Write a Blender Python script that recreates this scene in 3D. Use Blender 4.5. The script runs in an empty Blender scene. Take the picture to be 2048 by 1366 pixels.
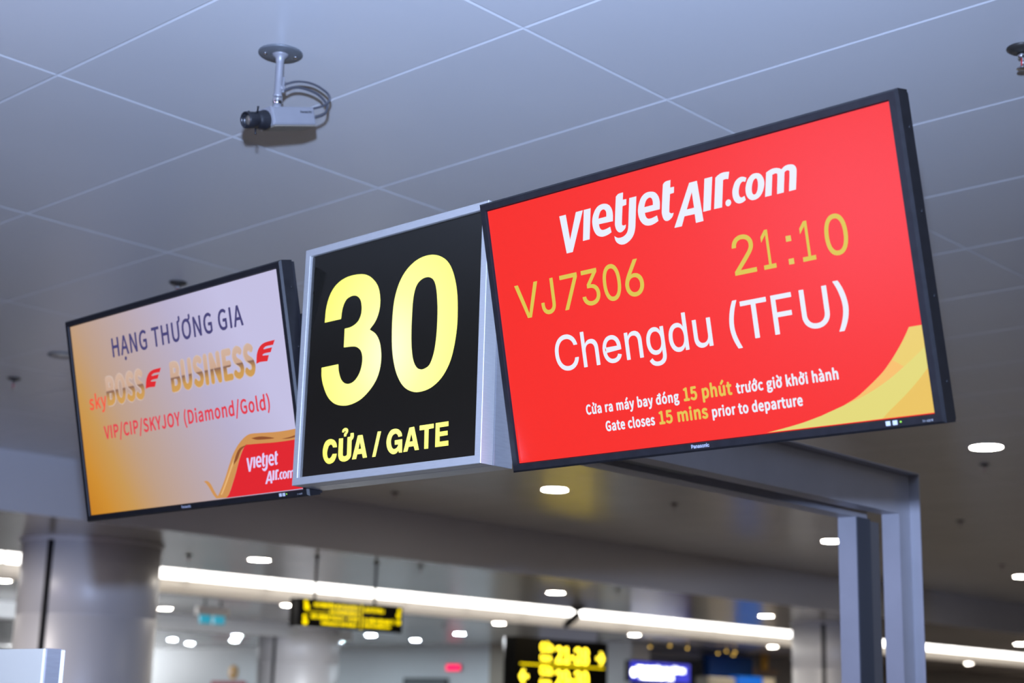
import bpy, bmesh, math, random
from mathutils import Vector, Matrix
from mathutils.geometry import tessellate_polygon

C = bpy.context.scene.collection
R = math.radians

# ------------------------------------------------------------------ camera
CAM_Z = 1.6
pitch, roll, yaw = R(13.5314), R(1.5646), R(-46.9012)
fwd = Vector((0, math.cos(pitch), math.sin(pitch)))
rgt = Vector((1, 0, 0))
up = rgt.cross(fwd)
r2 = rgt * math.cos(roll) + up * math.sin(roll)
u2 = up * math.cos(roll) - rgt * math.sin(roll)
mw = Matrix((r2, u2, -fwd)).transposed().to_4x4()
cam_d = bpy.data.cameras.new('camera')
cam = bpy.data.objects.new('camera', cam_d)
C.objects.link(cam)
cam.matrix_world = Matrix.Translation((0, 0, CAM_Z)) @ Matrix.Rotation(yaw, 4, 'Z') @ mw
cam_d.sensor_width = 36.0
cam_d.lens = 3059.76 / 2048 * 36.0
cam_d.clip_start = 0.05
cam_d.clip_end = 200
cam_d.dof.use_dof = True
cam_d.dof.focus_distance = 3.1
cam_d.dof.aperture_fstop = 3.4
bpy.context.scene.camera = cam

# ------------------------------------------------------------------ world, lights, exposure
sc = bpy.context.scene
sc.view_settings.view_transform = 'Standard'
sc.view_settings.look = 'None'
sc.view_settings.exposure = 0.0
sc.view_settings.gamma = 1.0
sc.view_settings.use_curve_mapping = False
sc.cycles.use_denoising = True
sc.cycles.max_bounces = 8
sc.cycles.diffuse_bounces = 4
sc.cycles.glossy_bounces = 4

world = bpy.data.worlds.new('dusk')
sc.world = world
world.use_nodes = True
bgn = world.node_tree.nodes['Background']
bgn.inputs[0].default_value = (0.42, 0.45, 0.62, 1)
bgn.inputs[1].default_value = 0.55

def lamp(name, kind, loc, energy, color, **kw):
    d = bpy.data.lights.new(name, kind)
    d.energy = energy
    d.color = color
    for k, v in kw.items():
        setattr(d, k, v)
    o = bpy.data.objects.new(name, d)
    o.location = loc
    C.objects.link(o)
    return o

# the photographer's flash, fired just above the lens
fl = lamp('camera_flash', 'SPOT', (-0.06, -0.01, 1.87), 1600, (0.47, 0.62, 1.0), shadow_soft_size=0.03, spot_size=R(95), spot_blend=1.0)
fl.rotation_euler = (Vector((1.9, 2.5, 3.2)) - Vector(fl.location)).to_track_quat('-Z', 'Y').to_euler()
# unseen lamp added to put a pinkish glare on the red screen
dl = lamp('screen_glare_fill', 'AREA', (-7.8, 6.6, 1.6), 80, (0.75, 0.6, 1.0), shape='RECTANGLE', size=1.0, size_y=1.3)
dl.rotation_euler = (0, R(-90), 0)
# unseen fill lamps added outside the frame, on the rows of the downlights
lamp('hall_fill_lamp', 'AREA', (4.75, -2.9, 3.2), 58, (0.72, 0.82, 1.0), shape='DISK', size=0.2)  # stronger and cooler than the rest to lift the door frame lintel
for (x, y) in ((-3.5, -3.0), (0.6, -3.0), (8.9, -2.9), (13.0, -2.9), (13.0, 0.7), (17.3, 0.7), (8.9, 0.7), (17.3, 4.27), (21.5, 4.27)):
    lamp('hall_fill_lamp', 'AREA', (x, y, 3.2), 10, (1, 0.9, 0.78), shape='DISK', size=0.2)

# unseen fill lamps added for the shop front and the right end
lamp('shop_fill_lamp', 'AREA', (25.6, 15.9, 2.8), 45, (1, 0.85, 0.65), shape='DISK', size=0.2)
for (x, y, z) in ((33.0, 9.5, 3.2), (39.0, 9.5, 3.2), (36.0, 11.3, 2.8), (42.0, 11.3, 2.8), (41.5, 15.75, 2.8)):
    lamp('hall_fill_lamp', 'AREA', (x, y, z), 60, (1, 0.88, 0.74), shape='DISK', size=0.2)
# fill lamp for the wide column, added left of the frame
lamp('hall_fill_lamp', 'AREA', (4.55, 11.06, 2.8), 55, (1, 0.92, 0.84), shape='DISK', size=0.2)
# fill lamps added for the far rooms, out of sight behind columns and signs
for (x, y, z, e) in ((20.6, 33.6, 2.6, 150), (20.8, 36.5, 2.6, 150), (10.9, 17.4, 2.6, 90)):
    lamp('far_room_fill_lamp', 'POINT', (x, y, z), e, (0.9, 0.95, 1.0), shadow_soft_size=0.1)

lamp('far_room_fill_lamp', 'AREA', (14.7, 16.9, 2.825), 90, (0.9, 0.95, 1.0), shape='DISK', size=0.2)  # added fill for the far column, out of sight behind the hanging sign

# ------------------------------------------------------------------ materials
def mat(name, col, rough=0.5, metal=0.0, spec=0.5, emit=None, strength=1.0, coat=0.0):
    m = bpy.data.materials.new(name)
    m.use_nodes = True
    b = m.node_tree.nodes['Principled BSDF']
    b.inputs['Base Color'].default_value = (*col, 1)
    b.inputs['Roughness'].default_value = rough
    b.inputs['Metallic'].default_value = metal
    b.inputs['Specular IOR Level'].default_value = spec
    if coat:
        b.inputs['Coat Weight'].default_value = coat
        b.inputs['Coat Roughness'].default_value = 0.1
    if emit is not None:
        b.inputs['Emission Color'].default_value = (*emit, 1)
        b.inputs['Emission Strength'].default_value = strength
    return m

def noise_mat(name, col, amount=0.06, scale=3.0, rough=0.5, metal=0.0, bump=0.0, bscale=200.0, spec=0.5, stretch=(1, 1, 1)):
    m = mat(name, col, rough, metal, spec)
    nt = m.node_tree
    b = nt.nodes['Principled BSDF']
    tc = nt.nodes.new('ShaderNodeTexCoord')
    mp = nt.nodes.new('ShaderNodeMapping')
    mp.inputs['Scale'].default_value = stretch
    n = nt.nodes.new('ShaderNodeTexNoise')
    n.inputs['Scale'].default_value = scale
    n.inputs['Detail'].default_value = 3
    rp = nt.nodes.new('ShaderNodeValToRGB')
    rp.color_ramp.elements[0].position = 0.3
    rp.color_ramp.elements[1].position = 0.7
    rp.color_ramp.elements[0].color = (*[c * (1 - amount) for c in col], 1)
    rp.color_ramp.elements[1].color = (*[min(1, c * (1 + amount)) for c in col], 1)
    nt.links.new(tc.outputs['Object'], mp.inputs['Vector'])
    nt.links.new(mp.outputs['Vector'], n.inputs['Vector'])
    nt.links.new(n.outputs['Fac'], rp.inputs['Fac'])
    nt.links.new(rp.outputs['Color'], b.inputs['Base Color'])
    if bump:
        n2 = nt.nodes.new('ShaderNodeTexNoise')
        n2.inputs['Scale'].default_value = bscale
        bp = nt.nodes.new('ShaderNodeBump')
        bp.inputs['Strength'].default_value = bump
        bp.inputs['Distance'].default_value = 0.002
        nt.links.new(mp.outputs['Vector'], n2.inputs['Vector'])
        nt.links.new(n2.outputs['Fac'], bp.inputs['Height'])
        nt.links.new(bp.outputs['Normal'], b.inputs['Normal'])
    return m

def srgb(r, g, b):
    f = lambda c: (c / 255 / 12.92) if c / 255 <= 0.04045 else ((c / 255 + 0.055) / 1.055) ** 2.4
    return (f(r), f(g), f(b))

def screen_mat(name, rgb, k=1.0):
    return mat(name, (0.004, 0.004, 0.004), 0.28, 0, 0.35, srgb(*rgb), k)

M = {}
M['ceiling'] = noise_mat('ceiling_panel_paint', (0.66, 0.66, 0.66), 0.03, 0.9, 0.26, 0, 0, spec=0.7)
M['low_ceiling'] = noise_mat('gloss_ceiling_metal', (0.52, 0.50, 0.49), 0.05, 0.6, 0.22, 0.25)
M['bulkhead'] = noise_mat('bulkhead_paint', (0.74, 0.73, 0.76), 0.04, 0.5, 0.45)
M['cove_cream'] = noise_mat('cove_plaster', (0.78, 0.72, 0.64), 0.03, 1.5, 0.6)
M['floor'] = noise_mat('floor_granite', (0.26, 0.235, 0.215), 0.12, 6, 0.25)
M['wall_white'] = noise_mat('wall_white_panel', (0.72, 0.73, 0.74), 0.03, 0.5, 0.5)
M['wall_grey'] = noise_mat('wall_grey_panel', (0.25, 0.24, 0.24), 0.05, 0.5, 0.5)
M['wall_brown'] = noise_mat('wall_brown_panel', (0.33, 0.27, 0.21), 0.08, 0.8, 0.5)
M['column'] = noise_mat('column_metal_cladding', (0.78, 0.77, 0.79), 0.03, 1.2, 0.42, 0.1)
M['black_gap'] = mat('dark_joint', (0.008, 0.008, 0.012), 0.6, 0, 0.2)
M['alu'] = noise_mat('brushed_aluminium', (0.42, 0.41, 0.40), 0.05, 40, 0.38, 0.4, 0.04, 300, stretch=(1, 1, 12))
M['alu_side'] = noise_mat('aluminium_side', (0.36, 0.36, 0.38), 0.05, 30, 0.3, 0.6, stretch=(1, 1, 8))
M['frame_grey'] = noise_mat('portal_grey_powdercoat', (0.41, 0.40, 0.43), 0.04, 8, 0.42, 0.1)
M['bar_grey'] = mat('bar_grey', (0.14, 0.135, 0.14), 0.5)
M['pocket_shade'] = mat('pocket_shade_grey', (0.07, 0.075, 0.09), 0.6)  # dark tone holding the shade inside the jamb pocket
M['bezel'] = noise_mat('black_bezel_plastic', (0.011, 0.0105, 0.012), 0.15, 60, 0.42, 0, 0.05, 500, spec=0.2)
M['bezel_side'] = noise_mat('black_side_plastic', (0.011, 0.0105, 0.013), 0.15, 40, 0.5, spec=0.35)
M['sign_black'] = mat('sign_black_acrylic', (0.007, 0.006, 0.004), 0.1, 0, 0.9)
M['print_grey'] = mat('silver_print', (0.6, 0.62, 0.72), 0.5)
M['button'] = mat('button_grey', (0.42, 0.43, 0.46), 0.4)
M['led_green'] = mat('led_green', (0.1, 0.3, 0.02), 0.4, 0, 0.5, (0.25, 0.6, 0.05), 1.0)
M['cam_body'] = noise_mat('camera_silver_paint', (0.27, 0.265, 0.28), 0.03, 30, 0.4, 0.2)
M['cam_dark'] = mat('camera_black', (0.012, 0.012, 0.015), 0.35)
M['cam_under_shade'] = noise_mat('camera_underside_shade', (0.22, 0.19, 0.15), 0.1, 60, 0.5)  # brown shade of the camera's underside put into its colour
M['plate_grey'] = noise_mat('mount_plate_grey', (0.16, 0.17, 0.18), 0.05, 30, 0.45, 0.3)
M['glass_lens'] = mat('lens_glass', (0.25, 0.22, 0.18), 0.08, 0.6)
M['cable'] = mat('grey_cable', (0.06, 0.06, 0.07), 0.5)
M['chrome'] = mat('chrome', (0.7, 0.7, 0.72), 0.12, 1.0)
M['dark_metal'] = mat('dark_metal', (0.05, 0.045, 0.04), 0.4, 0.4)
M['bulb_red'] = mat('sprinkler_bulb_red', (0.5, 0.03, 0.03), 0.2)
M['rod'] = mat('sign_rod_dark', (0.06, 0.06, 0.065), 0.4, 0.5)
M['white_gloss'] = mat('white_gloss_panel', (0.58, 0.54, 0.45), 0.3)
M['lamp_white'] = mat('downlight_lens_white', (0.8, 0.8, 0.8), 0.4, 0, 0.5, (1.0, 0.92, 0.80), 110)
M['lamp_cool'] = mat('downlight_lens_cool', (0.8, 0.8, 0.8), 0.4, 0, 0.5, (0.72, 0.88, 1.0), 360)
M['lamp_gold'] = mat('spot_lens_gold', (0.8, 0.6, 0.2), 0.4, 0, 0.5, (1.0, 0.62, 0.12), 4)
M['strip_light'] = mat('strip_diffuser', (0.9, 0.9, 0.88), 0.4, 0, 0.5, (1.0, 0.97, 0.92), 4.5)
M['trim_white'] = mat('downlight_trim', (0.7, 0.7, 0.7), 0.4)
M['sign_yellow'] = mat('sign_yellow_lit', (0.3, 0.25, 0.0), 0.3, 0, 0.5, (1.0, 0.74, 0.0), 1.5)
M['sign_yellow2'] = mat('sign_yellow_bright', (0.3, 0.25, 0.0), 0.3, 0, 0.5, (1.0, 0.77, 0.04), 3.6)
M['exit_teal'] = mat('exit_teal_lit', (0.02, 0.2, 0.25), 0.4, 0, 0.5, srgb(40, 145, 170), 1.0)
M['exit_red'] = mat('exit_red_lit', (0.3, 0.0, 0.03), 0.4, 0, 0.5, (1.0, 0.0, 0.09), 1.6)
M['blue_lit'] = mat('blue_lit_panel', (0.0, 0.0, 0.2), 0.4, 0, 0.5, (0.05, 0.06, 0.85), 0.75)
M['white_lit'] = mat('white_lit_letter', (0.8, 0.8, 0.8), 0.4, 0, 0.5, (0.95, 0.98, 1.0), 7.0)
M['navy'] = mat('navy_panel', (0.0, 0.05, 0.22), 0.5, 0, 0.4)
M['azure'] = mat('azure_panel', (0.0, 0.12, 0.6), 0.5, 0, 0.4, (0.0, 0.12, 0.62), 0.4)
M['gold'] = mat('gold_emblem', (0.75, 0.42, 0.08), 0.35, 0.3)
M['gold_dull'] = mat('gold_letter', (0.60, 0.38, 0.24), 0.4, 0.2)
M['outline_beige'] = screen_mat('scr_outline', (208, 186, 176))
M['glass'] = bpy.data.materials.new('window_glass')
M['glass'].use_nodes = True
_nt = M['glass'].node_tree
for _n in list(_nt.nodes):
    _nt.nodes.remove(_n)
_o = _nt.nodes.new('ShaderNodeOutputMaterial')
_mx = _nt.nodes.new('ShaderNodeMixShader')
_tr = _nt.nodes.new('ShaderNodeBsdfTransparent')
_gl = _nt.nodes.new('ShaderNodeBsdfGlossy')
_gl.inputs['Roughness'].default_value = 0.02
_mx.inputs[0].default_value = 0.08
_nt.links.new(_tr.outputs[0], _mx.inputs[1])
_nt.links.new(_gl.outputs[0], _mx.inputs[2])
_nt.links.new(_mx.outputs[0], _o.inputs['Surface'])

M['scr_red'] = screen_mat('scr_red', (248, 40, 26))
M['scr_white'] = screen_mat('scr_white', (232, 238, 252))
M['scr_gold'] = screen_mat('scr_gold', (220, 198, 82))
M['scr_gold2'] = screen_mat('scr_gold_note', (230, 196, 84))
M['sw_base'] = screen_mat('scr_swoosh', (234, 206, 104))
M['sw_orange'] = screen_mat('scr_swoosh_orange', (246, 190, 100))
M['sw_light'] = screen_mat('scr_swoosh_light', (226, 216, 116))
M['sw_gold'] = screen_mat('scr_swoosh_gold', (233, 194, 88))
M['scr_navy'] = screen_mat('scr_navy', (72, 68, 118))
M['scr_pinkred'] = screen_mat('scr_pinkred', (222, 62, 78))
M['scr_orangered'] = screen_mat('scr_orangered', (240, 88, 66))
M['scr_wing'] = screen_mat('scr_wing', (222, 40, 44))
M['scr_red2'] = screen_mat('scr_red_panel', (224, 34, 42))
M['scr_logo2'] = screen_mat('scr_logo_lavender', (222, 205, 248))
M['rib'] = screen_mat('scr_ribbon', (206, 146, 82))
M['rib_dark'] = screen_mat('scr_ribbon_dark', (140, 78, 40))
M['rib_light'] = screen_mat('scr_ribbon_light', (232, 182, 118))

# letter with a beige upper half, a brown cut and a golden lower half
def two_tone(name, cut):
    m = screen_mat(name, (200, 150, 80))
    nt = m.node_tree
    b = nt.nodes['Principled BSDF']
    tc = nt.nodes.new('ShaderNodeTexCoord')
    sx = nt.nodes.new('ShaderNodeSeparateXYZ')
    mr = nt.nodes.new('ShaderNodeMapRange')
    mr.inputs['From Min'].default_value = cut - 0.045
    mr.inputs['From Max'].default_value = cut + 0.045
    rp = nt.nodes.new('ShaderNodeValToRGB')
    e = rp.color_ramp.elements
    e[0].position = 0.0
    e[0].color = (*srgb(208, 158, 84), 1)
    e[1].position = 1.0
    e[1].color = (*srgb(206, 176, 158), 1)
    for p, c in ((0.3, (198, 150, 84)), (0.47, (150, 112, 84)), (0.5, (128, 96, 86)), (0.54, (200, 164, 140))):
        k = e.new(p)
        k.color = (*srgb(*c), 1)
    nt.links.new(tc.outputs['Object'], sx.inputs[0])
    nt.links.new(sx.outputs['Z'], mr.inputs['Value'])
    nt.links.new(mr.outputs['Result'], rp.inputs['Fac'])
    nt.links.new(rp.outputs['Color'], b.inputs['Emission Color'])
    return m

M['boss'] = two_tone('scr_boss', 0.062)
M['business'] = two_tone('scr_business', 0.060)

# advert backdrop of the left display: amber corner running into lavender white
def backdrop():
    m = screen_mat('scr_backdrop', (200, 170, 150))
    nt = m.node_tree
    b = nt.nodes['Principled BSDF']
    tc = nt.nodes.new('ShaderNodeTexCoord')
    sx = nt.nodes.new('ShaderNodeSeparateXYZ')
    nt.links.new(tc.outputs['Object'], sx.inputs[0])
    def math_(op, a, bb):
        n = nt.nodes.new('ShaderNodeMath')
        n.operation = op
        for i, v in enumerate((a, bb)):
            if isinstance(v, float):
                n.inputs[i].default_value = v
            else:
                nt.links.new(v, n.inputs[i])
        return n.outputs[0]
    # fac = (x+.465)*0.95 + (z+.26)*0.55
    fx = math_('MULTIPLY', math_('ADD', sx.outputs['X'], 0.465), 1.0)
    fz = math_('MULTIPLY', math_('ADD', sx.outputs['Z'], 0.2615), 0.62)
    fac = math_('ADD', fx, fz)
    rp = nt.nodes.new('ShaderNodeValToRGB')
    e = rp.color_ramp.elements
    e[0].position = 0.0
    e[0].color = (*srgb(198, 128, 28), 1)
    e[1].position = 1.0
    e[1].color = (*srgb(196, 192, 226), 1)
    for p, c in ((0.10, (206, 142, 48)), (0.22, (200, 152, 84)), (0.36, (190, 158, 134)), (0.55, (186, 166, 168)), (0.78, (184, 176, 204))):
        k = e.new(p)
        k.color = (*srgb(*c), 1)
    nt.links.new(fac, rp.inputs['Fac'])
    nt.links.new(rp.outputs['Color'], b.inputs['Emission Color'])
    return m
M['backdrop'] = backdrop()

# yellow light box: hot spots of the tubes behind the acrylic
def lightbox_yellow():
    m = mat('lightbox_yellow', (0.3, 0.28, 0.05), 0.3, 0, 0.3, (1, 0.95, 0.2), 1.0)
    nt = m.node_tree
    b = nt.nodes['Principled BSDF']
    tc = nt.nodes.new('ShaderNodeTexCoord')
    mp = nt.nodes.new('ShaderNodeMapping')
    mp.inputs['Location'].default_value = (-0.01, 0, 0.02)
    mp.inputs['Scale'].default_value = (3.0, 1, 2.6)
    ln = nt.nodes.new('ShaderNodeVectorMath')
    ln.operation = 'LENGTH'
    rp = nt.nodes.new('ShaderNodeValToRGB')
    e = rp.color_ramp.elements
    e[0].position = 0.0
    e[0].color = (1.0, 1.0, 0.62, 1)
    e[1].position = 1.0
    e[1].color = (1.0, 0.93, 0.02, 1)
    k = e.new(0.35)
    k.color = (1.0, 0.98, 0.28, 1)
    nt.links.new(tc.outputs['Object'], mp.inputs['Vector'])
    nt.links.new(mp.outputs['Vector'], ln.inputs[0])
    nt.links.new(ln.outputs['Value'], rp.inputs['Fac'])
    nt.links.new(rp.outputs['Color'], b.inputs['Emission Color'])
    return m
M['lightbox'] = lightbox_yellow()

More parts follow.
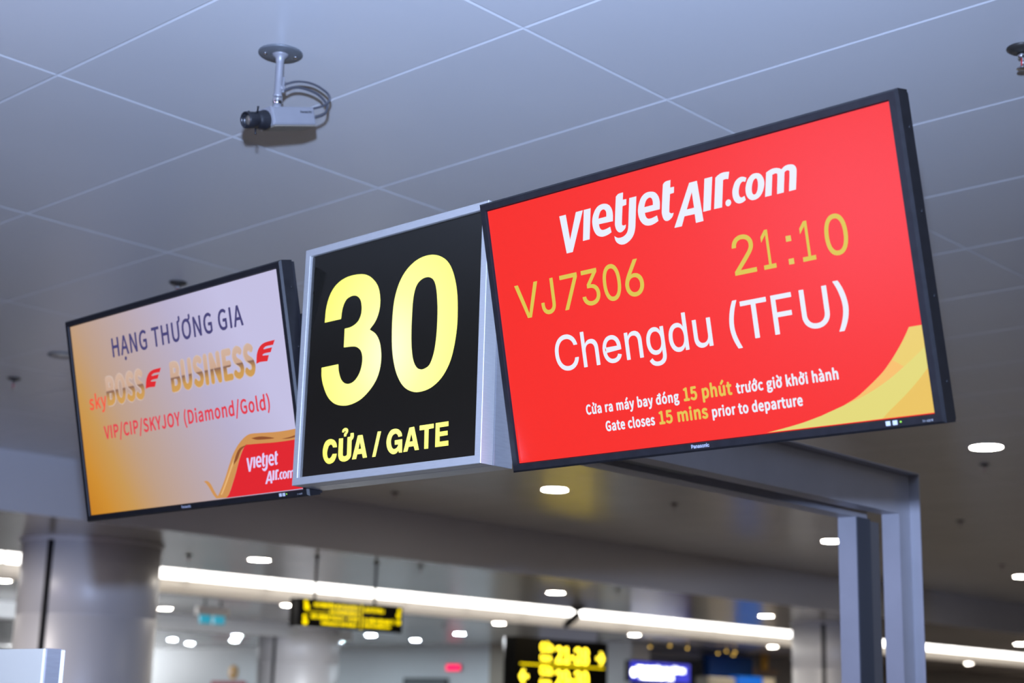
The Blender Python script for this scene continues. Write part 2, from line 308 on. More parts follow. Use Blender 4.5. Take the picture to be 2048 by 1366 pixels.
# outlines of lettering and marks, in tenths of a millimetre (keys u_: thousandths of the capital height)
BOLD = {'flight': 0.0004, 'time0': 0.0002, 'time2': 0.0002, 'city': 0.0005, 'note_w0': 0.001, 'note_w1': 0.001, 'note_w2': 0.001, 'note_w3': 0.001, 'note_g0': 0.0013, 'note_g1': 0.0013, 'brand': 0.0003, 'hang': 0.0014, 'sky': 0.0012, 'vip': 0.0013, 'boss': 0.0042, 'business': 0.004, 'halo0': 0.0064, 'halo1': 0.0062, 'u_2128': 0.05, 'u_2930': 0.05, 'u_cua': 0.05, 'u_gate': 0.05, 'u_pan': 0.04}
SHAPES = {
    'three': '-2255,950 5,92 3,92 5,91 14,87 22,84 28,82 34,77 41,70 47,61 53,55 60,48 68,41 76,36 84,29 90,22 96,15 107,7 117,-1 115,-6 103,-12 85,-15 76,-21 69,-25 66,-31 64,-37 59,-43 55,-46 49,-46 43,-46 36,-47 32,-50 27,-56 24,-63 19,-69 13,-71 9,-68 3,-63 -2,-62 -7,-60 -12,-59 -18,-57 -22,-56 -28,-54 -34,-51 -41,-47 -48,-44 -51,-42 -49,-43 54,-32 56,-31 53,-33 48,-39 43,-44 38,-49 34,-53 29,-59 26,-66 20,-73 16,-76 11,-75 5,-73 0,-74 -6,-72 -11,-70 -16,-66 -21,-65 -27,-62 -33,-60 -40,-58 -46,-55 -52,-53 -57,-51 -65,-51 -71,-49 -75,-45 -76,-39 -77,-30 -79,-23 -80,-18 -79,-13 -78,-9 -77,-3 -76,3 -76,7 -77,13 -77,18 -75,23 -70,30 -65,35 -62,42 -57,47 -53,51 -49,59 -45,66 -41,68 -35,64 -31,61 -24,59 -21,58 -16,59 -11,59 -5,58 -3,59 -5,58 585,5 8,-48 7,-48 9,-48 14,-47 19,-49 22,-49 26,-47 28,-41 31,-33 33,-28 35,-24 37,-18 39,-14 42,-10 42,-5 43,1 44,6 45,11 44,18 42,24 42,32 40,41 37,44 30,47 24,51 18,55 13,55 8,52 4,47 -2,44 -5,43 -9,39 -12,37 -15,35 -20,31 -24,30 -32,28 -37,26 -40,23 -42,18 -43,13 -44,8 -47,5 -50,5 -56,5 -60,3 -61,3 -62,3 -5,442 57,1 57,0 57,2 55,8 57,14 57,19 53,24 45,28 36,34 29,39 22,42 17,43 10,45 4,48 -1,47 -5,47 -9,45 -12,46 -17,43 -22,38 -27,34 -33,31 -36,25 -40,20 -42,14 -47,9 -48,3 -47,-3 -47,-7 -48,-12 -45,-18 -39,-27 -34,-36 -29,-45 -25,-51 -20,-53 -13,-57 -8,-61 -5,-63 -6,-62',
    'zero': '1310,1942 75,-19 74,-25 71,-31 66,-36 61,-39 58,-44 53,-50 50,-56 46,-64 41,-70 38,-76 35,-81 32,-87 28,-92 25,-96 20,-98 16,-99 11,-101 7,-103 5,-103 4,-103 1,-105 -2,-105 -8,-106 -12,-110 -17,-111 -21,-109 -24,-101 -25,-91 -28,-84 -33,-79 -40,-76 -48,-74 -54,-72 -59,-66 -65,-59 -72,-53 -77,-46 -82,-40 -83,-31 -88,-22 -93,-15 -92,-7 -85,-1 -78,6 -72,14 -69,20 -67,25 -65,30 -63,36 -59,43 -58,51 -56,61 -53,69 -50,76 -46,81 -40,88 -36,94 -31,98 -27,97 -21,96 -16,96 -13,99 -10,104 -8,112 -6,118 -3,119 0,115 3,113 6,112 10,108 15,102 22,95 26,90 32,84 36,79 40,74 45,68 50,62 55,58 63,54 70,50 73,43 73,36 74,29 74,21 76,15 76,10 79,5 81,-1 81,-6|1170,1459 47,-13 45,-19 42,-27 37,-33 31,-41 25,-48 22,-56 19,-64 18,-77 15,-87 12,-91 10,-88 8,-83 5,-82 3,-84 2,-86 1,-92 -1,-94 -3,-96 -6,-95 -9,-95 -12,-96 -15,-93 -19,-84 -24,-75 -29,-70 -31,-60 -32,-48 -35,-33 -36,-20 -37,-12 -36,-10 -33,-8 -33,-4 -32,1 -33,5 -34,9 -36,12 -34,19 -32,25 -31,33 -29,40 -27,45 -23,50 -21,54 -17,59 -14,64 -13,70 -12,76 -9,82 -8,87 -5,94 -5,102 -2,110 0,112 1,109 1,107 2,107 6,102 10,92 15,79 19,71 23,62 28,52 34,42 40,33 43,24 45,19 48,14 51,7 51,1',
    'gate': '-1582,-2051 -134,8 -8,16 -9,16 -11,15 -16,13 -20,11 -20,5 -23,-4 -25,-11 -21,-18 -16,-29 -13,-36 -10,-33 -6,-28 -1,-25 2,-25 6,-29 11,-29 13,-24 16,-16 19,-11 20,-4 21,4 22,10 21,15 16,19 15,23 15,24 141,-6 -5,-27 -6,-28 -10,-28 -17,-31 -21,-31 -25,-26 -31,-18 -36,-12 -36,-8 -36,-2 -36,3 -35,9 -35,16 -34,21 -31,26 -27,31 -23,34 -18,35 -13,35 -8,35 -5,35 -1,36 2,36 7,37 12,40 17,40 21,34 26,24 31,17 33,13 38,8 40,3 40,-2 42,-9 43,-15 37,-20 29,-24 25,-29 18,-29 11,-27 6,-26/-1527,-1861 140,-3 6,-133 5,-132 6,-97 8,-40 8,-5 11,-1 14,-8 17,-4 16,0 18,2 18,5 14,8 10,1 6,4 4,40 -2,98 -4,133 -4,134 96,6 1,78 104,-3 5,-27 4,-27 1,-25 -4,-20 -9,-17 -10,-15 -13,-12 -15,-11 -15,-11 3,-112 4,-112 0,-86 -4,-43 -7,-17 -13,-15 -20,-21 -26,-18 -30,-15 -35,-11 -40,-7 -39,-3 -37,2 -36,6 -32,9 -28,12 -25,14 -21,19 -17,25 -14,29 -10,28 -5,12 0,10 0,40 -2,92 -1,122/-1428,-1730 0,17 -1,18 4,16 13,14 18,12 20,9 24,5 26,2 24,-2 22,-6 20,-11 16,-12 11,-16 6,-18 1,-18 -5,-16 -9,-16 -10,-14 -10,-10 -11,-7 -7,-10 -3,-12 -1,-13 0,-13 -74,-2 -4,21 -3,21 2,18 11,13 16,9 12,10 6,10 3,10 -2,9 -7,7 -12,5 -10,0 -6,-8 -5,-12 -5,-13/-1047,-2379 159,527 155,-3 185,-523 -135,0 -37,99 -158,0 -31,-102|-846,-2167 91,4 -58,162/-379,-2386 143,554 112,-4 -148,-549/556,-2012 -114,-7 -11,20 -11,20 -14,17 -20,13 -22,10 -25,3 -29,-5 -31,-12 -25,-17 -18,-21 -12,-25 -9,-25 -6,-24 -2,-25 2,-26 6,-31 9,-33 13,-29 16,-24 20,-20 22,-14 25,-6 27,2 24,4 20,8 17,11 15,14 12,15 8,17 9,17 -115,4 -6,98 233,4 14,-294 -99,6 -18,47 -23,-19 -23,-20 -26,-14 -30,-9 -34,-4 -33,2 -34,9 -34,15 -33,20 -30,26 -29,31 -23,33 -19,38 -13,40 -9,40 -4,35 2,35 6,35 11,37 16,38 20,34 24,29 27,26 32,20 40,11 45,6 45,-1 42,-6 42,-12 37,-17 32,-22 28,-27 21,-27 11,-25 6,-24/615,-2367 160,517 149,7 179,-520 -127,2 -41,93 -156,0 -36,-98|800,-2159 102,2 -55,173/1093,-1839 433,-1 5,-96 -153,-6 7,-421 -121,4 -14,415 -151,1/1584,-1836 385,0 6,-102 -266,-2 5,-96 239,1 5,-96 -239,-3 6,-115 259,1 6,-107 -395,2',
    'logo': '-2753,2143 171,-1 29,-505 234,505 182,1 -389,-760 -159,0/-2113,2143 176,0 -126,-593 -172,-1/-1504,1583 -22,-8 -21,-7 -22,-8 -23,-6 -26,-5 -27,-5 -27,-3 -26,-2 -23,0 -23,2 -21,4 -22,6 -21,8 -22,10 -21,12 -19,16 -16,19 -16,23 -13,24 -11,26 -8,27 -6,30 -3,29 -2,29 0,28 1,27 4,27 7,28 9,28 12,29 14,28 17,26 19,26 21,26 24,23 23,19 23,15 24,12 25,8 26,6 28,4 30,1 30,-2 28,-4 26,-7 26,-9 23,-12 21,-14 18,-17 15,-20 13,-22 10,-23 8,-23 4,-25 3,-26 0,-29 -3,-34 -5,-36 -7,-38 -6,-37 -350,8 1,-13 0,-14 1,-13 2,-13 4,-14 5,-13 7,-13 8,-10 9,-9 11,-7 12,-5 15,-4 18,-1 21,0 22,2 24,3 25,4 27,6 27,6 27,6|-1779,1904 8,18 7,20 8,18 10,18 10,17 12,17 13,15 14,12 16,9 18,6 18,4 16,0 13,-4 13,-7 11,-10 9,-11 6,-11 5,-13 2,-14 1,-15 -1,-16 -3,-17 -4,-18 -4,-17/-1285,2237 17,11 15,11 18,11 20,7 26,4 29,0 30,0 30,-1 -30,-135 88,-4 -22,-110 -92,-6 -19,-84 -20,-88 -17,-80 -12,-59 -4,-31 2,-11 4,-2 5,-3 6,-6 6,-3 8,-2 10,-1 12,0 13,2 15,2 14,2 -6,-15 -5,-16 -6,-15 -8,-14 -11,-12 -12,-10 -14,-10 -14,-8 -16,-8 -17,-7 -18,-5 -16,-2 -16,0 -16,3 -15,6 -14,7 -12,11 -11,12 -10,15 -9,16 -7,17 -5,19 -4,21 -2,21 0,20 2,19 4,24 7,35 10,51 13,63 14,66 14,61 12,55 12,52 12,52/-1449,1496 17,-12 18,-12 17,-12 18,-9 18,-6 18,-3 18,-2 20,0 22,1 24,2 23,5 22,7 21,9 21,11 19,13 17,17 14,18 12,19 11,25 11,33 11,42 10,48 11,56 13,64 16,75 18,85 19,88 19,86 172,-1 -23,-108 -23,-113 -22,-105 -18,-88 -14,-65 -10,-48 -9,-39 -12,-37 -14,-36 -15,-30 -16,-27 -18,-24 -20,-22 -21,-19 -23,-17 -23,-15 -26,-14 -28,-13 -27,-10 -27,-8 -27,-4 -26,-3 -25,1 -24,2 -23,5 -21,8 -21,9 -18,12 -18,13 -16,16 -14,18 -11,19 -7,22 -4,24 -3,25/-363,1582 -22,-9 -22,-8 -23,-8 -23,-7 -25,-5 -25,-5 -26,-3 -25,-1 -24,0 -25,3 -24,4 -22,6 -22,8 -20,10 -19,13 -18,14 -17,18 -16,21 -15,23 -12,24 -9,27 -8,28 -5,30 -2,29 0,29 3,29 5,29 8,29 10,30 13,30 15,30 16,27 17,26 18,23 20,21 22,19 24,15 26,14 28,10 28,7 30,3 32,0 31,-3 29,-5 26,-7 24,-8 21,-10 20,-14 18,-18 16,-21 14,-23 11,-24 7,-26 5,-27 2,-28 0,-30 -4,-31 -6,-33 -7,-33 -7,-33 -355,1 2,-16 1,-15 2,-16 3,-14 6,-15 8,-15 9,-14 11,-10 14,-7 16,-5 18,-2 17,-1 18,0 18,1 19,3 20,3 22,4 22,4 24,6 23,5|-646,1901 7,18 7,18 8,18 9,17 10,16 11,16 12,15 14,12 16,10 20,8 19,5 16,2 14,-2 12,-5 10,-8 9,-9 7,-12 6,-14 3,-16 3,-16 0,-17 -2,-18 -3,-19 -3,-18/-148,2233 14,11 14,11 16,10 20,8 27,4 30,1 33,0 31,1 -29,-138 89,-3 -24,-111 -90,-3 -18,-80 -20,-84 -17,-77 -11,-57 -4,-30 2,-10 5,-2 5,-3 6,-7 8,-6 9,-4 10,-3 11,-1 12,0 12,1 13,1 -6,-14 -6,-15 -7,-14 -8,-12 -11,-11 -11,-11 -13,-9 -14,-8 -15,-9 -16,-7 -17,-7 -16,-4 -17,-1 -17,1 -16,3 -15,5 -12,8 -11,9 -10,12 -8,14 -7,17 -6,21 -4,22 -3,22 -2,17 0,16 2,20 6,34 10,52 14,66 16,70 14,65 13,57 13,54 13,54/445,2137 177,0 24,-755 -172,-4 0,166 -233,5 -90,-171 -173,3|475,1956 3,-294 -166,1/792,2140 176,0 -131,-592 -171,-1/1031,2104 15,9 16,9 16,9 17,8 18,7 19,6 20,6 20,3 21,2 21,1 21,0 21,-2 22,-2 23,-3 22,-4 22,-3 -41,-127 -14,3 -15,4 -15,4 -14,1 -14,0 -14,-1 -14,-2 -14,-2 -102,-485 -176,3/1296,1595 0,16 -4,17 -8,13 -13,11 -15,6 -17,2 -17,-2 -16,-7 -14,-11 -11,-14 -7,-16 -3,-17 3,-16 7,-15 11,-12 14,-8 16,-4 17,1 17,5 15,9 12,14 9,14 4,7/1689,1963 -38,-68 -16,7 -16,8 -16,3 -16,-2 -15,-6 -14,-10 -14,-14 -12,-16 -12,-20 -11,-22 -10,-26 -8,-24 -5,-22 -2,-21 -1,-20 2,-18 3,-17 6,-14 8,-11 11,-8 11,-5 11,-1 11,2 12,3 13,3 12,4 13,4 14,-77 -16,-8 -16,-9 -18,-7 -20,-6 -21,-4 -20,-2 -20,0 -19,2 -19,6 -19,9 -19,12 -16,15 -13,18 -11,21 -8,22 -6,23 -3,25 0,25 1,26 3,26 6,25 8,25 11,24 12,23 14,25 15,23 17,22 19,18 22,16 22,13 24,10 24,7 23,3 20,1 19,-3 19,-5 21,-9 21,-12/1927,1996 19,-6 18,-8 17,-12 15,-15 14,-19 11,-20 10,-22 8,-23 4,-24 2,-23 -1,-22 -4,-25 -7,-28 -11,-29 -12,-28 -15,-27 -17,-25 -18,-23 -19,-19 -21,-17 -22,-14 -23,-11 -24,-8 -24,-6 -25,-3 -26,0 -24,2 -23,7 -21,10 -18,13 -17,15 -13,19 -12,21 -8,22 -6,26 -3,26 1,30 3,31 7,30 9,29 12,29 14,27 17,27 20,25 21,21 22,18 22,14 22,11 20,7 20,3 20,2 22,-1 23,-2|1884,1911 10,-6 8,-13 5,-16 3,-16 1,-20 -1,-21 -3,-24 -5,-26 -6,-25 -7,-23 -9,-23 -10,-19 -11,-16 -12,-14 -12,-9 -13,-6 -14,-1 -12,1 -10,4 -8,8 -7,11 -5,15 -3,17 0,19 1,20 4,21 5,21 6,22 8,23 9,21 12,21 13,20 14,15 16,11 18,7/2108,1964 24,10 25,11 26,8 27,7 29,4 28,2 25,-1 25,-3 22,-4 20,-6 18,-6 16,-7 12,-8 10,-9 10,-8 23,13 22,14 22,11 22,7 22,4 23,2 26,-1 28,-3 25,-5 20,-6 18,-8 14,-10 13,-12 9,-14 8,-15 4,-17 3,-18 -1,-22 -3,-24 -5,-27 -9,-43 -14,-68 -18,-84 -17,-84 -143,-2 23,116 24,115 15,84 4,35 -3,4 -6,1 -8,8 -11,5 -11,2 -11,1 -11,-2 -11,-4 -11,-5 -10,-6 -10,-7 -71,-345 -140,0 22,117 23,117 15,85 4,32 -2,1 -5,-1 -5,7 -8,5 -9,3 -11,1 -13,-1 -13,-2 -13,-2 -12,-2 -13,-2 -75,-357 -136,0',
    'flight': '-3915,279 -263,693 96,0 151,-412 32,-94 46,-145 -19,0 45,146 32,93 147,412 96,0 -259,-693/-3323,270 -51,6 -45,18 -38,30 -29,41 -17,51 -6,61 0,37 79,0 0,-37 3,-39 10,-32 16,-26 22,-18 26,-11 30,-4 30,4 25,11 22,18 16,26 10,32 3,39 0,495 79,0 0,-495 -5,-61 -18,-51 -28,-41 -38,-30 -45,-18/-2908,279 308,611 0,5 -355,0 0,77 447,0 0,-82 -307,-611/-2203,270 -39,2 -36,8 -34,12 -31,18 -27,21 -22,26 -17,30 -12,34 -5,38 84,0 4,-23 7,-20 11,-18 14,-16 16,-12 20,-10 21,-7 22,-5 25,-1 26,2 24,5 22,8 20,11 17,15 14,18 10,20 6,24 2,26 -1,25 -6,23 -9,22 -14,20 -17,17 -22,14 -27,11 -31,6 -37,2 -56,0 0,70 168,204 0,5 -280,0 0,77 388,0 0,-66 -206,-248 0,14 45,2 42,-6 37,-13 32,-20 27,-24 21,-29 16,-33 9,-35 3,-38 -3,-38 -10,-36 -16,-33 -21,-29 -27,-24 -31,-20 -35,-14 -39,-9/-1658,270 -43,5 -39,14 -35,23 -30,32 -24,41 -20,49 -14,56 -9,64 -2,71 3,71 8,64 14,57 20,49 25,41 30,32 34,23 39,15 43,4 43,-4 39,-15 35,-23 29,-32 25,-41 20,-49 14,-57 8,-64 3,-71 -3,-71 -8,-64 -14,-56 -20,-49 -24,-41 -30,-32 -34,-23 -39,-14|-1658,347 29,3 25,11 23,19 19,25 17,32 12,38 9,44 6,50 2,56 -2,56 -6,51 -9,44 -12,38 -17,32 -19,26 -23,18 -25,11 -29,4 -29,-4 -25,-11 -23,-18 -19,-26 -16,-32 -13,-38 -10,-44 -5,-51 -2,-56 2,-56 5,-50 10,-44 13,-38 16,-32 19,-25 23,-19 25,-11/-1117,270 -42,3 -38,10 -35,16 -31,22 -26,27 -22,33 -16,36 -9,40 -3,43 2,33 8,35 12,37 18,40 27,46 33,52 157,229 95,0 -233,-337 -8,0 8,13 8,12 11,11 13,10 13,9 16,7 16,6 18,3 19,1 41,-3 36,-9 34,-15 29,-20 24,-25 20,-29 14,-34 9,-38 3,-41 -3,-41 -10,-39 -16,-35 -21,-31 -27,-27 -30,-21 -35,-16 -38,-10|-1117,345 26,2 23,7 22,10 19,15 16,17 13,21 10,24 6,25 2,27 -2,28 -6,26 -10,23 -13,20 -16,17 -19,15 -22,10 -23,6 -26,2 -26,-2 -24,-6 -22,-10 -19,-14 -17,-17 -13,-21 -10,-23 -6,-25 -2,-27 2,-28 6,-26 10,-24 13,-20 17,-18 19,-15 22,-10 24,-7',
    'time0': '1173,270 0,65 245,249 69,74 17,21 13,20 11,19 8,20 4,21 2,21 -2,24 -6,21 -10,20 -14,16 -16,14 -20,11 -22,8 -24,5 -25,2 -27,-2 -25,-6 -22,-9 -19,-12 -16,-16 -13,-18 -10,-22 -5,-23 -2,-26 -89,0 4,40 10,37 16,33 22,30 28,24 32,20 36,15 39,9 43,3 42,-3 39,-9 35,-14 32,-20 26,-23 22,-28 16,-31 9,-33 3,-36 -1,-25 -5,-25 -8,-25 -12,-25 -17,-27 -22,-29 -99,-108 -164,-164 0,-5 340,0 0,-78/1799,270 0,75 254,0 0,-75/1960,968 0,-698 -51,0 0,615 -3,0 -99,-124 0,95 91,112',
    'time2': '2608,270 0,75 259,0 0,-75/2772,968 0,-698 -52,0 0,615 -3,0 -101,-124 0,95 92,112/3316,261 -45,5 -40,14 -36,23 -30,33 -25,41 -21,49 -14,57 -9,64 -3,72 3,71 9,65 15,57 20,49 26,41 30,33 35,24 40,14 45,5 44,-5 40,-14 36,-24 30,-33 25,-41 21,-49 14,-57 9,-65 3,-71 -3,-72 -9,-64 -14,-57 -20,-49 -26,-41 -30,-33 -35,-23 -40,-14|3316,338 29,4 27,11 23,19 20,25 16,32 13,39 10,44 6,51 1,56 -1,57 -6,50 -10,45 -13,39 -16,32 -20,25 -23,19 -27,11 -29,4 -30,-4 -26,-11 -23,-19 -20,-25 -17,-32 -13,-39 -10,-45 -5,-50 -2,-57 2,-56 5,-51 10,-44 13,-39 17,-32 20,-25 23,-19 26,-11',
    'time1': '2317,779 107,-3 2,-99 -109,-1/2315,371 108,0 -1,-102 -109,2',
    'city': '-3008,-911 -58,5 -53,14 -49,24 -44,33 -36,41 -31,49 -22,56 -13,63 -5,70 5,69 13,64 22,56 31,49 36,41 44,33 49,24 53,15 58,5 35,-2 33,-5 32,-9 30,-12 28,-15 27,-18 23,-21 21,-24 18,-27 15,-29 12,-32 8,-34 -89,0 -6,23 -9,21 -11,19 -13,17 -14,15 -17,14 -18,11 -19,10 -20,7 -22,5 -21,3 -23,1 -41,-3 -38,-11 -36,-18 -31,-24 -27,-31 -22,-38 -16,-44 -10,-50 -3,-55 3,-56 10,-50 16,-43 22,-38 27,-31 32,-24 35,-18 38,-10 41,-4 23,1 21,3 22,6 20,7 19,9 18,12 17,13 14,15 13,18 11,19 9,21 6,22 89,0 -8,-34 -11,-31 -15,-30 -18,-26 -21,-24 -24,-21 -26,-19 -28,-15 -31,-12 -32,-8 -33,-6/-2533,-594 0,-308 -82,0 0,692 82,0 0,-301 -15,0 18,43 22,34 26,25 31,17 33,10 37,3 33,-2 30,-7 28,-12 24,-17 20,-22 17,-27 12,-31 7,-36 3,-42 0,-327 -82,0 0,320 -4,37 -10,32 -17,25 -23,19 -28,11 -33,4 -24,-2 -22,-5 -20,-9 -18,-13 -15,-15 -13,-19 -9,-23 -6,-25/-1859,-913 -47,4 -42,11 -38,18 -33,26 -27,31 -22,36 -16,42 -10,47 -3,50 3,51 10,47 16,42 21,38 27,31 31,26 37,19 40,11 44,4 27,-1 27,-5 27,-8 25,-11 24,-15 22,-19 20,-23 17,-27 14,-30 10,-36 6,-40 2,-44 0,-34 -395,0 0,71 351,0 -38,-26 -2,33 -5,30 -9,27 -12,25 -16,20 -19,17 -22,12 -26,8 -28,2 -30,-2 -26,-8 -23,-13 -20,-16 -17,-20 -13,-23 -10,-25 -5,-27 -2,-28 0,-45 2,-37 6,-32 11,-29 15,-24 18,-20 21,-16 25,-12 27,-7 30,-2 20,1 18,3 17,5 16,7 14,9 13,11 11,13 9,15 7,17 79,-20 -9,-26 -14,-23 -17,-22 -20,-18 -24,-16 -26,-13 -29,-9 -31,-6/-1451,-594 0,-308 -80,0 0,516 77,0 1,-125 -13,0 18,43 21,34 26,25 30,17 33,10 36,3 32,-2 29,-7 27,-12 24,-17 20,-22 16,-27 12,-31 7,-36 3,-42 0,-327 -80,0 0,320 -4,37 -10,32 -17,25 -22,19 -28,11 -32,4 -23,-2 -22,-5 -19,-9 -18,-13 -15,-15 -13,-19 -9,-23 -5,-25/-800,-1107 -34,2 -30,5 -28,8 -24,11 -22,13 -18,16 -16,18 -13,18 -11,20 64,39 25,-35 11,-11 14,-10 16,-9 18,-7 22,-4 26,-1 36,3 31,10 27,17 20,24 12,31 4,39 0,101 -6,0 -25,-37 -11,-12 -15,-12 -17,-11 -20,-8 -24,-5 -27,-1 -37,3 -35,10 -31,16 -29,23 -24,29 -19,35 -15,40 -9,46 -3,51 3,51 9,46 15,42 19,36 24,31 28,25 32,18 35,11 38,3 28,-2 24,-5 20,-9 17,-11 14,-12 12,-13 24,-37 7,0 0,82 75,0 0,-528 -4,-42 -9,-37 -15,-31 -21,-26 -25,-21 -29,-16 -32,-11 -35,-7|-803,-822 27,3 25,7 21,12 19,17 15,21 12,25 9,29 5,32 1,36 -1,35 -5,33 -9,29 -12,26 -15,22 -18,18 -22,13 -24,8 -28,3 -28,-3 -25,-8 -22,-14 -18,-19 -16,-22 -11,-26 -9,-29 -5,-32 -2,-34 2,-35 5,-31 9,-29 12,-25 15,-22 19,-17 21,-12 25,-8/-280,-913 -39,4 -35,11 -33,18 -28,25 -24,31 -20,37 -15,43 -8,47 -3,52 3,52 9,47 14,42 20,37 24,31 29,25 32,18 36,11 38,3 29,-2 24,-5 20,-9 18,-11 14,-12 12,-14 24,-36 6,0 0,258 78,0 0,-692 -76,0 0,80 -7,0 -25,-37 -13,-14 -14,-12 -17,-12 -21,-9 -24,-5|-268,-838 27,2 25,9 22,13 19,19 15,23 13,27 8,30 5,34 2,37 -2,36 -5,34 -8,30 -12,26 -16,22 -18,19 -22,13 -25,8 -28,3 -29,-3 -25,-8 -23,-14 -18,-19 -16,-23 -12,-27 -8,-30 -5,-32 -2,-35 2,-36 5,-33 9,-30 12,-28 15,-23 19,-19 22,-14 25,-9/258,-909 -32,2 -30,8 -27,12 -23,17 -21,21 -16,27 -12,31 -7,37 -3,41 0,327 81,0 0,-320 3,-37 10,-32 17,-25 23,-19 28,-11 33,-4 23,2 21,5 20,9 18,13 15,16 12,19 10,22 5,25 2,29 0,308 81,0 0,-516 -78,0 0,125 12,0 -18,-43 -22,-34 -26,-25 -30,-17 -33,-10/902,-621 2,52 6,53 9,54 12,55 15,53 17,52 20,49 22,45 23,40 85,0 -23,-49 -22,-51 -19,-51 -17,-53 -14,-52 -12,-52 -8,-50 -5,-48 -1,-47 1,-41 4,-42 8,-42 10,-43 13,-45 17,-46 19,-48 23,-51 26,-54 -85,0 -38,68 -31,68 -25,69 -17,70 -11,69/1183,-287 0,77 551,0 0,-77 -229,0 0,-615 -92,0 0,615/1839,-902 0,692 419,0 0,-77 -331,0 0,-236 300,0 0,-78 -300,0 0,-301/2703,-913 -53,3 -48,11 -44,18 -38,24 -32,29 -26,35 -18,39 -12,42 -3,46 0,456 88,0 0,-449 3,-32 7,-30 13,-27 17,-24 21,-21 26,-17 29,-12 33,-7 37,-3 36,3 33,7 30,12 25,17 21,21 17,24 12,27 8,30 2,32 0,449 89,0 0,-456 -4,-46 -11,-42 -19,-39 -25,-35 -32,-29 -38,-24 -43,-18 -49,-11/3118,-1033 30,55 25,52 21,48 18,47 14,44 11,43 8,42 4,41 2,40 -2,47 -5,48 -9,50 -13,52 -15,52 -18,53 -21,51 -24,51 -26,49 93,0 26,-40 23,-45 22,-49 19,-52 16,-53 13,-55 10,-55 6,-53 2,-51 -4,-69 -12,-70 -19,-70 -27,-69 -34,-67 -41,-67',
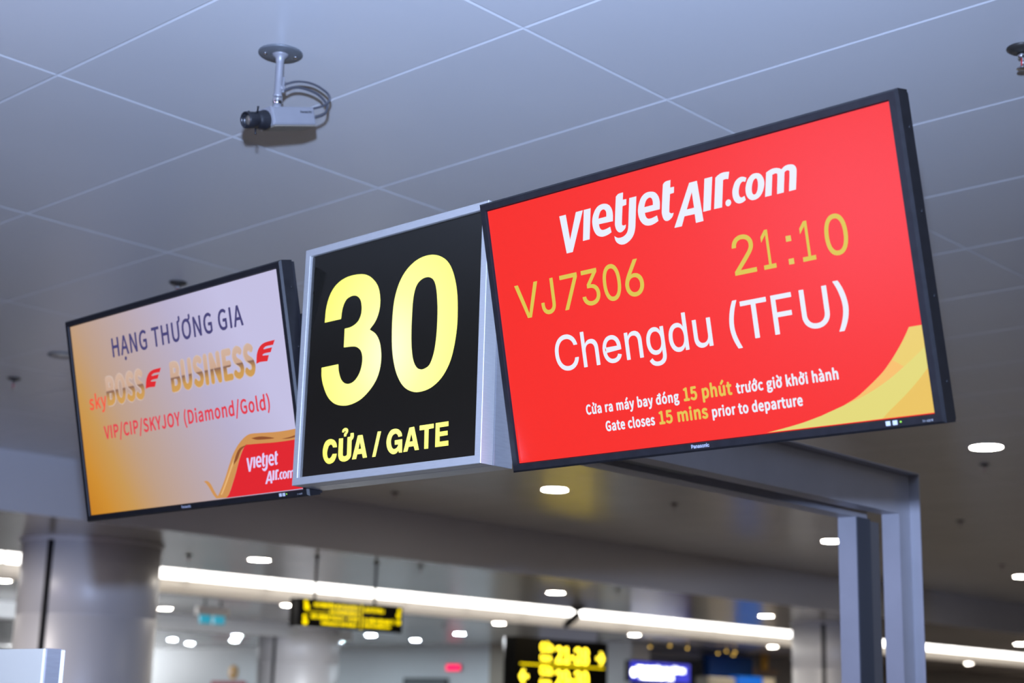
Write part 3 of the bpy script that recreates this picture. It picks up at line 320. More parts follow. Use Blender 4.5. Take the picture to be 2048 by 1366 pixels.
    'note_w0': '-2640,-1832 18,3 16,8 13,14 -11,15 -10,-11 -12,-7 -13,-2 -16,3 -13,10 -10,15 -7,21 -2,25 3,25 6,20 10,15 13,10 16,3 13,-2 10,-6 9,-9 10,15 -10,11 -15,8 -17,3 -22,-4 -18,-12 -15,-19 -9,-27 -3,-32 3,-32 9,-26 14,-19 18,-12/-2517,-1671 13,4 9,9 4,13 -4,13 -11,9 -18,4 -1,-15 10,-2 7,-4 2,-7 -2,-6 -5,-4 -6,-3/-2520,-1832 14,3 12,8 11,13 1,0 1,-21 16,0 0,126 11,6 8,12 3,18 0,8 -2,7 -3,7 -15,-8 4,-15 -3,-15 -7,-8 -10,-4 -5,0 0,-95 -10,-13 -10,-8 -11,-2 -7,1 -6,4 -5,7 -2,10 -1,14 0,82 -19,0 0,-85 1,-19 4,-14 7,-11 10,-6/-2388,-1832 14,2 12,7 12,10 1,0 1,-16 16,0 0,82 -2,19 -4,15 -8,12 -11,7 -14,2 -18,-2 -15,-7 -12,-8 8,-16 9,7 12,5 13,3 9,-2 7,-5 4,-8 2,-9 1,-10 -26,-5 -19,-7 -14,-10 -8,-13 -3,-15 2,-14 5,-10 7,-8 9,-5|-2382,-1814 -10,2 -8,7 -2,12 1,10 6,8 9,7 15,5 20,4 0,-38 -11,-9 -10,-6/-2223,-1829 19,0 0,86 8,18 10,10 10,3 11,-2 4,19 -12,3 -12,-3 -11,-10 -9,-15 -1,0 -2,25 -15,0/-2103,-1832 13,2 13,7 11,10 1,0 1,-16 16,0 0,82 -1,19 -5,15 -7,12 -11,7 -15,2 -17,-2 -16,-7 -12,-8 8,-16 10,7 11,5 13,3 9,-2 7,-5 4,-8 2,-9 1,-10 -26,-5 -19,-7 -14,-10 -8,-13 -2,-15 1,-14 5,-10 7,-8 9,-5|-2098,-1814 -10,2 -7,7 -3,12 2,10 5,8 10,7 14,5 20,4 0,-38 -10,-9 -11,-6/-1939,-1829 19,0 0,97 10,12 9,6 9,3 8,-2 6,-4 4,-7 3,-10 0,-13 0,-82 19,0 0,97 11,12 9,6 9,3 8,-2 6,-4 4,-7 2,-10 1,-13 0,-82 19,0 0,85 -1,18 -4,15 -7,11 -10,6 -12,2 -13,-3 -13,-9 -12,-13 -6,13 -10,9 -15,3 -13,-3 -12,-8 -10,-12 -1,0 -2,20 -15,0/-1707,-1832 14,2 12,7 12,10 2,-16 15,0 0,82 -1,19 -4,15 -8,12 -11,7 -15,2 -17,-2 -15,-7 -12,-8 7,-16 10,7 12,5 12,3 10,-2 6,-5 5,-8 2,-9 1,-10 -26,-5 -20,-7 -13,-10 -8,-13 -3,-15 2,-14 4,-10 7,-8 9,-5|-1702,-1814 -10,2 -7,7 -3,12 2,10 5,8 10,7 15,5 20,4 0,-38 -11,-9 -10,-6/-1693,-1671 36,42 -13,15 -33,-46/-1601,-1887 13,2 10,7 8,10 6,12 6,15 42,146 -18,0 -21,-74 -9,-39 -1,0 -11,39 -23,74 -20,0 45,-135 -2,-10 -6,-14 -8,-11 -12,-4 -8,3 -4,-18/-1371,-1832 15,3 13,9 11,15 7,20 3,25 -2,23 -5,19 -10,14 -12,9 -16,3 -13,-2 -12,-7 -11,-9 1,24 0,53 -19,0 0,-196 15,0 2,14 1,0 10,-10 11,-5|-1374,-1813 -9,1 -9,4 -10,8 0,71 11,10 10,6 9,2 12,-2 8,-7 6,-10 3,-14 1,-16 -1,-19 -5,-14 -7,-11 -9,-7/-1253,-1832 13,2 13,7 11,10 1,0 2,-16 15,0 0,82 -1,19 -4,15 -8,12 -11,7 -15,2 -17,-2 -15,-7 -12,-8 7,-16 10,7 11,5 13,3 10,-2 6,-5 5,-8 2,-9 0,-10 -25,-5 -20,-7 -13,-10 -8,-13 -3,-15 2,-14 4,-10 7,-8 9,-5|-1248,-1814 -10,2 -7,7 -3,12 2,10 5,8 10,7 14,5 20,4 0,-38 -10,-9 -10,-6/-1147,-1887 13,2 10,7 8,10 6,12 6,15 42,146 -18,0 -21,-74 -9,-39 -1,0 -11,39 -23,74 -20,0 45,-135 -2,-10 -6,-14 -8,-11 -12,-4 -8,3 -4,-18/-933,-1671 38,0 0,-24 1,-23 -10,8 -10,6 -12,2 -15,-3 -14,-9 -10,-14 -8,-18 -2,-22 2,-22 6,-18 10,-13 13,-9 15,-2 13,2 12,7 10,9 2,-15 16,0 0,158 17,1 0,12 -17,0 0,25 -19,0 0,-25 -38,0|-924,-1813 -11,2 -9,6 -6,9 -4,13 -2,16 2,15 5,12 7,10 9,6 10,2 9,-1 9,-4 10,-9 0,-59 -10,-10 -9,-6/-781,-1832 16,3 15,8 11,15 8,19 3,25 -3,24 -8,20 -11,14 -15,9 -16,3 -16,-3 -14,-9 -12,-14 -7,-20 -3,-24 3,-25 7,-19 12,-15 14,-8|-781,-1814 -11,3 -9,7 -7,10 -4,15 -2,17 2,17 4,14 7,11 9,7 11,2 11,-2 9,-7 7,-11 5,-14 1,-17 -1,-17 -5,-15 -7,-10 -9,-7/-784,-1671 36,42 -13,15 -33,-46/-685,-1829 19,0 0,97 10,11 10,7 11,3 8,-2 6,-4 4,-7 2,-10 1,-13 0,-82 19,0 0,85 -1,18 -4,15 -7,11 -10,6 -12,2 -15,-3 -12,-8 -11,-12 -1,0 -2,20 -15,0/-507,-1891 19,2 16,7 12,10 8,13 2,14 -1,12 -5,9 -8,6 -11,4 -14,1 -22,0 -12,2 -6,5 -2,8 1,6 2,6 4,4 6,-3 5,-1 6,-1 13,2 12,6 8,10 6,13 2,16 -1,11 -3,9 -5,8 23,0 0,17 -39,0 -16,3 -13,-2 -12,-6 -9,-10 -6,-13 -2,-17 2,-15 5,-12 7,-9 0,-1 -6,-6 -4,-8 -2,-11 1,-9 4,-7 5,-6 0,-1 -9,-9 -6,-10 -2,-11 3,-13 6,-10 10,-7 13,-5|-507,-1771 -12,3 -9,12 -3,16 3,17 9,11 12,4 12,-4 9,-11 3,-17 -3,-16 -9,-12|-504,-1875 -18,2 -11,9 -4,12 1,8 4,7 6,8 15,-2 20,0 12,-2 8,-5 3,-10 -5,-13 -12,-10',
    'note_w1': '911,-1838 7,0 8,2 6,3 -3,17 -13,-4 -11,3 -5,9 -2,14 0,75 31,0 0,19 -31,0 0,38 -16,0 -2,-38 -18,-2 0,-17 17,0 0,-74 1,-16 4,-12 6,-9 9,-6/968,-1835 19,0 0,87 8,18 10,10 10,3 11,-2 4,19 -12,3 -12,-3 -11,-10 -9,-15 -1,0 -2,25 -15,0/1095,-1838 14,3 12,8 11,13 1,0 1,-21 16,0 0,126 11,7 8,12 4,18 -1,8 -2,7 -3,7 -15,-8 4,-15 -3,-15 -7,-9 -10,-3 -5,0 0,-96 -10,-13 -10,-7 -10,-3 -8,2 -6,4 -5,7 -2,10 -1,13 0,83 -19,0 0,-86 1,-18 4,-15 7,-11 10,-6/1243,-1676 36,43 -13,14 -33,-46/1246,-1838 16,3 14,9 12,14 7,20 3,24 -2,23 -7,19 -10,14 13,7 9,12 4,18 -1,8 -2,7 -3,7 -14,-8 1,-5 2,-5 0,-5 -2,-13 -7,-9 -12,-5 -6,4 -8,2 -7,0 -16,-3 -15,-9 -11,-14 -8,-20 -3,-25 3,-24 8,-20 11,-14 15,-9|1246,-1820 -11,3 -9,7 -7,11 -5,14 -1,17 1,17 5,15 7,11 9,7 11,2 11,-2 9,-7 7,-11 4,-15 2,-17 -2,-17 -4,-14 -7,-11 -9,-7/1386,-1838 13,2 13,5 11,9 -9,16 -7,-7 -9,-5 -10,-2 -12,3 -10,7 -7,11 -5,14 -1,17 1,17 5,15 8,11 10,7 11,2 9,-1 7,-4 7,-7 9,15 -8,8 -11,6 -14,2 -16,-3 -15,-9 -12,-14 -8,-20 -3,-25 3,-24 7,-20 11,-14 15,-9/1559,-1897 20,2 15,7 12,10 8,13 3,14 -2,12 -5,9 -8,7 -11,3 -14,1 -22,0 -12,2 -6,6 -2,7 1,7 2,5 4,4 6,-2 5,-2 6,0 13,2 12,6 9,10 5,13 2,15 -1,12 -3,9 -5,7 23,0 0,18 -39,0 -16,3 -13,-2 -12,-6 -9,-10 -6,-14 -3,-16 3,-15 5,-12 7,-9 0,-1 -6,-7 -4,-8 -2,-10 1,-10 4,-7 5,-5 0,-2 -9,-8 -6,-11 -2,-11 3,-13 6,-10 10,-7 13,-5|1559,-1777 -12,4 -9,11 -3,17 3,17 9,11 12,4 12,-4 9,-11 3,-17 -3,-17 -9,-11|1562,-1882 -18,3 -11,8 -4,13 1,8 4,7 7,8 14,-2 20,0 12,-2 8,-5 3,-10 -5,-14 -12,-10/1652,-1835 19,0 0,135 -19,0/1661,-1672 7,1 4,6 2,8 -2,7 -4,5 -7,2 -6,-2 -5,-5 -1,-7 1,-8 5,-6/1770,-1676 10,11 -33,46 -14,-14/1766,-1838 17,3 14,9 11,14 8,20 3,24 -3,23 -6,19 -10,14 12,7 10,12 3,18 0,8 -2,7 -3,7 -15,-8 2,-5 1,-5 1,-5 -3,-13 -7,-9 -11,-5 -7,4 -7,2 -8,0 -16,-3 -14,-9 -12,-14 -7,-20 -3,-25 3,-24 7,-20 12,-14 14,-9|1766,-1820 -11,3 -9,7 -7,11 -4,14 -1,17 1,17 4,15 7,11 9,7 11,2 11,-2 9,-7 7,-11 5,-15 1,-17 -1,-17 -5,-14 -7,-11 -9,-7/1922,-1835 19,0 0,35 21,30 33,-65 21,0 -43,80 38,55 -21,0 -48,-71 -1,0 0,134 -19,0/2050,-1835 20,0 0,98 10,11 10,7 10,2 8,-1 6,-4 5,-7 2,-10 1,-14 0,-82 19,0 0,85 -1,19 -4,15 -7,10 -10,7 -13,2 -14,-3 -12,-8 -11,-11 1,27 0,55 -20,0/2227,-1676 13,4 9,9 4,13 -4,14 -11,8 -18,4 -1,-15 11,-2 6,-4 2,-7 -2,-6 -4,-4 -7,-3/2234,-1838 16,3 15,9 11,14 8,20 3,24 -3,23 -6,19 -10,14 12,7 10,12 3,18 0,8 -2,7 -3,7 -15,-8 2,-5 1,-5 0,-5 -2,-13 -7,-9 -11,-5 -7,4 -7,2 -8,0 -16,-3 -14,-9 -12,-14 -7,-20 -3,-25 3,-24 7,-20 12,-14 14,-9|2234,-1820 -11,3 -9,7 -7,11 -4,14 -2,17 2,17 4,15 7,11 9,7 11,2 11,-2 9,-7 7,-11 5,-15 1,-17 -1,-17 -5,-14 -7,-11 -9,-7/2330,-1835 19,0 0,135 -19,0/2339,-1672 7,1 5,6 1,8 -1,7 -5,5 -7,2 -6,-2 -4,-5 -2,-7 2,-8 4,-6/2460,-1835 20,0 0,98 10,11 10,7 10,2 8,-1 7,-4 4,-7 2,-10 1,-14 0,-82 19,0 0,85 -1,19 -4,15 -7,10 -10,7 -13,2 -14,-3 -12,-8 -11,-11 1,27 0,55 -20,0/2626,-1838 14,2 12,7 12,10 1,0 1,-16 16,0 0,83 -2,18 -4,16 -8,11 -11,8 -14,2 -18,-3 -15,-6 -12,-8 7,-16 10,7 12,5 12,2 10,-2 7,-5 4,-7 2,-10 1,-10 -26,-5 -19,-7 -14,-10 -8,-12 -3,-16 2,-13 4,-11 7,-8 10,-5|2632,-1820 -10,2 -8,7 -2,12 1,10 6,8 9,7 15,5 20,4 0,-37 -11,-10 -10,-6/2647,-1676 10,11 -34,46 -13,-14/2731,-1835 19,0 0,98 11,11 9,7 11,2 8,-1 6,-4 4,-7 3,-10 1,-14 0,-82 19,0 0,85 -2,19 -4,15 -7,10 -9,7 -13,2 -14,-3 -13,-8 -11,-12 -1,0 -1,20 -16,0/2871,-1835 20,0 0,98 10,11 10,7 11,2 8,-1 6,-4 4,-7 2,-10 1,-14 0,-82 19,0 0,85 -1,19 -4,15 -7,10 -10,7 -13,2 -14,-3 -12,-8 -11,-11 1,27 0,55 -20,0',
    'note_w2': '-2199,-2204 18,2 16,8 12,11 0,77 -49,0 0,-20 31,0 0,-47 -7,-6 -9,-4 -10,-1 -18,3 -14,10 -10,16 -6,20 -2,26 2,25 7,21 10,15 14,9 16,4 14,-3 10,-6 8,-8 11,15 -11,10 -14,9 -18,3 -23,-4 -18,-12 -15,-20 -9,-26 -4,-33 4,-32 9,-27 14,-19 19,-12/-2081,-2204 13,2 12,7 11,10 1,0 1,-16 16,0 0,83 -2,19 -4,15 -7,12 -11,7 -15,3 -17,-3 -14,-7 -12,-8 7,-16 10,7 11,6 12,2 10,-2 6,-5 4,-8 3,-9 0,-10 -25,-5 -19,-7 -13,-10 -8,-13 -3,-16 2,-13 4,-11 7,-8 9,-5|-2076,-2186 -10,2 -7,7 -3,13 2,9 5,8 10,7 14,6 19,3 0,-37 -10,-10 -10,-6/-1945,-2204 7,0 7,2 7,3 -4,17 -13,-4 -10,3 -5,9 -2,14 0,76 30,0 0,18 -30,0 0,38 -15,0 -2,-38 -18,-1 0,-17 17,0 0,-75 1,-15 3,-13 6,-9 9,-6/-1845,-2204 13,1 12,5 11,7 -7,16 -8,-6 -9,-4 -10,-1 -12,2 -10,6 -8,10 -5,13 -2,16 74,0 1,13 -2,22 -5,17 -9,14 -12,8 -16,3 -15,-3 -13,-10 -11,-14 -8,-20 -2,-25 2,-24 8,-20 11,-14 15,-9|-1880,-2123 3,15 4,12 7,9 8,5 10,2 9,-2 8,-5 5,-9 4,-12 1,-15/-1663,-2204 13,2 12,6 11,9 -8,15 -8,-7 -8,-5 -10,-1 -12,2 -9,7 -7,11 -5,14 -1,17 1,18 5,14 7,11 10,7 11,3 8,-2 8,-4 6,-6 10,15 -9,8 -10,6 -13,2 -17,-3 -14,-9 -12,-15 -8,-20 -2,-25 2,-24 7,-20 11,-14 15,-9/-1570,-2204 10,2 -2,17 -4,0 -3,1 -1,3 -1,5 0,173 -19,0 0,-171 2,-17 6,-10/-1476,-2204 15,3 14,9 11,14 8,20 3,24 -3,25 -8,20 -11,15 -14,9 -15,3 -16,-3 -14,-9 -11,-15 -8,-20 -2,-25 2,-24 8,-20 11,-14 14,-9|-1476,-2185 -11,2 -9,7 -7,11 -4,14 -1,17 1,18 4,14 7,11 9,7 11,3 10,-3 9,-7 7,-11 4,-14 2,-18 -2,-17 -4,-14 -7,-11 -9,-7/-1354,-2204 14,2 11,5 8,9 5,11 2,13 -2,13 -6,10 -7,8 -9,5 -10,5 -12,6 -8,7 -4,10 2,10 7,7 12,3 9,-2 8,-4 8,-6 9,14 -10,8 -11,6 -13,2 -14,-2 -10,-6 -8,-8 -5,-10 -1,-13 1,-12 5,-9 8,-8 8,-5 10,-5 12,-6 9,-8 4,-11 -2,-11 -8,-8 -12,-3 -12,2 -11,6 -10,9 -9,-16 12,-9 14,-7/-1231,-2204 14,1 12,5 11,7 -7,16 -8,-6 -10,-4 -10,-1 -11,2 -10,6 -8,10 -5,13 -2,16 74,0 1,13 -2,22 -5,17 -9,14 -13,8 -15,3 -15,-3 -13,-10 -11,-14 -8,-20 -3,-25 3,-24 8,-20 11,-14 15,-9|-1265,-2123 2,15 5,12 7,9 8,5 9,2 10,-2 7,-5 6,-9 4,-12 1,-15/-1121,-2204 14,2 11,5 8,9 5,11 2,13 -2,13 -5,10 -8,8 -9,5 -10,5 -11,6 -9,7 -3,10 2,10 7,7 11,3 9,-2 9,-4 7,-6 9,14 -9,8 -12,6 -13,2 -13,-2 -11,-6 -8,-8 -4,-10 -2,-13 2,-12 5,-9 7,-8 9,-5 9,-5 12,-6 9,-8 4,-11 -2,-11 -7,-8 -12,-3 -13,2 -10,6 -10,9 -9,-16 12,-9 14,-7',
    'note_w3': '266,-2260 19,0 0,45 0,24 10,-9 11,-5 10,-2 15,3 13,10 11,14 7,21 3,25 -2,23 -6,19 -9,14 -12,9 -16,3 -13,-2 -12,-7 -11,-10 -2,16 -16,0|313,-2188 -8,2 -10,4 -10,8 0,71 11,10 10,6 9,2 12,-2 8,-7 6,-10 3,-14 1,-16 -2,-19 -4,-15 -7,-10 -9,-7/407,-2203 19,0 0,86 9,18 10,10 10,3 10,-2 4,19 -12,3 -12,-3 -11,-10 -9,-15 -2,25 -16,0/501,-2203 18,0 0,134 -18,0/510,-2041 7,1 4,6 2,8 -2,7 -4,5 -7,2 -7,-2 -4,-5 -1,-7 1,-8 4,-6/614,-2207 16,3 14,9 11,15 8,19 3,25 -3,24 -8,20 -11,14 -14,9 -16,3 -16,-3 -14,-9 -12,-14 -7,-20 -3,-24 3,-25 7,-19 12,-15 14,-9|614,-2188 -11,2 -9,7 -7,11 -4,14 -2,18 2,17 4,14 7,11 9,7 11,2 11,-2 9,-7 7,-11 4,-14 1,-17 -1,-18 -4,-14 -7,-11 -9,-7/708,-2203 19,0 0,86 9,18 10,10 9,3 11,-2 4,19 -12,3 -12,-3 -11,-10 -9,-15 -2,25 -16,0/896,-2207 7,1 7,2 7,2 -4,17 -13,-3 -10,3 -6,8 -1,14 0,76 30,0 0,18 -30,0 0,38 -16,0 -2,-38 -18,-1 0,-17 17,0 0,-75 1,-15 3,-12 6,-10 9,-6/995,-2207 16,3 14,9 11,15 8,19 3,25 -3,24 -8,20 -11,14 -14,9 -16,3 -16,-3 -14,-9 -12,-14 -7,-20 -3,-24 3,-25 7,-19 12,-15 14,-9|995,-2188 -11,2 -9,7 -7,11 -4,14 -1,18 1,17 4,14 7,11 9,7 11,2 11,-2 9,-7 7,-11 4,-14 2,-17 -2,-18 -4,-14 -7,-11 -9,-7/1187,-2207 13,3 11,7 10,9 1,0 1,-15 16,0 0,196 -19,0 0,-51 1,-23 -10,8 -10,5 -12,2 -15,-3 -13,-9 -11,-15 -7,-19 -2,-24 2,-25 6,-20 9,-14 13,-9|1191,-2188 -11,3 -8,6 -7,11 -4,14 -1,18 2,17 4,14 7,11 9,7 10,2 10,-1 9,-5 9,-8 0,-70 -10,-11 -9,-6/1335,-2207 14,2 12,5 11,7 -7,15 -8,-6 -10,-3 -10,-2 -12,2 -10,7 -8,9 -5,13 -2,16 76,0 0,13 -2,21 -5,18 -9,13 -13,8 -15,3 -16,-3 -13,-9 -11,-15 -8,-19 -3,-24 3,-25 8,-19 11,-15 15,-9|1300,-2126 2,15 5,12 7,8 9,5 9,2 10,-2 7,-5 6,-8 4,-12 1,-15/1417,-2260 19,0 0,45 -1,24 11,-9 10,-5 10,-2 15,3 14,10 10,14 7,21 3,25 -2,23 -5,19 -9,14 -13,9 -16,3 -12,-2 -12,-7 -11,-10 -1,0 -2,16 -15,0|1463,-2188 -8,2 -9,4 -10,8 0,71 10,10 10,6 10,2 11,-2 8,-7 6,-10 3,-14 1,-16 -1,-19 -5,-15 -6,-10 -9,-7/1584,-2207 13,3 13,7 11,10 1,0 1,-16 16,0 0,82 -2,19 -4,15 -8,11 -11,8 -14,2 -17,-3 -15,-6 -12,-8 7,-16 10,7 11,5 13,2 9,-1 7,-5 4,-8 2,-9 1,-10 -26,-5 -19,-7 -13,-10 -8,-13 -3,-16 2,-13 4,-10 7,-8 9,-5|1589,-2188 -10,2 -7,7 -3,12 2,10 5,8 10,6 14,6 20,4 0,-38 -11,-10 -10,-5/1687,-2203 19,0 0,86 9,18 9,10 10,3 11,-2 4,19 -12,3 -12,-3 -11,-10 -9,-15 -1,0 -1,25 -16,0/1815,-2207 7,1 7,2 7,2 -4,17 -12,-3 -11,3 -5,8 -2,14 0,76 31,0 0,18 -31,0 0,38 -15,0 -2,-38 -18,-1 0,-17 16,0 0,-75 2,-15 3,-12 6,-10 9,-6/1904,-2207 14,3 12,9 11,13 2,-21 16,0 0,134 -19,0 0,-95 -10,-13 -10,-8 -11,-2 -8,1 -5,4 -5,7 -2,10 -1,13 0,83 -19,0 0,-85 2,-19 4,-15 6,-10 10,-7/2009,-2203 19,0 0,86 9,18 10,10 9,3 11,-2 4,19 -12,3 -12,-3 -11,-10 -9,-15 -2,25 -16,0/2148,-2207 14,2 12,5 10,7 -6,15 -9,-6 -9,-3 -10,-2 -12,2 -10,7 -8,9 -5,13 -2,16 75,0 1,13 -2,21 -5,18 -10,13 -12,8 -16,3 -15,-3 -13,-9 -12,-15 -7,-19 -3,-24 3,-25 7,-19 12,-15 15,-9|2112,-2126 3,15 5,12 7,8 8,5 10,2 9,-2 8,-5 6,-8 3,-12 2,-15',
    'note_g0': '-322,-1833 113,0 0,24 -41,0 0,206 -20,0 -12,-7 -14,-5 -17,-4 0,-18 37,0 0,-172 -46,0/-100,-1837 20,3 18,10 15,16 10,22 4,28 -3,27 -9,21 -13,14 -17,8 -20,3 -11,-1 -10,-3 -10,-5 6,67 77,0 0,24 -100,0 -6,-107 13,-10 11,7 11,5 12,1 15,-2 11,-6 9,-11 6,-15 2,-18 -2,-19 -6,-15 -10,-11 -12,-7 -14,-2 -21,3 -16,10 -13,12 -13,-19 16,-14 22,-12/105,-1905 26,0 0,58 -1,30 14,-11 14,-7 14,-2 20,4 18,11 15,19 10,26 3,32 -2,29 -8,24 -12,18 -17,12 -21,4 -18,-4 -16,-8 -15,-12 -3,19 -21,0|168,-1813 -11,2 -13,5 -13,11 0,89 14,13 14,8 12,3 16,-3 11,-9 8,-13 4,-17 2,-21 -2,-24 -6,-18 -10,-14 -12,-9/296,-1833 26,0 0,124 14,14 13,9 15,3 10,-2 8,-5 6,-9 3,-13 1,-17 0,-104 26,0 0,108 -2,24 -5,18 -9,14 -14,8 -17,3 -19,-4 -16,-10 -15,-15 1,35 0,69 -26,0/528,-1837 19,4 17,10 14,17 1,0 2,-27 21,0 0,170 -25,0 0,-120 -14,-17 -13,-9 -14,-3 -11,1 -8,5 -5,9 -4,13 -1,17 0,104 -25,0 0,-108 1,-23 6,-19 9,-13 13,-8/538,-1632 49,54 -18,19 -44,-59/719,-1837 9,1 10,2 9,3 -5,22 -17,-5 -14,4 -8,11 -2,18 0,95 42,0 0,23 -42,0 0,48 -21,0 -3,-48 -24,-1 0,-22 23,0 0,-94 1,-19 5,-16 8,-12 12,-8',
    'note_g1': '-957,-2201 116,0 0,24 -42,0 0,205 -20,0 -13,-6 -14,-6 -17,-4 0,-18 38,0 0,-171 -48,0/-729,-2205 20,4 19,10 15,16 11,21 3,28 -3,27 -9,20 -14,15 -17,8 -20,3 -12,-1 -10,-3 -9,-5 5,66 79,0 0,24 -102,0 -7,-106 14,-10 11,7 12,5 12,1 15,-2 12,-7 9,-10 6,-15 2,-18 -2,-18 -7,-15 -9,-11 -13,-7 -14,-3 -22,4 -16,9 -14,12 -13,-18 17,-15 22,-11/-519,-2201 27,0 0,123 13,15 14,9 12,2 10,-1 9,-5 5,-9 4,-13 1,-17 0,-104 26,0 0,123 14,15 13,9 12,2 11,-1 8,-5 6,-9 3,-13 1,-17 0,-104 26,0 0,108 -2,23 -5,19 -10,13 -13,9 -17,2 -18,-4 -17,-11 -16,-17 -9,17 -14,11 -20,4 -18,-4 -16,-10 -15,-15 -1,0 -2,25 -22,0/-235,-2201 26,0 0,170 -26,0/-222,-1996 9,2 6,7 3,10 -3,10 -6,6 -9,2 -9,-2 -6,-6 -2,-10 2,-10 6,-7/-138,-2201 26,0 0,123 15,15 13,9 15,2 11,-1 8,-5 6,-9 3,-13 1,-17 0,-104 26,0 0,108 -1,23 -6,19 -9,13 -14,9 -17,2 -20,-4 -17,-10 -15,-15 -1,0 -3,25 -21,0/96,-2205 20,3 15,7 12,11 7,14 2,16 -3,16 -7,13 -11,9 -13,7 -13,6 -17,7 -12,9 -5,14 3,12 10,9 16,3 13,-2 12,-5 11,-8 12,18 -13,10 -17,7 -18,2 -19,-2 -15,-7 -11,-10 -6,-13 -3,-16 3,-15 7,-12 10,-9 13,-7 13,-6 17,-7 13,-10 5,-15 -3,-13 -10,-10 -17,-3 -18,2 -15,7 -14,11 -12,-19 16,-12 20,-9',
    'sw_base': '1412,-2602 95,10 94,11 94,11 94,12 93,12 93,13 93,14 92,15 90,17 89,17 91,19 98,23 113,29 122,32 119,33 103,31 81,28 67,25 62,27 65,32 70,38 70,42 70,44 71,46 72,47 74,50 71,51 65,48 54,46 48,44 45,45 47,48 52,56 54,60 51,58 43,51 32,39 26,33 22,30 22,31 25,33 23,34 23,33 24,34 231,2 0,-1457 -1642,0 -1622,0',
    'sw_orange': '2985,-2303 69,27 68,26 69,27 69,32 70,38 70,42 70,44 71,46 72,47 74,50 71,51 65,48 54,47 48,46 46,45 46,45 205,-146 -82,-48 -82,-48 -85,-49 -93,-48 -104,-50 -113,-50 -116,-49 -115,-43 -112,-37 -111,-32 -112,-30',
    'sw_light': '2528,-2428 115,32 115,31 113,31 114,31 112,31 112,30 111,32 112,37 114,43 116,48 113,50 105,51 99,51 93,53 87,53 82,49 76,46 70,44 64,42 59,38 49,32 42,29 38,27 6,27 0,-292 0,-19 0,-16 0,-20 -2,-28 -41,-38 -50,-47 -55,-50 -59,-51 -63,-52 -68,-54 -72,-56 -73,-54 -80,-57 -84,-57 -81,-55 -68,-47 -48,-35 -35,-26 -31,-25 -37,-31 -46,-5 -49,0 -50,0 -50,0 -2122,0 31,3 95,10 94,11 94,11 94,12 93,12 93,13 93,14 92,15 92,18 93,19 92,20',
    'sw_gold': '4645,-1846 -37,-50 -54,-51 -56,-52 -60,-52 -64,-53 -68,-54 -71,-55 -73,-54 -80,-57 -84,-57 -81,-55 -68,-47 -48,-35 -35,-26 -31,-25 -37,-31 -46,-5 -49,0 -50,0 -50,0 1142,0',
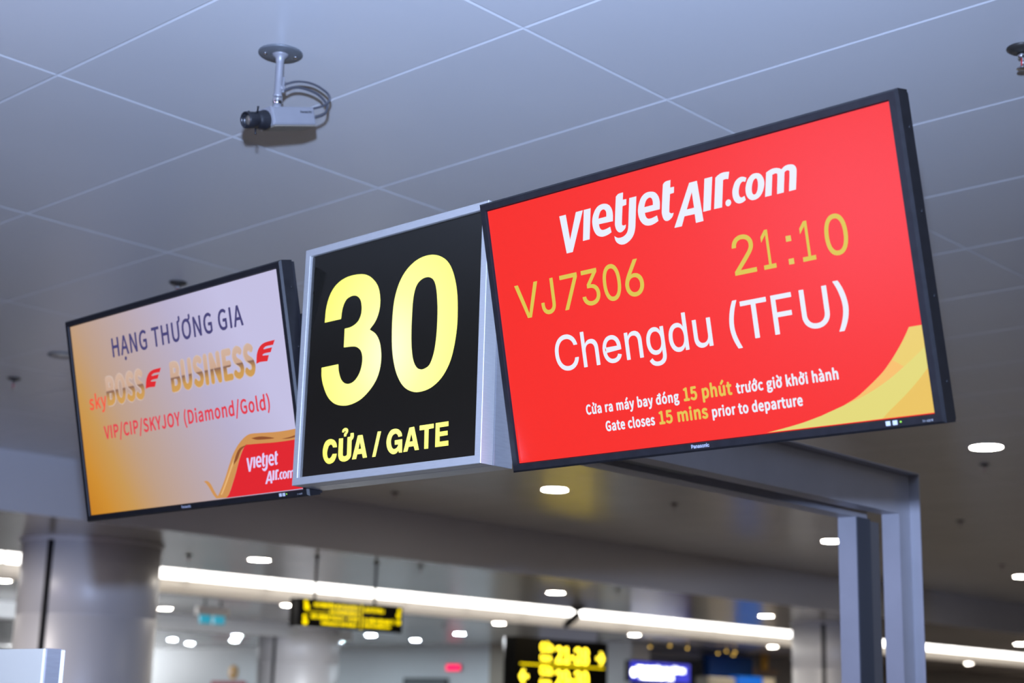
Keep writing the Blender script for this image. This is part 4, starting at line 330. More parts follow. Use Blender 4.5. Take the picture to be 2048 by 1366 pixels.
    'brand': '-266,-2729 0,63 22,0 4,-1 4,-1 4,-1 2,-2 3,-2 2,-3 1,-3 1,-4 0,-3 0,-4 -1,-3 -1,-4 -2,-2 -3,-3 -2,-2 -4,-1 -4,-1 -4,0 -16,0 0,7 15,0 3,0 3,0 2,1 2,2 2,1 1,2 0,2 1,2 0,3 0,2 -1,2 0,2 -1,2 -2,2 -2,1 -2,1 -3,0 -3,1 -13,0 0,-56/-199,-2731 -3,1 -3,0 -2,1 -2,1 -2,2 -2,2 -1,2 -1,3 0,3 0,2 1,3 1,2 1,1 1,1 2,2 2,0 2,1 2,1 6,1 7,1 1,0 2,0 1,1 1,1 0,1 0,2 -1,2 0,1 -1,2 -1,1 -1,0 -2,1 -2,0 -2,1 -2,-1 -2,0 -1,0 -2,-1 -1,-1 -1,-1 -1,-1 -1,-1 0,-1 -8,2 2,2 1,3 2,1 2,2 2,1 3,1 2,1 2,0 3,0 5,0 2,-1 2,-1 2,-1 2,-1 1,-2 2,-2 1,-2 0,-3 0,-3 0,-31 -7,0 0,6 -3,-3 -1,-2 -2,0 -1,-1 -2,-1 -3,0|-198,-2724 3,0 2,1 2,1 2,1 1,1 1,2 1,2 1,2 0,2 0,6 -2,-1 -3,-1 -4,0 -3,-1 -5,-1 -2,0 -1,-1 -1,-1 -1,-1 0,-2 0,-1 0,-2 0,-1 1,-1 1,-1 1,-1 1,-1 2,0 1,-1/-157,-2701 0,-28 -8,0 0,47 7,0 0,-12 -1,0 2,4 2,3 2,2 3,2 3,1 4,0 3,0 2,-1 3,-1 2,-1 2,-2 1,-3 1,-3 1,-3 0,-4 0,-29 -7,0 0,29 0,3 -1,3 -2,2 -2,2 -3,1 -3,0 -2,0 -2,0 -2,-1 -1,-1 -2,-2 -1,-1 -1,-2 0,-3/-102,-2731 -3,1 -2,0 -3,1 -2,1 -2,2 -1,2 -2,2 0,3 -1,3 1,2 0,3 1,2 1,1 2,1 1,2 2,0 2,1 2,1 7,1 6,1 2,0 1,0 1,1 1,0 0,1 0,1 0,2 0,2 -1,1 -1,2 -1,1 -1,0 -2,1 -1,0 -2,1 -2,-1 -2,0 -2,0 -2,-1 -1,-1 -1,-1 -1,-1 -1,-1 0,-1 -7,2 1,2 2,3 1,1 2,2 3,1 2,1 2,1 3,0 2,0 6,0 2,-1 2,-1 2,-1 1,-1 2,-2 1,-2 1,-2 1,-3 0,-3 0,-31 -8,0 0,6 -3,-3 -1,-2 -1,0 -2,-1 -2,-1 -2,0|-100,-2724 2,0 3,1 2,1 1,1 2,1 1,2 1,2 0,2 0,2 0,6 -2,-1 -3,-1 -4,0 -3,-1 -5,-1 -1,0 -2,-1 -1,-1 0,-1 -1,-2 0,-1 0,-2 1,-1 0,-1 1,-1 1,-1 2,-1 1,0 2,-1/-52,-2730 -3,0 -2,0 -3,1 -2,1 -2,2 -2,1 -2,2 -1,3 0,2 7,2 1,-3 1,-2 1,-1 2,-1 3,-1 2,0 3,0 3,1 2,1 2,2 1,1 0,2 0,2 -1,1 -1,1 -1,1 -2,1 -2,1 -8,2 -3,1 -4,1 -2,2 -2,3 -1,2 0,4 0,2 1,3 1,2 2,2 2,1 2,2 3,0 3,1 3,0 3,0 3,0 2,-1 2,-1 2,-2 2,-1 1,-2 1,-2 1,-2 -7,-2 -1,2 -1,1 -1,2 -2,1 -2,1 -3,0 -3,0 -2,-1 -2,-1 -1,-2 -1,-1 -1,-2 1,-2 0,-1 1,-1 2,-1 2,-1 2,-1 7,-1 4,-2 3,-1 3,-2 1,-2 1,-3 1,-3 -1,-3 0,-2 -2,-3 -1,-2 -3,-1 -2,-2 -3,-1 -3,0/-4,-2730 -4,0 -4,1 -3,2 -3,2 -2,3 -2,3 -2,4 -1,4 0,5 0,5 1,4 2,4 2,3 2,3 3,2 3,2 4,1 4,0 4,0 4,-1 3,-2 3,-2 3,-3 2,-3 1,-4 1,-4 0,-5 0,-5 -1,-4 -1,-4 -2,-3 -3,-3 -3,-2 -3,-2 -4,-1|-4,-2724 3,1 3,0 2,2 2,2 1,2 1,2 1,3 1,3 0,3 0,3 -1,3 -1,3 -1,2 -1,2 -2,2 -2,1 -3,1 -3,0 -3,0 -2,-1 -3,-1 -1,-2 -2,-2 -1,-2 -1,-3 0,-3 -1,-3 1,-3 0,-3 1,-3 1,-2 2,-2 1,-2 3,-2 2,0/35,-2701 0,-28 -7,0 0,47 7,0 0,-12 -1,0 2,4 2,3 2,2 3,2 3,1 3,0 3,0 3,-1 2,-1 3,-1 1,-2 2,-3 1,-3 1,-3 0,-4 0,-29 -8,0 0,29 0,3 -1,3 -1,2 -2,2 -3,1 -3,0 -2,0 -2,0 -2,-1 -2,-1 -1,-2 -1,-1 -1,-2 -1,-3/78,-2729 0,47 7,0 0,-47/82,-2675 -2,1 -1,0 -1,1 -1,1 0,1 -1,1 1,2 0,1 1,1 1,1 1,0 2,1 1,-1 1,0 1,-1 1,-1 1,-1 0,-2 0,-1 -1,-1 -1,-1 -1,-1 -1,0/117,-2730 -4,0 -4,1 -3,2 -3,2 -2,3 -2,3 -2,4 -1,4 0,5 0,5 1,4 2,4 2,3 2,3 3,2 3,2 4,1 4,0 2,0 2,0 2,-1 2,0 2,-1 2,-1 1,-2 2,-1 1,-2 1,-1 1,-2 1,-2 -7,-2 -2,3 -2,3 -4,2 -4,0 -3,0 -2,-1 -3,-1 -1,-2 -2,-2 -1,-2 -1,-3 0,-3 -1,-3 1,-3 0,-3 1,-3 1,-2 2,-2 1,-2 3,-2 2,0 3,-1 4,1 4,2 2,3 2,3 7,-2 -1,-2 -1,-2 -1,-1 -1,-2 -1,-2 -2,-1 -2,-1 -2,-1 -2,-1 -2,0 -2,0',
    'model': '4443,-2710 0,4 21,0 0,-4 -9,0 0,-28 -3,0 0,28/4469,-2738 0,32 3,0 0,-14 15,0 0,14 3,0 0,-32 -3,0 0,15 -15,0 0,-15/4512,-2723 0,-3 -12,0 0,3/4520,-2731 0,3 11,22 4,0 -11,-21 0,-1 16,0 0,-3/4533,-2738 0,8 0,1 0,11 4,0 0,-20/4546,-2738 0,3 9,11 3,4 1,1 0,1 1,0 0,1 0,1 0,1 0,1 0,1 -1,1 0,1 -1,0 -1,1 -1,0 -1,1 -1,-1 -1,0 -1,0 -1,-1 -1,-1 0,-1 0,-1 0,-1 -4,0 0,1 1,2 0,2 1,1 1,1 1,1 2,0 1,1 2,0 1,0 2,-1 1,0 1,-1 1,-1 1,-1 1,-2 0,-1 0,-2 0,-1 0,-1 0,-1 -1,-1 0,-1 -1,-2 -4,-5 -6,-7 13,0 0,-4/4570,-2738 0,32 4,0 0,-28 13,0 0,-4/4592,-2738 0,32 17,0 0,-4 -14,0 0,-11 12,0 0,-3 -12,0 0,-14/4623,-2738 -2,0 -1,1 -2,0 -1,1 -1,1 -1,1 -1,2 0,1 0,2 0,1 0,1 0,1 1,1 0,1 1,1 1,1 1,0 1,1 -1,0 -1,1 -1,1 -1,2 0,1 0,2 0,1 0,2 1,1 1,1 1,1 1,1 1,1 1,0 2,0 2,0 1,0 1,-1 2,-1 1,-1 0,-1 1,-1 0,-2 0,-1 0,-2 0,-1 -1,-2 -1,-1 -1,-1 -1,0 1,-1 1,0 1,-1 1,-1 0,-1 1,-1 0,-1 0,-1 1,-1 -1,-2 0,-1 -1,-2 -1,-1 -1,-1 -1,-1 -2,0 -1,-1|4623,-2735 1,1 1,0 1,0 1,1 1,0 0,1 1,1 0,1 0,1 0,1 0,1 -1,1 0,1 -1,0 -1,1 -1,0 -1,1 -1,0 -1,0 -1,-1 -1,0 -1,-1 -1,0 0,-1 -1,-1 0,-1 0,-1 0,-1 0,-1 1,-1 0,-1 1,0 1,-1 1,0 1,0|4623,-2720 1,0 1,0 1,1 1,1 0,1 1,0 0,1 0,1 0,1 0,1 -1,1 0,1 -1,0 0,1 -1,0 -1,1 -1,0 -1,0 -1,-1 -1,0 0,-1 -1,0 0,-1 -1,-1 0,-1 0,-1 0,-1 0,-1 1,0 0,-1 1,-1 1,-1 1,0',
    'hang': '-2689,1514 55,0 0,232 202,0 0,-232 56,0 0,491 -56,0 0,-205 -202,0 0,205 -55,0/-2101,1360 19,5 13,14 5,22 -5,21 -13,14 -19,5 -18,-5 -13,-14 -5,-21 5,-22 13,-14/-2278,1514 55,0 42,150 159,0 42,-150 58,0 -148,491 -61,0|-2167,1713 21,76 44,166 2,0 44,-166 21,-76/-1823,1514 52,0 0,258 -7,153 2,0 47,-101 158,-310 57,0 0,491 -53,0 0,-255 8,-155 -3,0 -47,101 -158,309 -56,0/-1187,1506 54,7 46,20 34,29 0,207 -143,0 0,-52 93,0 0,-128 -22,-16 -27,-10 -30,-3 -50,9 -41,26 -29,42 -19,56 -6,68 7,68 19,55 30,41 40,26 49,9 38,-7 31,-16 24,-24 30,41 -30,28 -41,23 -54,9 -65,-11 -55,-33 -42,-52 -27,-71 -10,-88 9,-87 27,-71 42,-52 54,-32/-652,1514 55,0 0,439 131,0 0,52 -318,0 0,-52 132,0/-350,1514 54,0 0,232 203,0 0,-232 55,0 0,491 -55,0 0,-205 -203,0 0,205 -54,0/272,1506 50,6 43,22 33,40 22,60 8,82 0,262 24,9 21,13 16,17 11,24 4,30 -2,23 -5,20 -8,18 -43,-22 9,-43 -7,-33 -20,-20 -32,-9 -21,0 0,-290 -5,-61 -15,-44 -22,-29 -28,-16 -33,-5 -33,5 -27,16 -22,29 -14,44 -5,61 0,290 -55,0 0,-289 8,-82 21,-60 34,-40 43,-22/753,1506 61,11 51,33 39,53 25,71 9,87 -8,84 -24,69 -36,52 38,18 24,30 9,43 -2,22 -5,20 -8,18 -43,-21 5,-14 3,-14 1,-15 -5,-30 -18,-20 -31,-12 -26,13 -29,7 -30,3 -62,-11 -51,-33 -39,-52 -25,-70 -9,-87 9,-87 25,-71 39,-53 51,-33|753,1560 -44,9 -35,26 -27,42 -18,56 -5,68 5,68 18,55 27,41 35,26 44,9 43,-9 36,-26 27,-41 17,-55 6,-68 -6,-68 -17,-56 -27,-42 -36,-26/1068,1514 51,0 0,258 -6,153 2,0 47,-101 158,-310 56,0 0,491 -52,0 0,-255 8,-155 -3,0 -47,101 -159,309 -55,0/1703,1506 55,7 45,20 34,29 0,207 -142,0 0,-52 92,0 0,-128 -21,-16 -27,-10 -30,-3 -51,9 -40,26 -30,42 -18,56 -6,68 6,68 19,55 31,41 40,26 48,9 39,-7 30,-16 25,-24 29,41 -30,28 -41,23 -54,9 -64,-11 -55,-33 -43,-52 -27,-71 -10,-88 10,-87 27,-71 41,-52 54,-32/2319,1506 54,7 45,20 34,29 0,207 -142,0 0,-52 92,0 0,-128 -21,-16 -27,-10 -30,-3 -51,9 -40,26 -30,42 -18,56 -6,68 6,68 19,55 31,41 40,26 48,9 39,-7 31,-16 24,-24 30,41 -30,28 -42,23 -53,9 -65,-11 -55,-33 -42,-52 -28,-71 -9,-88 9,-87 27,-71 41,-52 54,-32/2593,1514 55,0 0,491 -55,0/2747,1514 55,0 42,150 158,0 42,-150 58,0 -148,491 -61,0|2857,1713 22,76 43,166 2,0 44,-166 21,-76',
    'sky': '-4002,231 36,4 29,12 20,18 13,23 4,27 -5,28 -13,20 -20,16 -23,12 -24,9 -30,12 -22,15 -9,22 6,21 17,14 30,6 23,-3 21,-9 19,-13 23,30 -24,16 -30,12 -33,4 -34,-4 -26,-11 -20,-18 -12,-21 -4,-26 4,-26 13,-19 18,-15 23,-12 23,-9 30,-13 24,-17 10,-24 -6,-22 -18,-16 -31,-6 -31,4 -27,12 -25,18 -23,-32 30,-20 36,-14/-3801,238 46,0 0,74 53,62 82,-136 51,0 -106,168 94,114 -53,0 -119,-149 -2,0 0,280 -46,0/-3479,116 30,5 25,14 20,21 16,27 13,31 105,306 -45,0 -51,-157 -23,-79 -2,0 -28,79 -57,157 -49,0 113,-283 -7,-21 -14,-31 -21,-22 -27,-8 -22,5 -9,-38',
    'vip': '-3429,-621 46,0 100,337 -40,0 -51,-182 -30,-111 -2,0 -31,111 -51,182 -42,0/-3212,-621 40,0 0,337 -40,0/-3059,-621 40,0 0,134 52,0 39,4 32,12 25,21 15,29 6,38 -6,38 -16,28 -24,19 -33,10 -40,4 -90,0|-3019,-452 0,133 45,0 30,-2 24,-6 16,-12 11,-18 3,-26 -3,-26 -10,-19 -16,-14 -23,-8 -30,-2/-2798,-703 29,0 129,447 -28,0/-2444,-627 38,6 32,17 27,26 -22,27 -21,-21 -24,-13 -28,-4 -34,6 -27,18 -20,28 -13,39 -4,47 4,46 13,38 21,28 28,17 33,6 25,-4 22,-11 18,-16 21,27 -22,21 -29,15 -35,6 -46,-8 -38,-22 -30,-36 -19,-49 -7,-60 6,-60 19,-48 30,-36 38,-22/-2261,-621 40,0 0,337 -40,0/-2108,-621 40,0 0,134 52,0 39,4 32,12 25,21 15,29 6,38 -6,38 -16,28 -24,19 -33,10 -39,4 -91,0|-2068,-452 0,133 45,0 30,-2 24,-6 17,-12 10,-18 3,-26 -3,-26 -10,-19 -16,-14 -23,-8 -30,-2/-1846,-703 28,0 129,447 -28,0/-1524,-627 36,5 30,14 22,20 14,27 5,30 -3,27 -9,21 -14,17 -18,14 -21,11 -45,20 -24,13 -20,17 -8,27 7,26 20,16 32,6 27,-3 24,-11 21,-17 20,27 -25,22 -32,14 -35,6 -33,-5 -27,-12 -21,-19 -14,-24 -5,-29 4,-27 10,-21 15,-17 17,-12 18,-10 46,-21 27,-14 18,-18 8,-28 -3,-18 -9,-15 -13,-12 -19,-7 -23,-2 -32,5 -30,14 -25,22 -24,-29 31,-26 37,-17/-1328,-621 40,0 0,107 54,69 95,-176 44,0 -114,209 99,128 -45,0 -132,-169 -1,0 0,169 -40,0/-972,-621 40,0 0,131 95,206 -41,0 -41,-95 -31,-74 -2,0 -31,74 -41,95 -42,0 94,-206/-708,-627 33,6 24,15 17,22 10,29 3,33 0,238 -40,0 0,-234 -2,-27 -6,-20 -10,-14 -15,-8 -18,-2 -21,3 -18,13 -16,22 -28,-22 22,-30 29,-17/-393,-627 45,8 37,23 29,36 18,49 6,60 -6,59 -18,48 -29,36 -37,22 -45,8 -44,-8 -37,-22 -29,-36 -18,-48 -7,-59 7,-60 18,-49 29,-36 37,-23|-393,-589 -31,6 -26,18 -20,29 -12,38 -5,47 5,46 12,38 20,28 26,17 31,6 32,-6 26,-17 20,-28 12,-38 4,-46 -4,-47 -12,-38 -20,-29 -26,-18/-111,-621 39,0 0,131 95,206 -41,0 -40,-95 -32,-74 -2,0 -31,74 -41,95 -42,0 95,-206/277,-710 24,11 -31,69 -18,75 -6,77 6,77 18,75 31,69 -24,12 -34,-71 -22,-77 -8,-85 8,-85 22,-77/390,-621 81,0 51,8 41,21 30,35 18,47 6,59 -6,58 -18,47 -30,34 -42,21 -52,7 -79,0|430,-586 0,267 35,0 41,-5 31,-17 22,-27 13,-37 5,-46 -5,-47 -13,-37 -22,-28 -31,-17 -41,-6/710,-621 39,0 0,249 -39,0/729,-320 14,3 9,10 4,15 -4,14 -9,9 -14,4 -13,-4 -9,-9 -3,-14 3,-15 9,-10/909,-627 28,5 26,13 24,18 1,0 3,-30 33,0 0,154 -3,34 -9,28 -16,22 -23,13 -30,5 -36,-5 -31,-13 -25,-15 15,-29 20,13 24,10 26,4 20,-3 14,-10 8,-14 5,-17 1,-19 -53,-9 -40,-13 -28,-18 -17,-24 -5,-29 3,-24 10,-20 14,-15 19,-8|920,-593 -21,4 -15,13 -5,23 3,18 11,15 20,12 30,10 41,7 0,-69 -21,-18 -21,-11/1125,-621 39,0 0,181 21,21 20,13 18,4 16,-2 12,-8 9,-13 5,-18 2,-25 0,-153 39,0 0,181 21,21 19,13 19,4 16,-2 12,-8 9,-13 5,-18 1,-25 0,-153 40,0 0,158 -3,35 -9,27 -14,20 -19,12 -26,4 -28,-6 -25,-17 -25,-25 -13,26 -21,16 -30,6 -27,-6 -24,-15 -22,-22 -1,0 -4,36 -32,0/1642,-627 33,6 30,17 23,26 16,36 6,46 -6,45 -16,37 -23,27 -30,16 -33,6 -33,-6 -30,-16 -24,-27 -16,-37 -5,-45 5,-46 16,-36 24,-26 30,-17|1642,-592 -23,5 -19,12 -14,20 -9,27 -3,32 3,32 9,26 14,20 19,13 23,5 22,-5 19,-13 15,-20 9,-26 3,-32 -3,-32 -9,-27 -15,-20 -19,-12/1839,-621 40,0 0,181 21,21 20,13 22,4 17,-2 12,-8 9,-13 5,-18 2,-25 0,-153 39,0 0,158 -3,35 -8,27 -14,20 -20,12 -26,4 -30,-6 -26,-15 -23,-22 -1,0 -4,36 -32,0/2209,-627 27,5 24,13 20,18 1,0 4,-30 32,0 0,365 -40,0 0,-95 2,-43 -20,15 -21,10 -25,4 -31,-6 -27,-17 -23,-27 -14,-37 -6,-44 5,-46 12,-36 20,-27 27,-16|2217,-591 -22,4 -18,12 -13,20 -9,26 -2,33 3,32 10,26 14,20 19,13 21,5 19,-3 19,-8 19,-16 0,-130 -19,-19 -20,-11/2388,-703 29,0 129,447 -28,0/2747,-627 40,6 33,13 24,20 0,142 -103,0 0,-36 67,0 0,-88 -15,-10 -20,-7 -22,-2 -37,6 -29,18 -22,28 -13,39 -5,47 5,46 14,38 22,28 29,17 36,6 28,-4 22,-11 18,-16 21,27 -22,20 -30,15 -39,7 -47,-8 -40,-22 -31,-36 -19,-49 -8,-60 7,-60 20,-48 30,-36 39,-22/3034,-627 33,6 30,17 24,26 15,36 6,46 -6,45 -15,37 -24,27 -30,16 -33,6 -33,-6 -30,-16 -24,-27 -15,-37 -6,-45 6,-46 15,-36 24,-26 30,-17|3034,-592 -23,5 -18,12 -14,20 -9,27 -4,32 4,32 9,26 14,20 18,13 23,5 23,-5 18,-13 15,-20 9,-26 3,-32 -3,-32 -9,-27 -15,-20 -18,-12/3273,-627 22,4 -5,32 -8,-1 -6,2 -4,6 -1,10 0,318 -40,0 0,-315 4,-30 14,-19/3460,-627 27,5 24,13 21,18 1,0 3,-30 33,0 0,365 -40,0 0,-95 2,-43 -20,15 -21,10 -25,4 -31,-6 -28,-17 -22,-27 -15,-37 -5,-44 4,-46 13,-36 20,-27 27,-16|3469,-591 -22,4 -18,12 -14,20 -8,26 -3,33 4,32 9,26 15,20 19,13 21,5 19,-3 19,-8 19,-16 0,-130 -19,-19 -20,-11/3678,-710 34,70 22,77 7,85 -7,85 -22,77 -34,71 -25,-12 31,-69 19,-75 6,-77 -6,-77 -19,-75 -31,-69',
    'boss': '-3179,282 155,0 61,8 51,25 39,41 25,58 8,75 -4,53 -14,43 -21,34 -27,24 -33,15 0,5 39,33 24,53 8,67 -8,65 -22,49 -36,33 -46,19 -55,6 -144,0|-3118,689 0,229 75,0 41,-4 32,-12 23,-22 14,-32 5,-44 -4,-40 -13,-32 -23,-24 -33,-14 -45,-5|-3118,353 0,266 85,0 47,-5 37,-14 27,-25 16,-36 6,-47 -6,-51 -17,-39 -27,-27 -37,-17 -46,-5/-2525,269 69,17 57,48 44,76 28,102 10,125 -10,125 -28,101 -44,75 -57,47 -69,16 -69,-16 -57,-47 -44,-75 -28,-101 -10,-125 10,-125 28,-102 44,-76 57,-48|-2525,347 -49,14 -40,38 -30,60 -19,81 -7,97 7,98 19,79 30,59 40,37 49,13 49,-13 40,-37 30,-59 19,-79 7,-98 -7,-97 -19,-81 -30,-60 -40,-38/-2038,269 56,10 46,29 34,43 22,55 7,64 -5,56 -14,45 -21,36 -28,28 -32,24 -69,43 -38,26 -31,36 -12,57 11,54 32,35 48,13 42,-8 37,-23 32,-35 32,57 -39,45 -49,31 -55,11 -50,-9 -42,-26 -33,-39 -21,-52 -8,-61 6,-56 16,-44 23,-35 27,-27 27,-19 70,-45 42,-29 29,-38 11,-59 -5,-38 -13,-32 -21,-24 -28,-15 -35,-6 -50,11 -46,31 -39,46 -36,-62 47,-55 57,-36/-1604,269 56,10 46,29 35,43 21,55 8,64 -5,56 -14,45 -22,36 -28,28 -32,24 -69,43 -38,26 -30,36 -13,57 11,54 32,35 48,13 42,-8 37,-23 32,-35 32,57 -39,45 -49,31 -55,11 -50,-9 -42,-26 -33,-39 -21,-52 -7,-61 5,-56 16,-44 23,-35 27,-27 28,-19 69,-45 42,-29 29,-38 11,-59 -4,-38 -13,-32 -21,-24 -29,-15 -35,-6 -50,11 -46,31 -39,46 -36,-62 47,-55 58,-36',
    'business': '-136,285 162,0 63,8 53,24 41,41 26,57 9,74 -5,52 -14,42 -22,34 -28,23 -34,15 0,4 40,33 25,53 9,65 -9,65 -23,48 -37,32 -48,19 -58,6 -150,0|-72,685 0,226 78,0 43,-4 34,-12 24,-22 14,-31 5,-43 -5,-39 -13,-32 -24,-23 -34,-15 -47,-5|-72,355 0,262 89,0 48,-5 39,-15 28,-24 17,-35 6,-46 -6,-51 -18,-38 -28,-27 -39,-16 -47,-5/538,273 58,9 50,32 39,56 26,85 9,116 0,409 -62,0 0,-411 -6,-87 -17,-62 -26,-41 -33,-23 -38,-7 -38,7 -32,23 -26,41 -16,62 -6,87 0,411 -64,0 0,-409 9,-116 25,-85 39,-56 50,-32/1037,273 58,10 48,27 36,43 22,54 8,63 -5,55 -15,45 -23,35 -28,28 -34,23 -72,42 -39,25 -32,36 -13,56 12,53 33,35 50,12 44,-8 38,-22 33,-34 33,56 -40,44 -51,30 -57,11 -52,-9 -44,-25 -34,-39 -22,-51 -8,-60 6,-55 17,-43 24,-35 27,-26 29,-19 73,-44 43,-29 30,-37 12,-58 -5,-37 -13,-32 -22,-23 -30,-15 -37,-6 -51,11 -48,30 -40,46 -38,-61 49,-54 59,-36/1348,285 63,0 0,695 -63,0/1590,285 60,0 0,365 -8,217 3,0 55,-143 184,-439 66,0 0,695 -61,0 0,-361 9,-220 -3,0 -55,143 -185,438 -65,0/2129,285 300,0 0,75 -236,0 0,253 192,0 0,75 -192,0 0,218 228,0 0,74 -292,0/2716,273 59,10 48,27 35,43 23,54 8,63 -6,55 -14,45 -23,35 -28,28 -34,23 -72,42 -39,25 -32,36 -13,56 12,53 33,35 50,12 44,-8 38,-22 33,-34 33,56 -41,44 -50,30 -57,11 -52,-9 -44,-25 -34,-39 -22,-51 -8,-60 6,-55 17,-43 23,-35 28,-26 29,-19 73,-44 43,-29 30,-37 12,-58 -5,-37 -14,-32 -21,-23 -30,-15 -37,-6 -51,11 -48,30 -41,46 -38,-61 50,-54 59,-36/3168,273 59,10 47,27 36,43 22,54 8,63 -5,55 -15,45 -22,35 -29,28 -33,23 -72,42 -39,25 -32,36 -13,56 11,53 33,35 50,12 44,-8 38,-22 34,-34 33,56 -41,44 -50,30 -58,11 -52,-9 -44,-25 -34,-39 -22,-51 -7,-60 6,-55 16,-43 24,-35 28,-26 29,-19 72,-44 44,-29 30,-37 11,-58 -4,-37 -14,-32 -22,-23 -29,-15 -37,-6 -52,11 -47,30 -41,46 -38,-61 49,-54 60,-36',
    'halo0': '-3153,282 150,0 59,8 50,25 38,41 24,58 8,75 -4,53 -13,43 -21,34 -26,24 -32,15 0,5 38,33 23,53 8,67 -8,65 -22,49 -34,33 -45,19 -53,6 -140,0|-3094,689 0,229 73,0 40,-4 31,-12 23,-22 13,-32 4,-44 -4,-40 -12,-32 -22,-24 -33,-14 -43,-5|-3094,353 0,266 83,0 45,-5 36,-14 26,-25 16,-36 6,-47 -6,-51 -16,-39 -27,-27 -36,-17 -44,-5/-2519,269 67,17 56,48 42,76 28,102 9,125 -9,125 -28,101 -42,75 -56,47 -67,16 -66,-16 -56,-47 -43,-75 -27,-101 -9,-125 9,-125 27,-102 43,-76 56,-48|-2519,347 -47,14 -39,38 -29,60 -19,81 -6,97 6,98 19,79 29,59 39,37 47,13 48,-13 39,-37 29,-59 19,-79 6,-98 -6,-97 -19,-81 -29,-60 -39,-38/-2046,269 54,10 45,29 33,43 21,55 7,64 -4,56 -14,45 -21,36 -27,28 -31,24 -67,43 -37,26 -30,36 -12,57 11,54 31,35 47,13 41,-8 35,-23 31,-35 31,57 -38,45 -47,31 -53,11 -49,-9 -41,-26 -32,-39 -20,-52 -7,-61 5,-56 16,-44 22,-35 26,-27 27,-19 67,-45 41,-29 28,-38 11,-59 -5,-38 -12,-32 -21,-24 -27,-15 -35,-6 -48,11 -44,31 -38,46 -35,-62 46,-55 55,-36/-1625,269 55,10 44,29 34,43 20,55 8,64 -5,56 -14,45 -21,36 -26,28 -32,24 -67,43 -37,26 -29,36 -12,57 11,54 30,35 47,13 41,-8 36,-23 31,-35 31,57 -39,45 -47,31 -53,11 -49,-9 -41,-26 -31,-39 -21,-52 -7,-61 6,-56 15,-44 22,-35 26,-27 27,-19 68,-45 40,-29 29,-38 10,-59 -4,-38 -13,-32 -20,-24 -28,-15 -34,-6 -48,11 -45,31 -38,46 -35,-62 46,-55 55,-36',
    'halo1': '-112,285 159,0 63,8 52,24 40,41 26,57 9,74 -5,52 -14,42 -21,34 -28,23 -34,15 0,4 40,33 25,53 8,65 -8,65 -23,48 -37,32 -47,19 -57,6 -148,0|-49,685 0,226 77,0 43,-4 33,-12 23,-22 14,-31 5,-43 -4,-39 -14,-32 -23,-23 -34,-15 -46,-5|-49,355 0,262 87,0 48,-5 38,-15 28,-24 17,-35 6,-46 -6,-51 -17,-38 -28,-27 -38,-16 -48,-5/553,273 57,9 50,32 38,56 25,85 9,116 0,409 -61,0 0,-411 -6,-87 -16,-62 -26,-41 -33,-23 -37,-7 -38,7 -32,23 -25,41 -16,62 -6,87 0,411 -63,0 0,-409 9,-116 25,-85 38,-56 50,-32/1044,273 58,10 47,27 35,43 23,54 7,63 -5,55 -14,45 -22,35 -29,28 -33,23 -71,42 -39,25 -31,36 -13,56 12,53 32,35 50,12 43,-8 38,-22 32,-34 33,56 -40,44 -50,30 -56,11 -52,-9 -43,-25 -34,-39 -21,-51 -8,-60 6,-55 16,-43 24,-35 27,-26 29,-19 71,-44 43,-29 30,-37 11,-58 -4,-37 -14,-32 -21,-23 -30,-15 -36,-6 -51,11 -47,30 -40,46 -37,-61 48,-54 59,-36/1351,285 63,0 0,695 -63,0/1590,285 59,0 0,365 -7,217 3,0 54,-143 182,-439 64,0 0,695 -60,0 0,-361 9,-220 -3,0 -54,143 -183,438 -64,0/2122,285 295,0 0,75 -232,0 0,253 189,0 0,75 -189,0 0,218 225,0 0,74 -288,0/2701,273 58,10 47,27 35,43 22,54 8,63 -5,55 -15,45 -22,35 -28,28 -33,23 -71,42 -39,25 -31,36 -13,56 11,53 33,35 49,12 44,-8 37,-22 33,-34 33,56 -40,44 -50,30 -57,11 -51,-9 -43,-25 -34,-39 -22,-51 -7,-60 6,-55 16,-43 23,-35 28,-26 28,-19 72,-44 43,-29 30,-37 11,-58 -5,-37 -13,-32 -22,-23 -29,-15 -36,-6 -51,11 -47,30 -40,46 -37,-61 48,-54 59,-36/3146,273 58,10 47,27 36,43 22,54 7,63 -5,55 -14,45 -22,35 -29,28 -33,23 -71,42 -38,25 -32,36 -13,56 12,53 32,35 50,12 43,-8 38,-22 32,-34 33,56 -40,44 -50,30 -56,11 -52,-9 -43,-25 -34,-39 -21,-51 -8,-60 6,-55 16,-43 24,-35 27,-26 29,-19 71,-44 43,-29 30,-37 11,-58 -4,-37 -14,-32 -21,-23 -30,-15 -36,-6 -51,11 -47,30 -40,46 -37,-61 48,-54 59,-36',
    'wing0': '3426,508 17,67 16,66 19,60 23,50 26,42 33,39 38,37 45,32 51,26 53,20 60,14 78,10 106,4 123,1 122,0 -84,-109 -93,3 -93,3 -77,-2 -51,-10 -36,-15 -35,-14 10,-19 329,4 -76,-108 -77,2 -77,1 -64,0 -44,-5 -30,-8 -31,-7 5,-23 234,-19 -82,-138 -94,7 -95,7 -83,3 -63,-4 -51,-9',
    'wing1': '-1338,482 16,66 16,65 19,58 23,49 25,42 32,38 38,36 43,31 50,26 53,19 59,14 76,10 104,4 120,1 120,0 -83,-107 -91,3 -91,3 -76,-2 -50,-10 -35,-14 -34,-15 10,-18 322,5 -74,-106 -75,1 -76,2 -63,-1 -43,-5 -30,-7 -30,-7 5,-23 229,-18 -80,-136 -92,7 -93,7 -81,2 -62,-3 -50,-8',
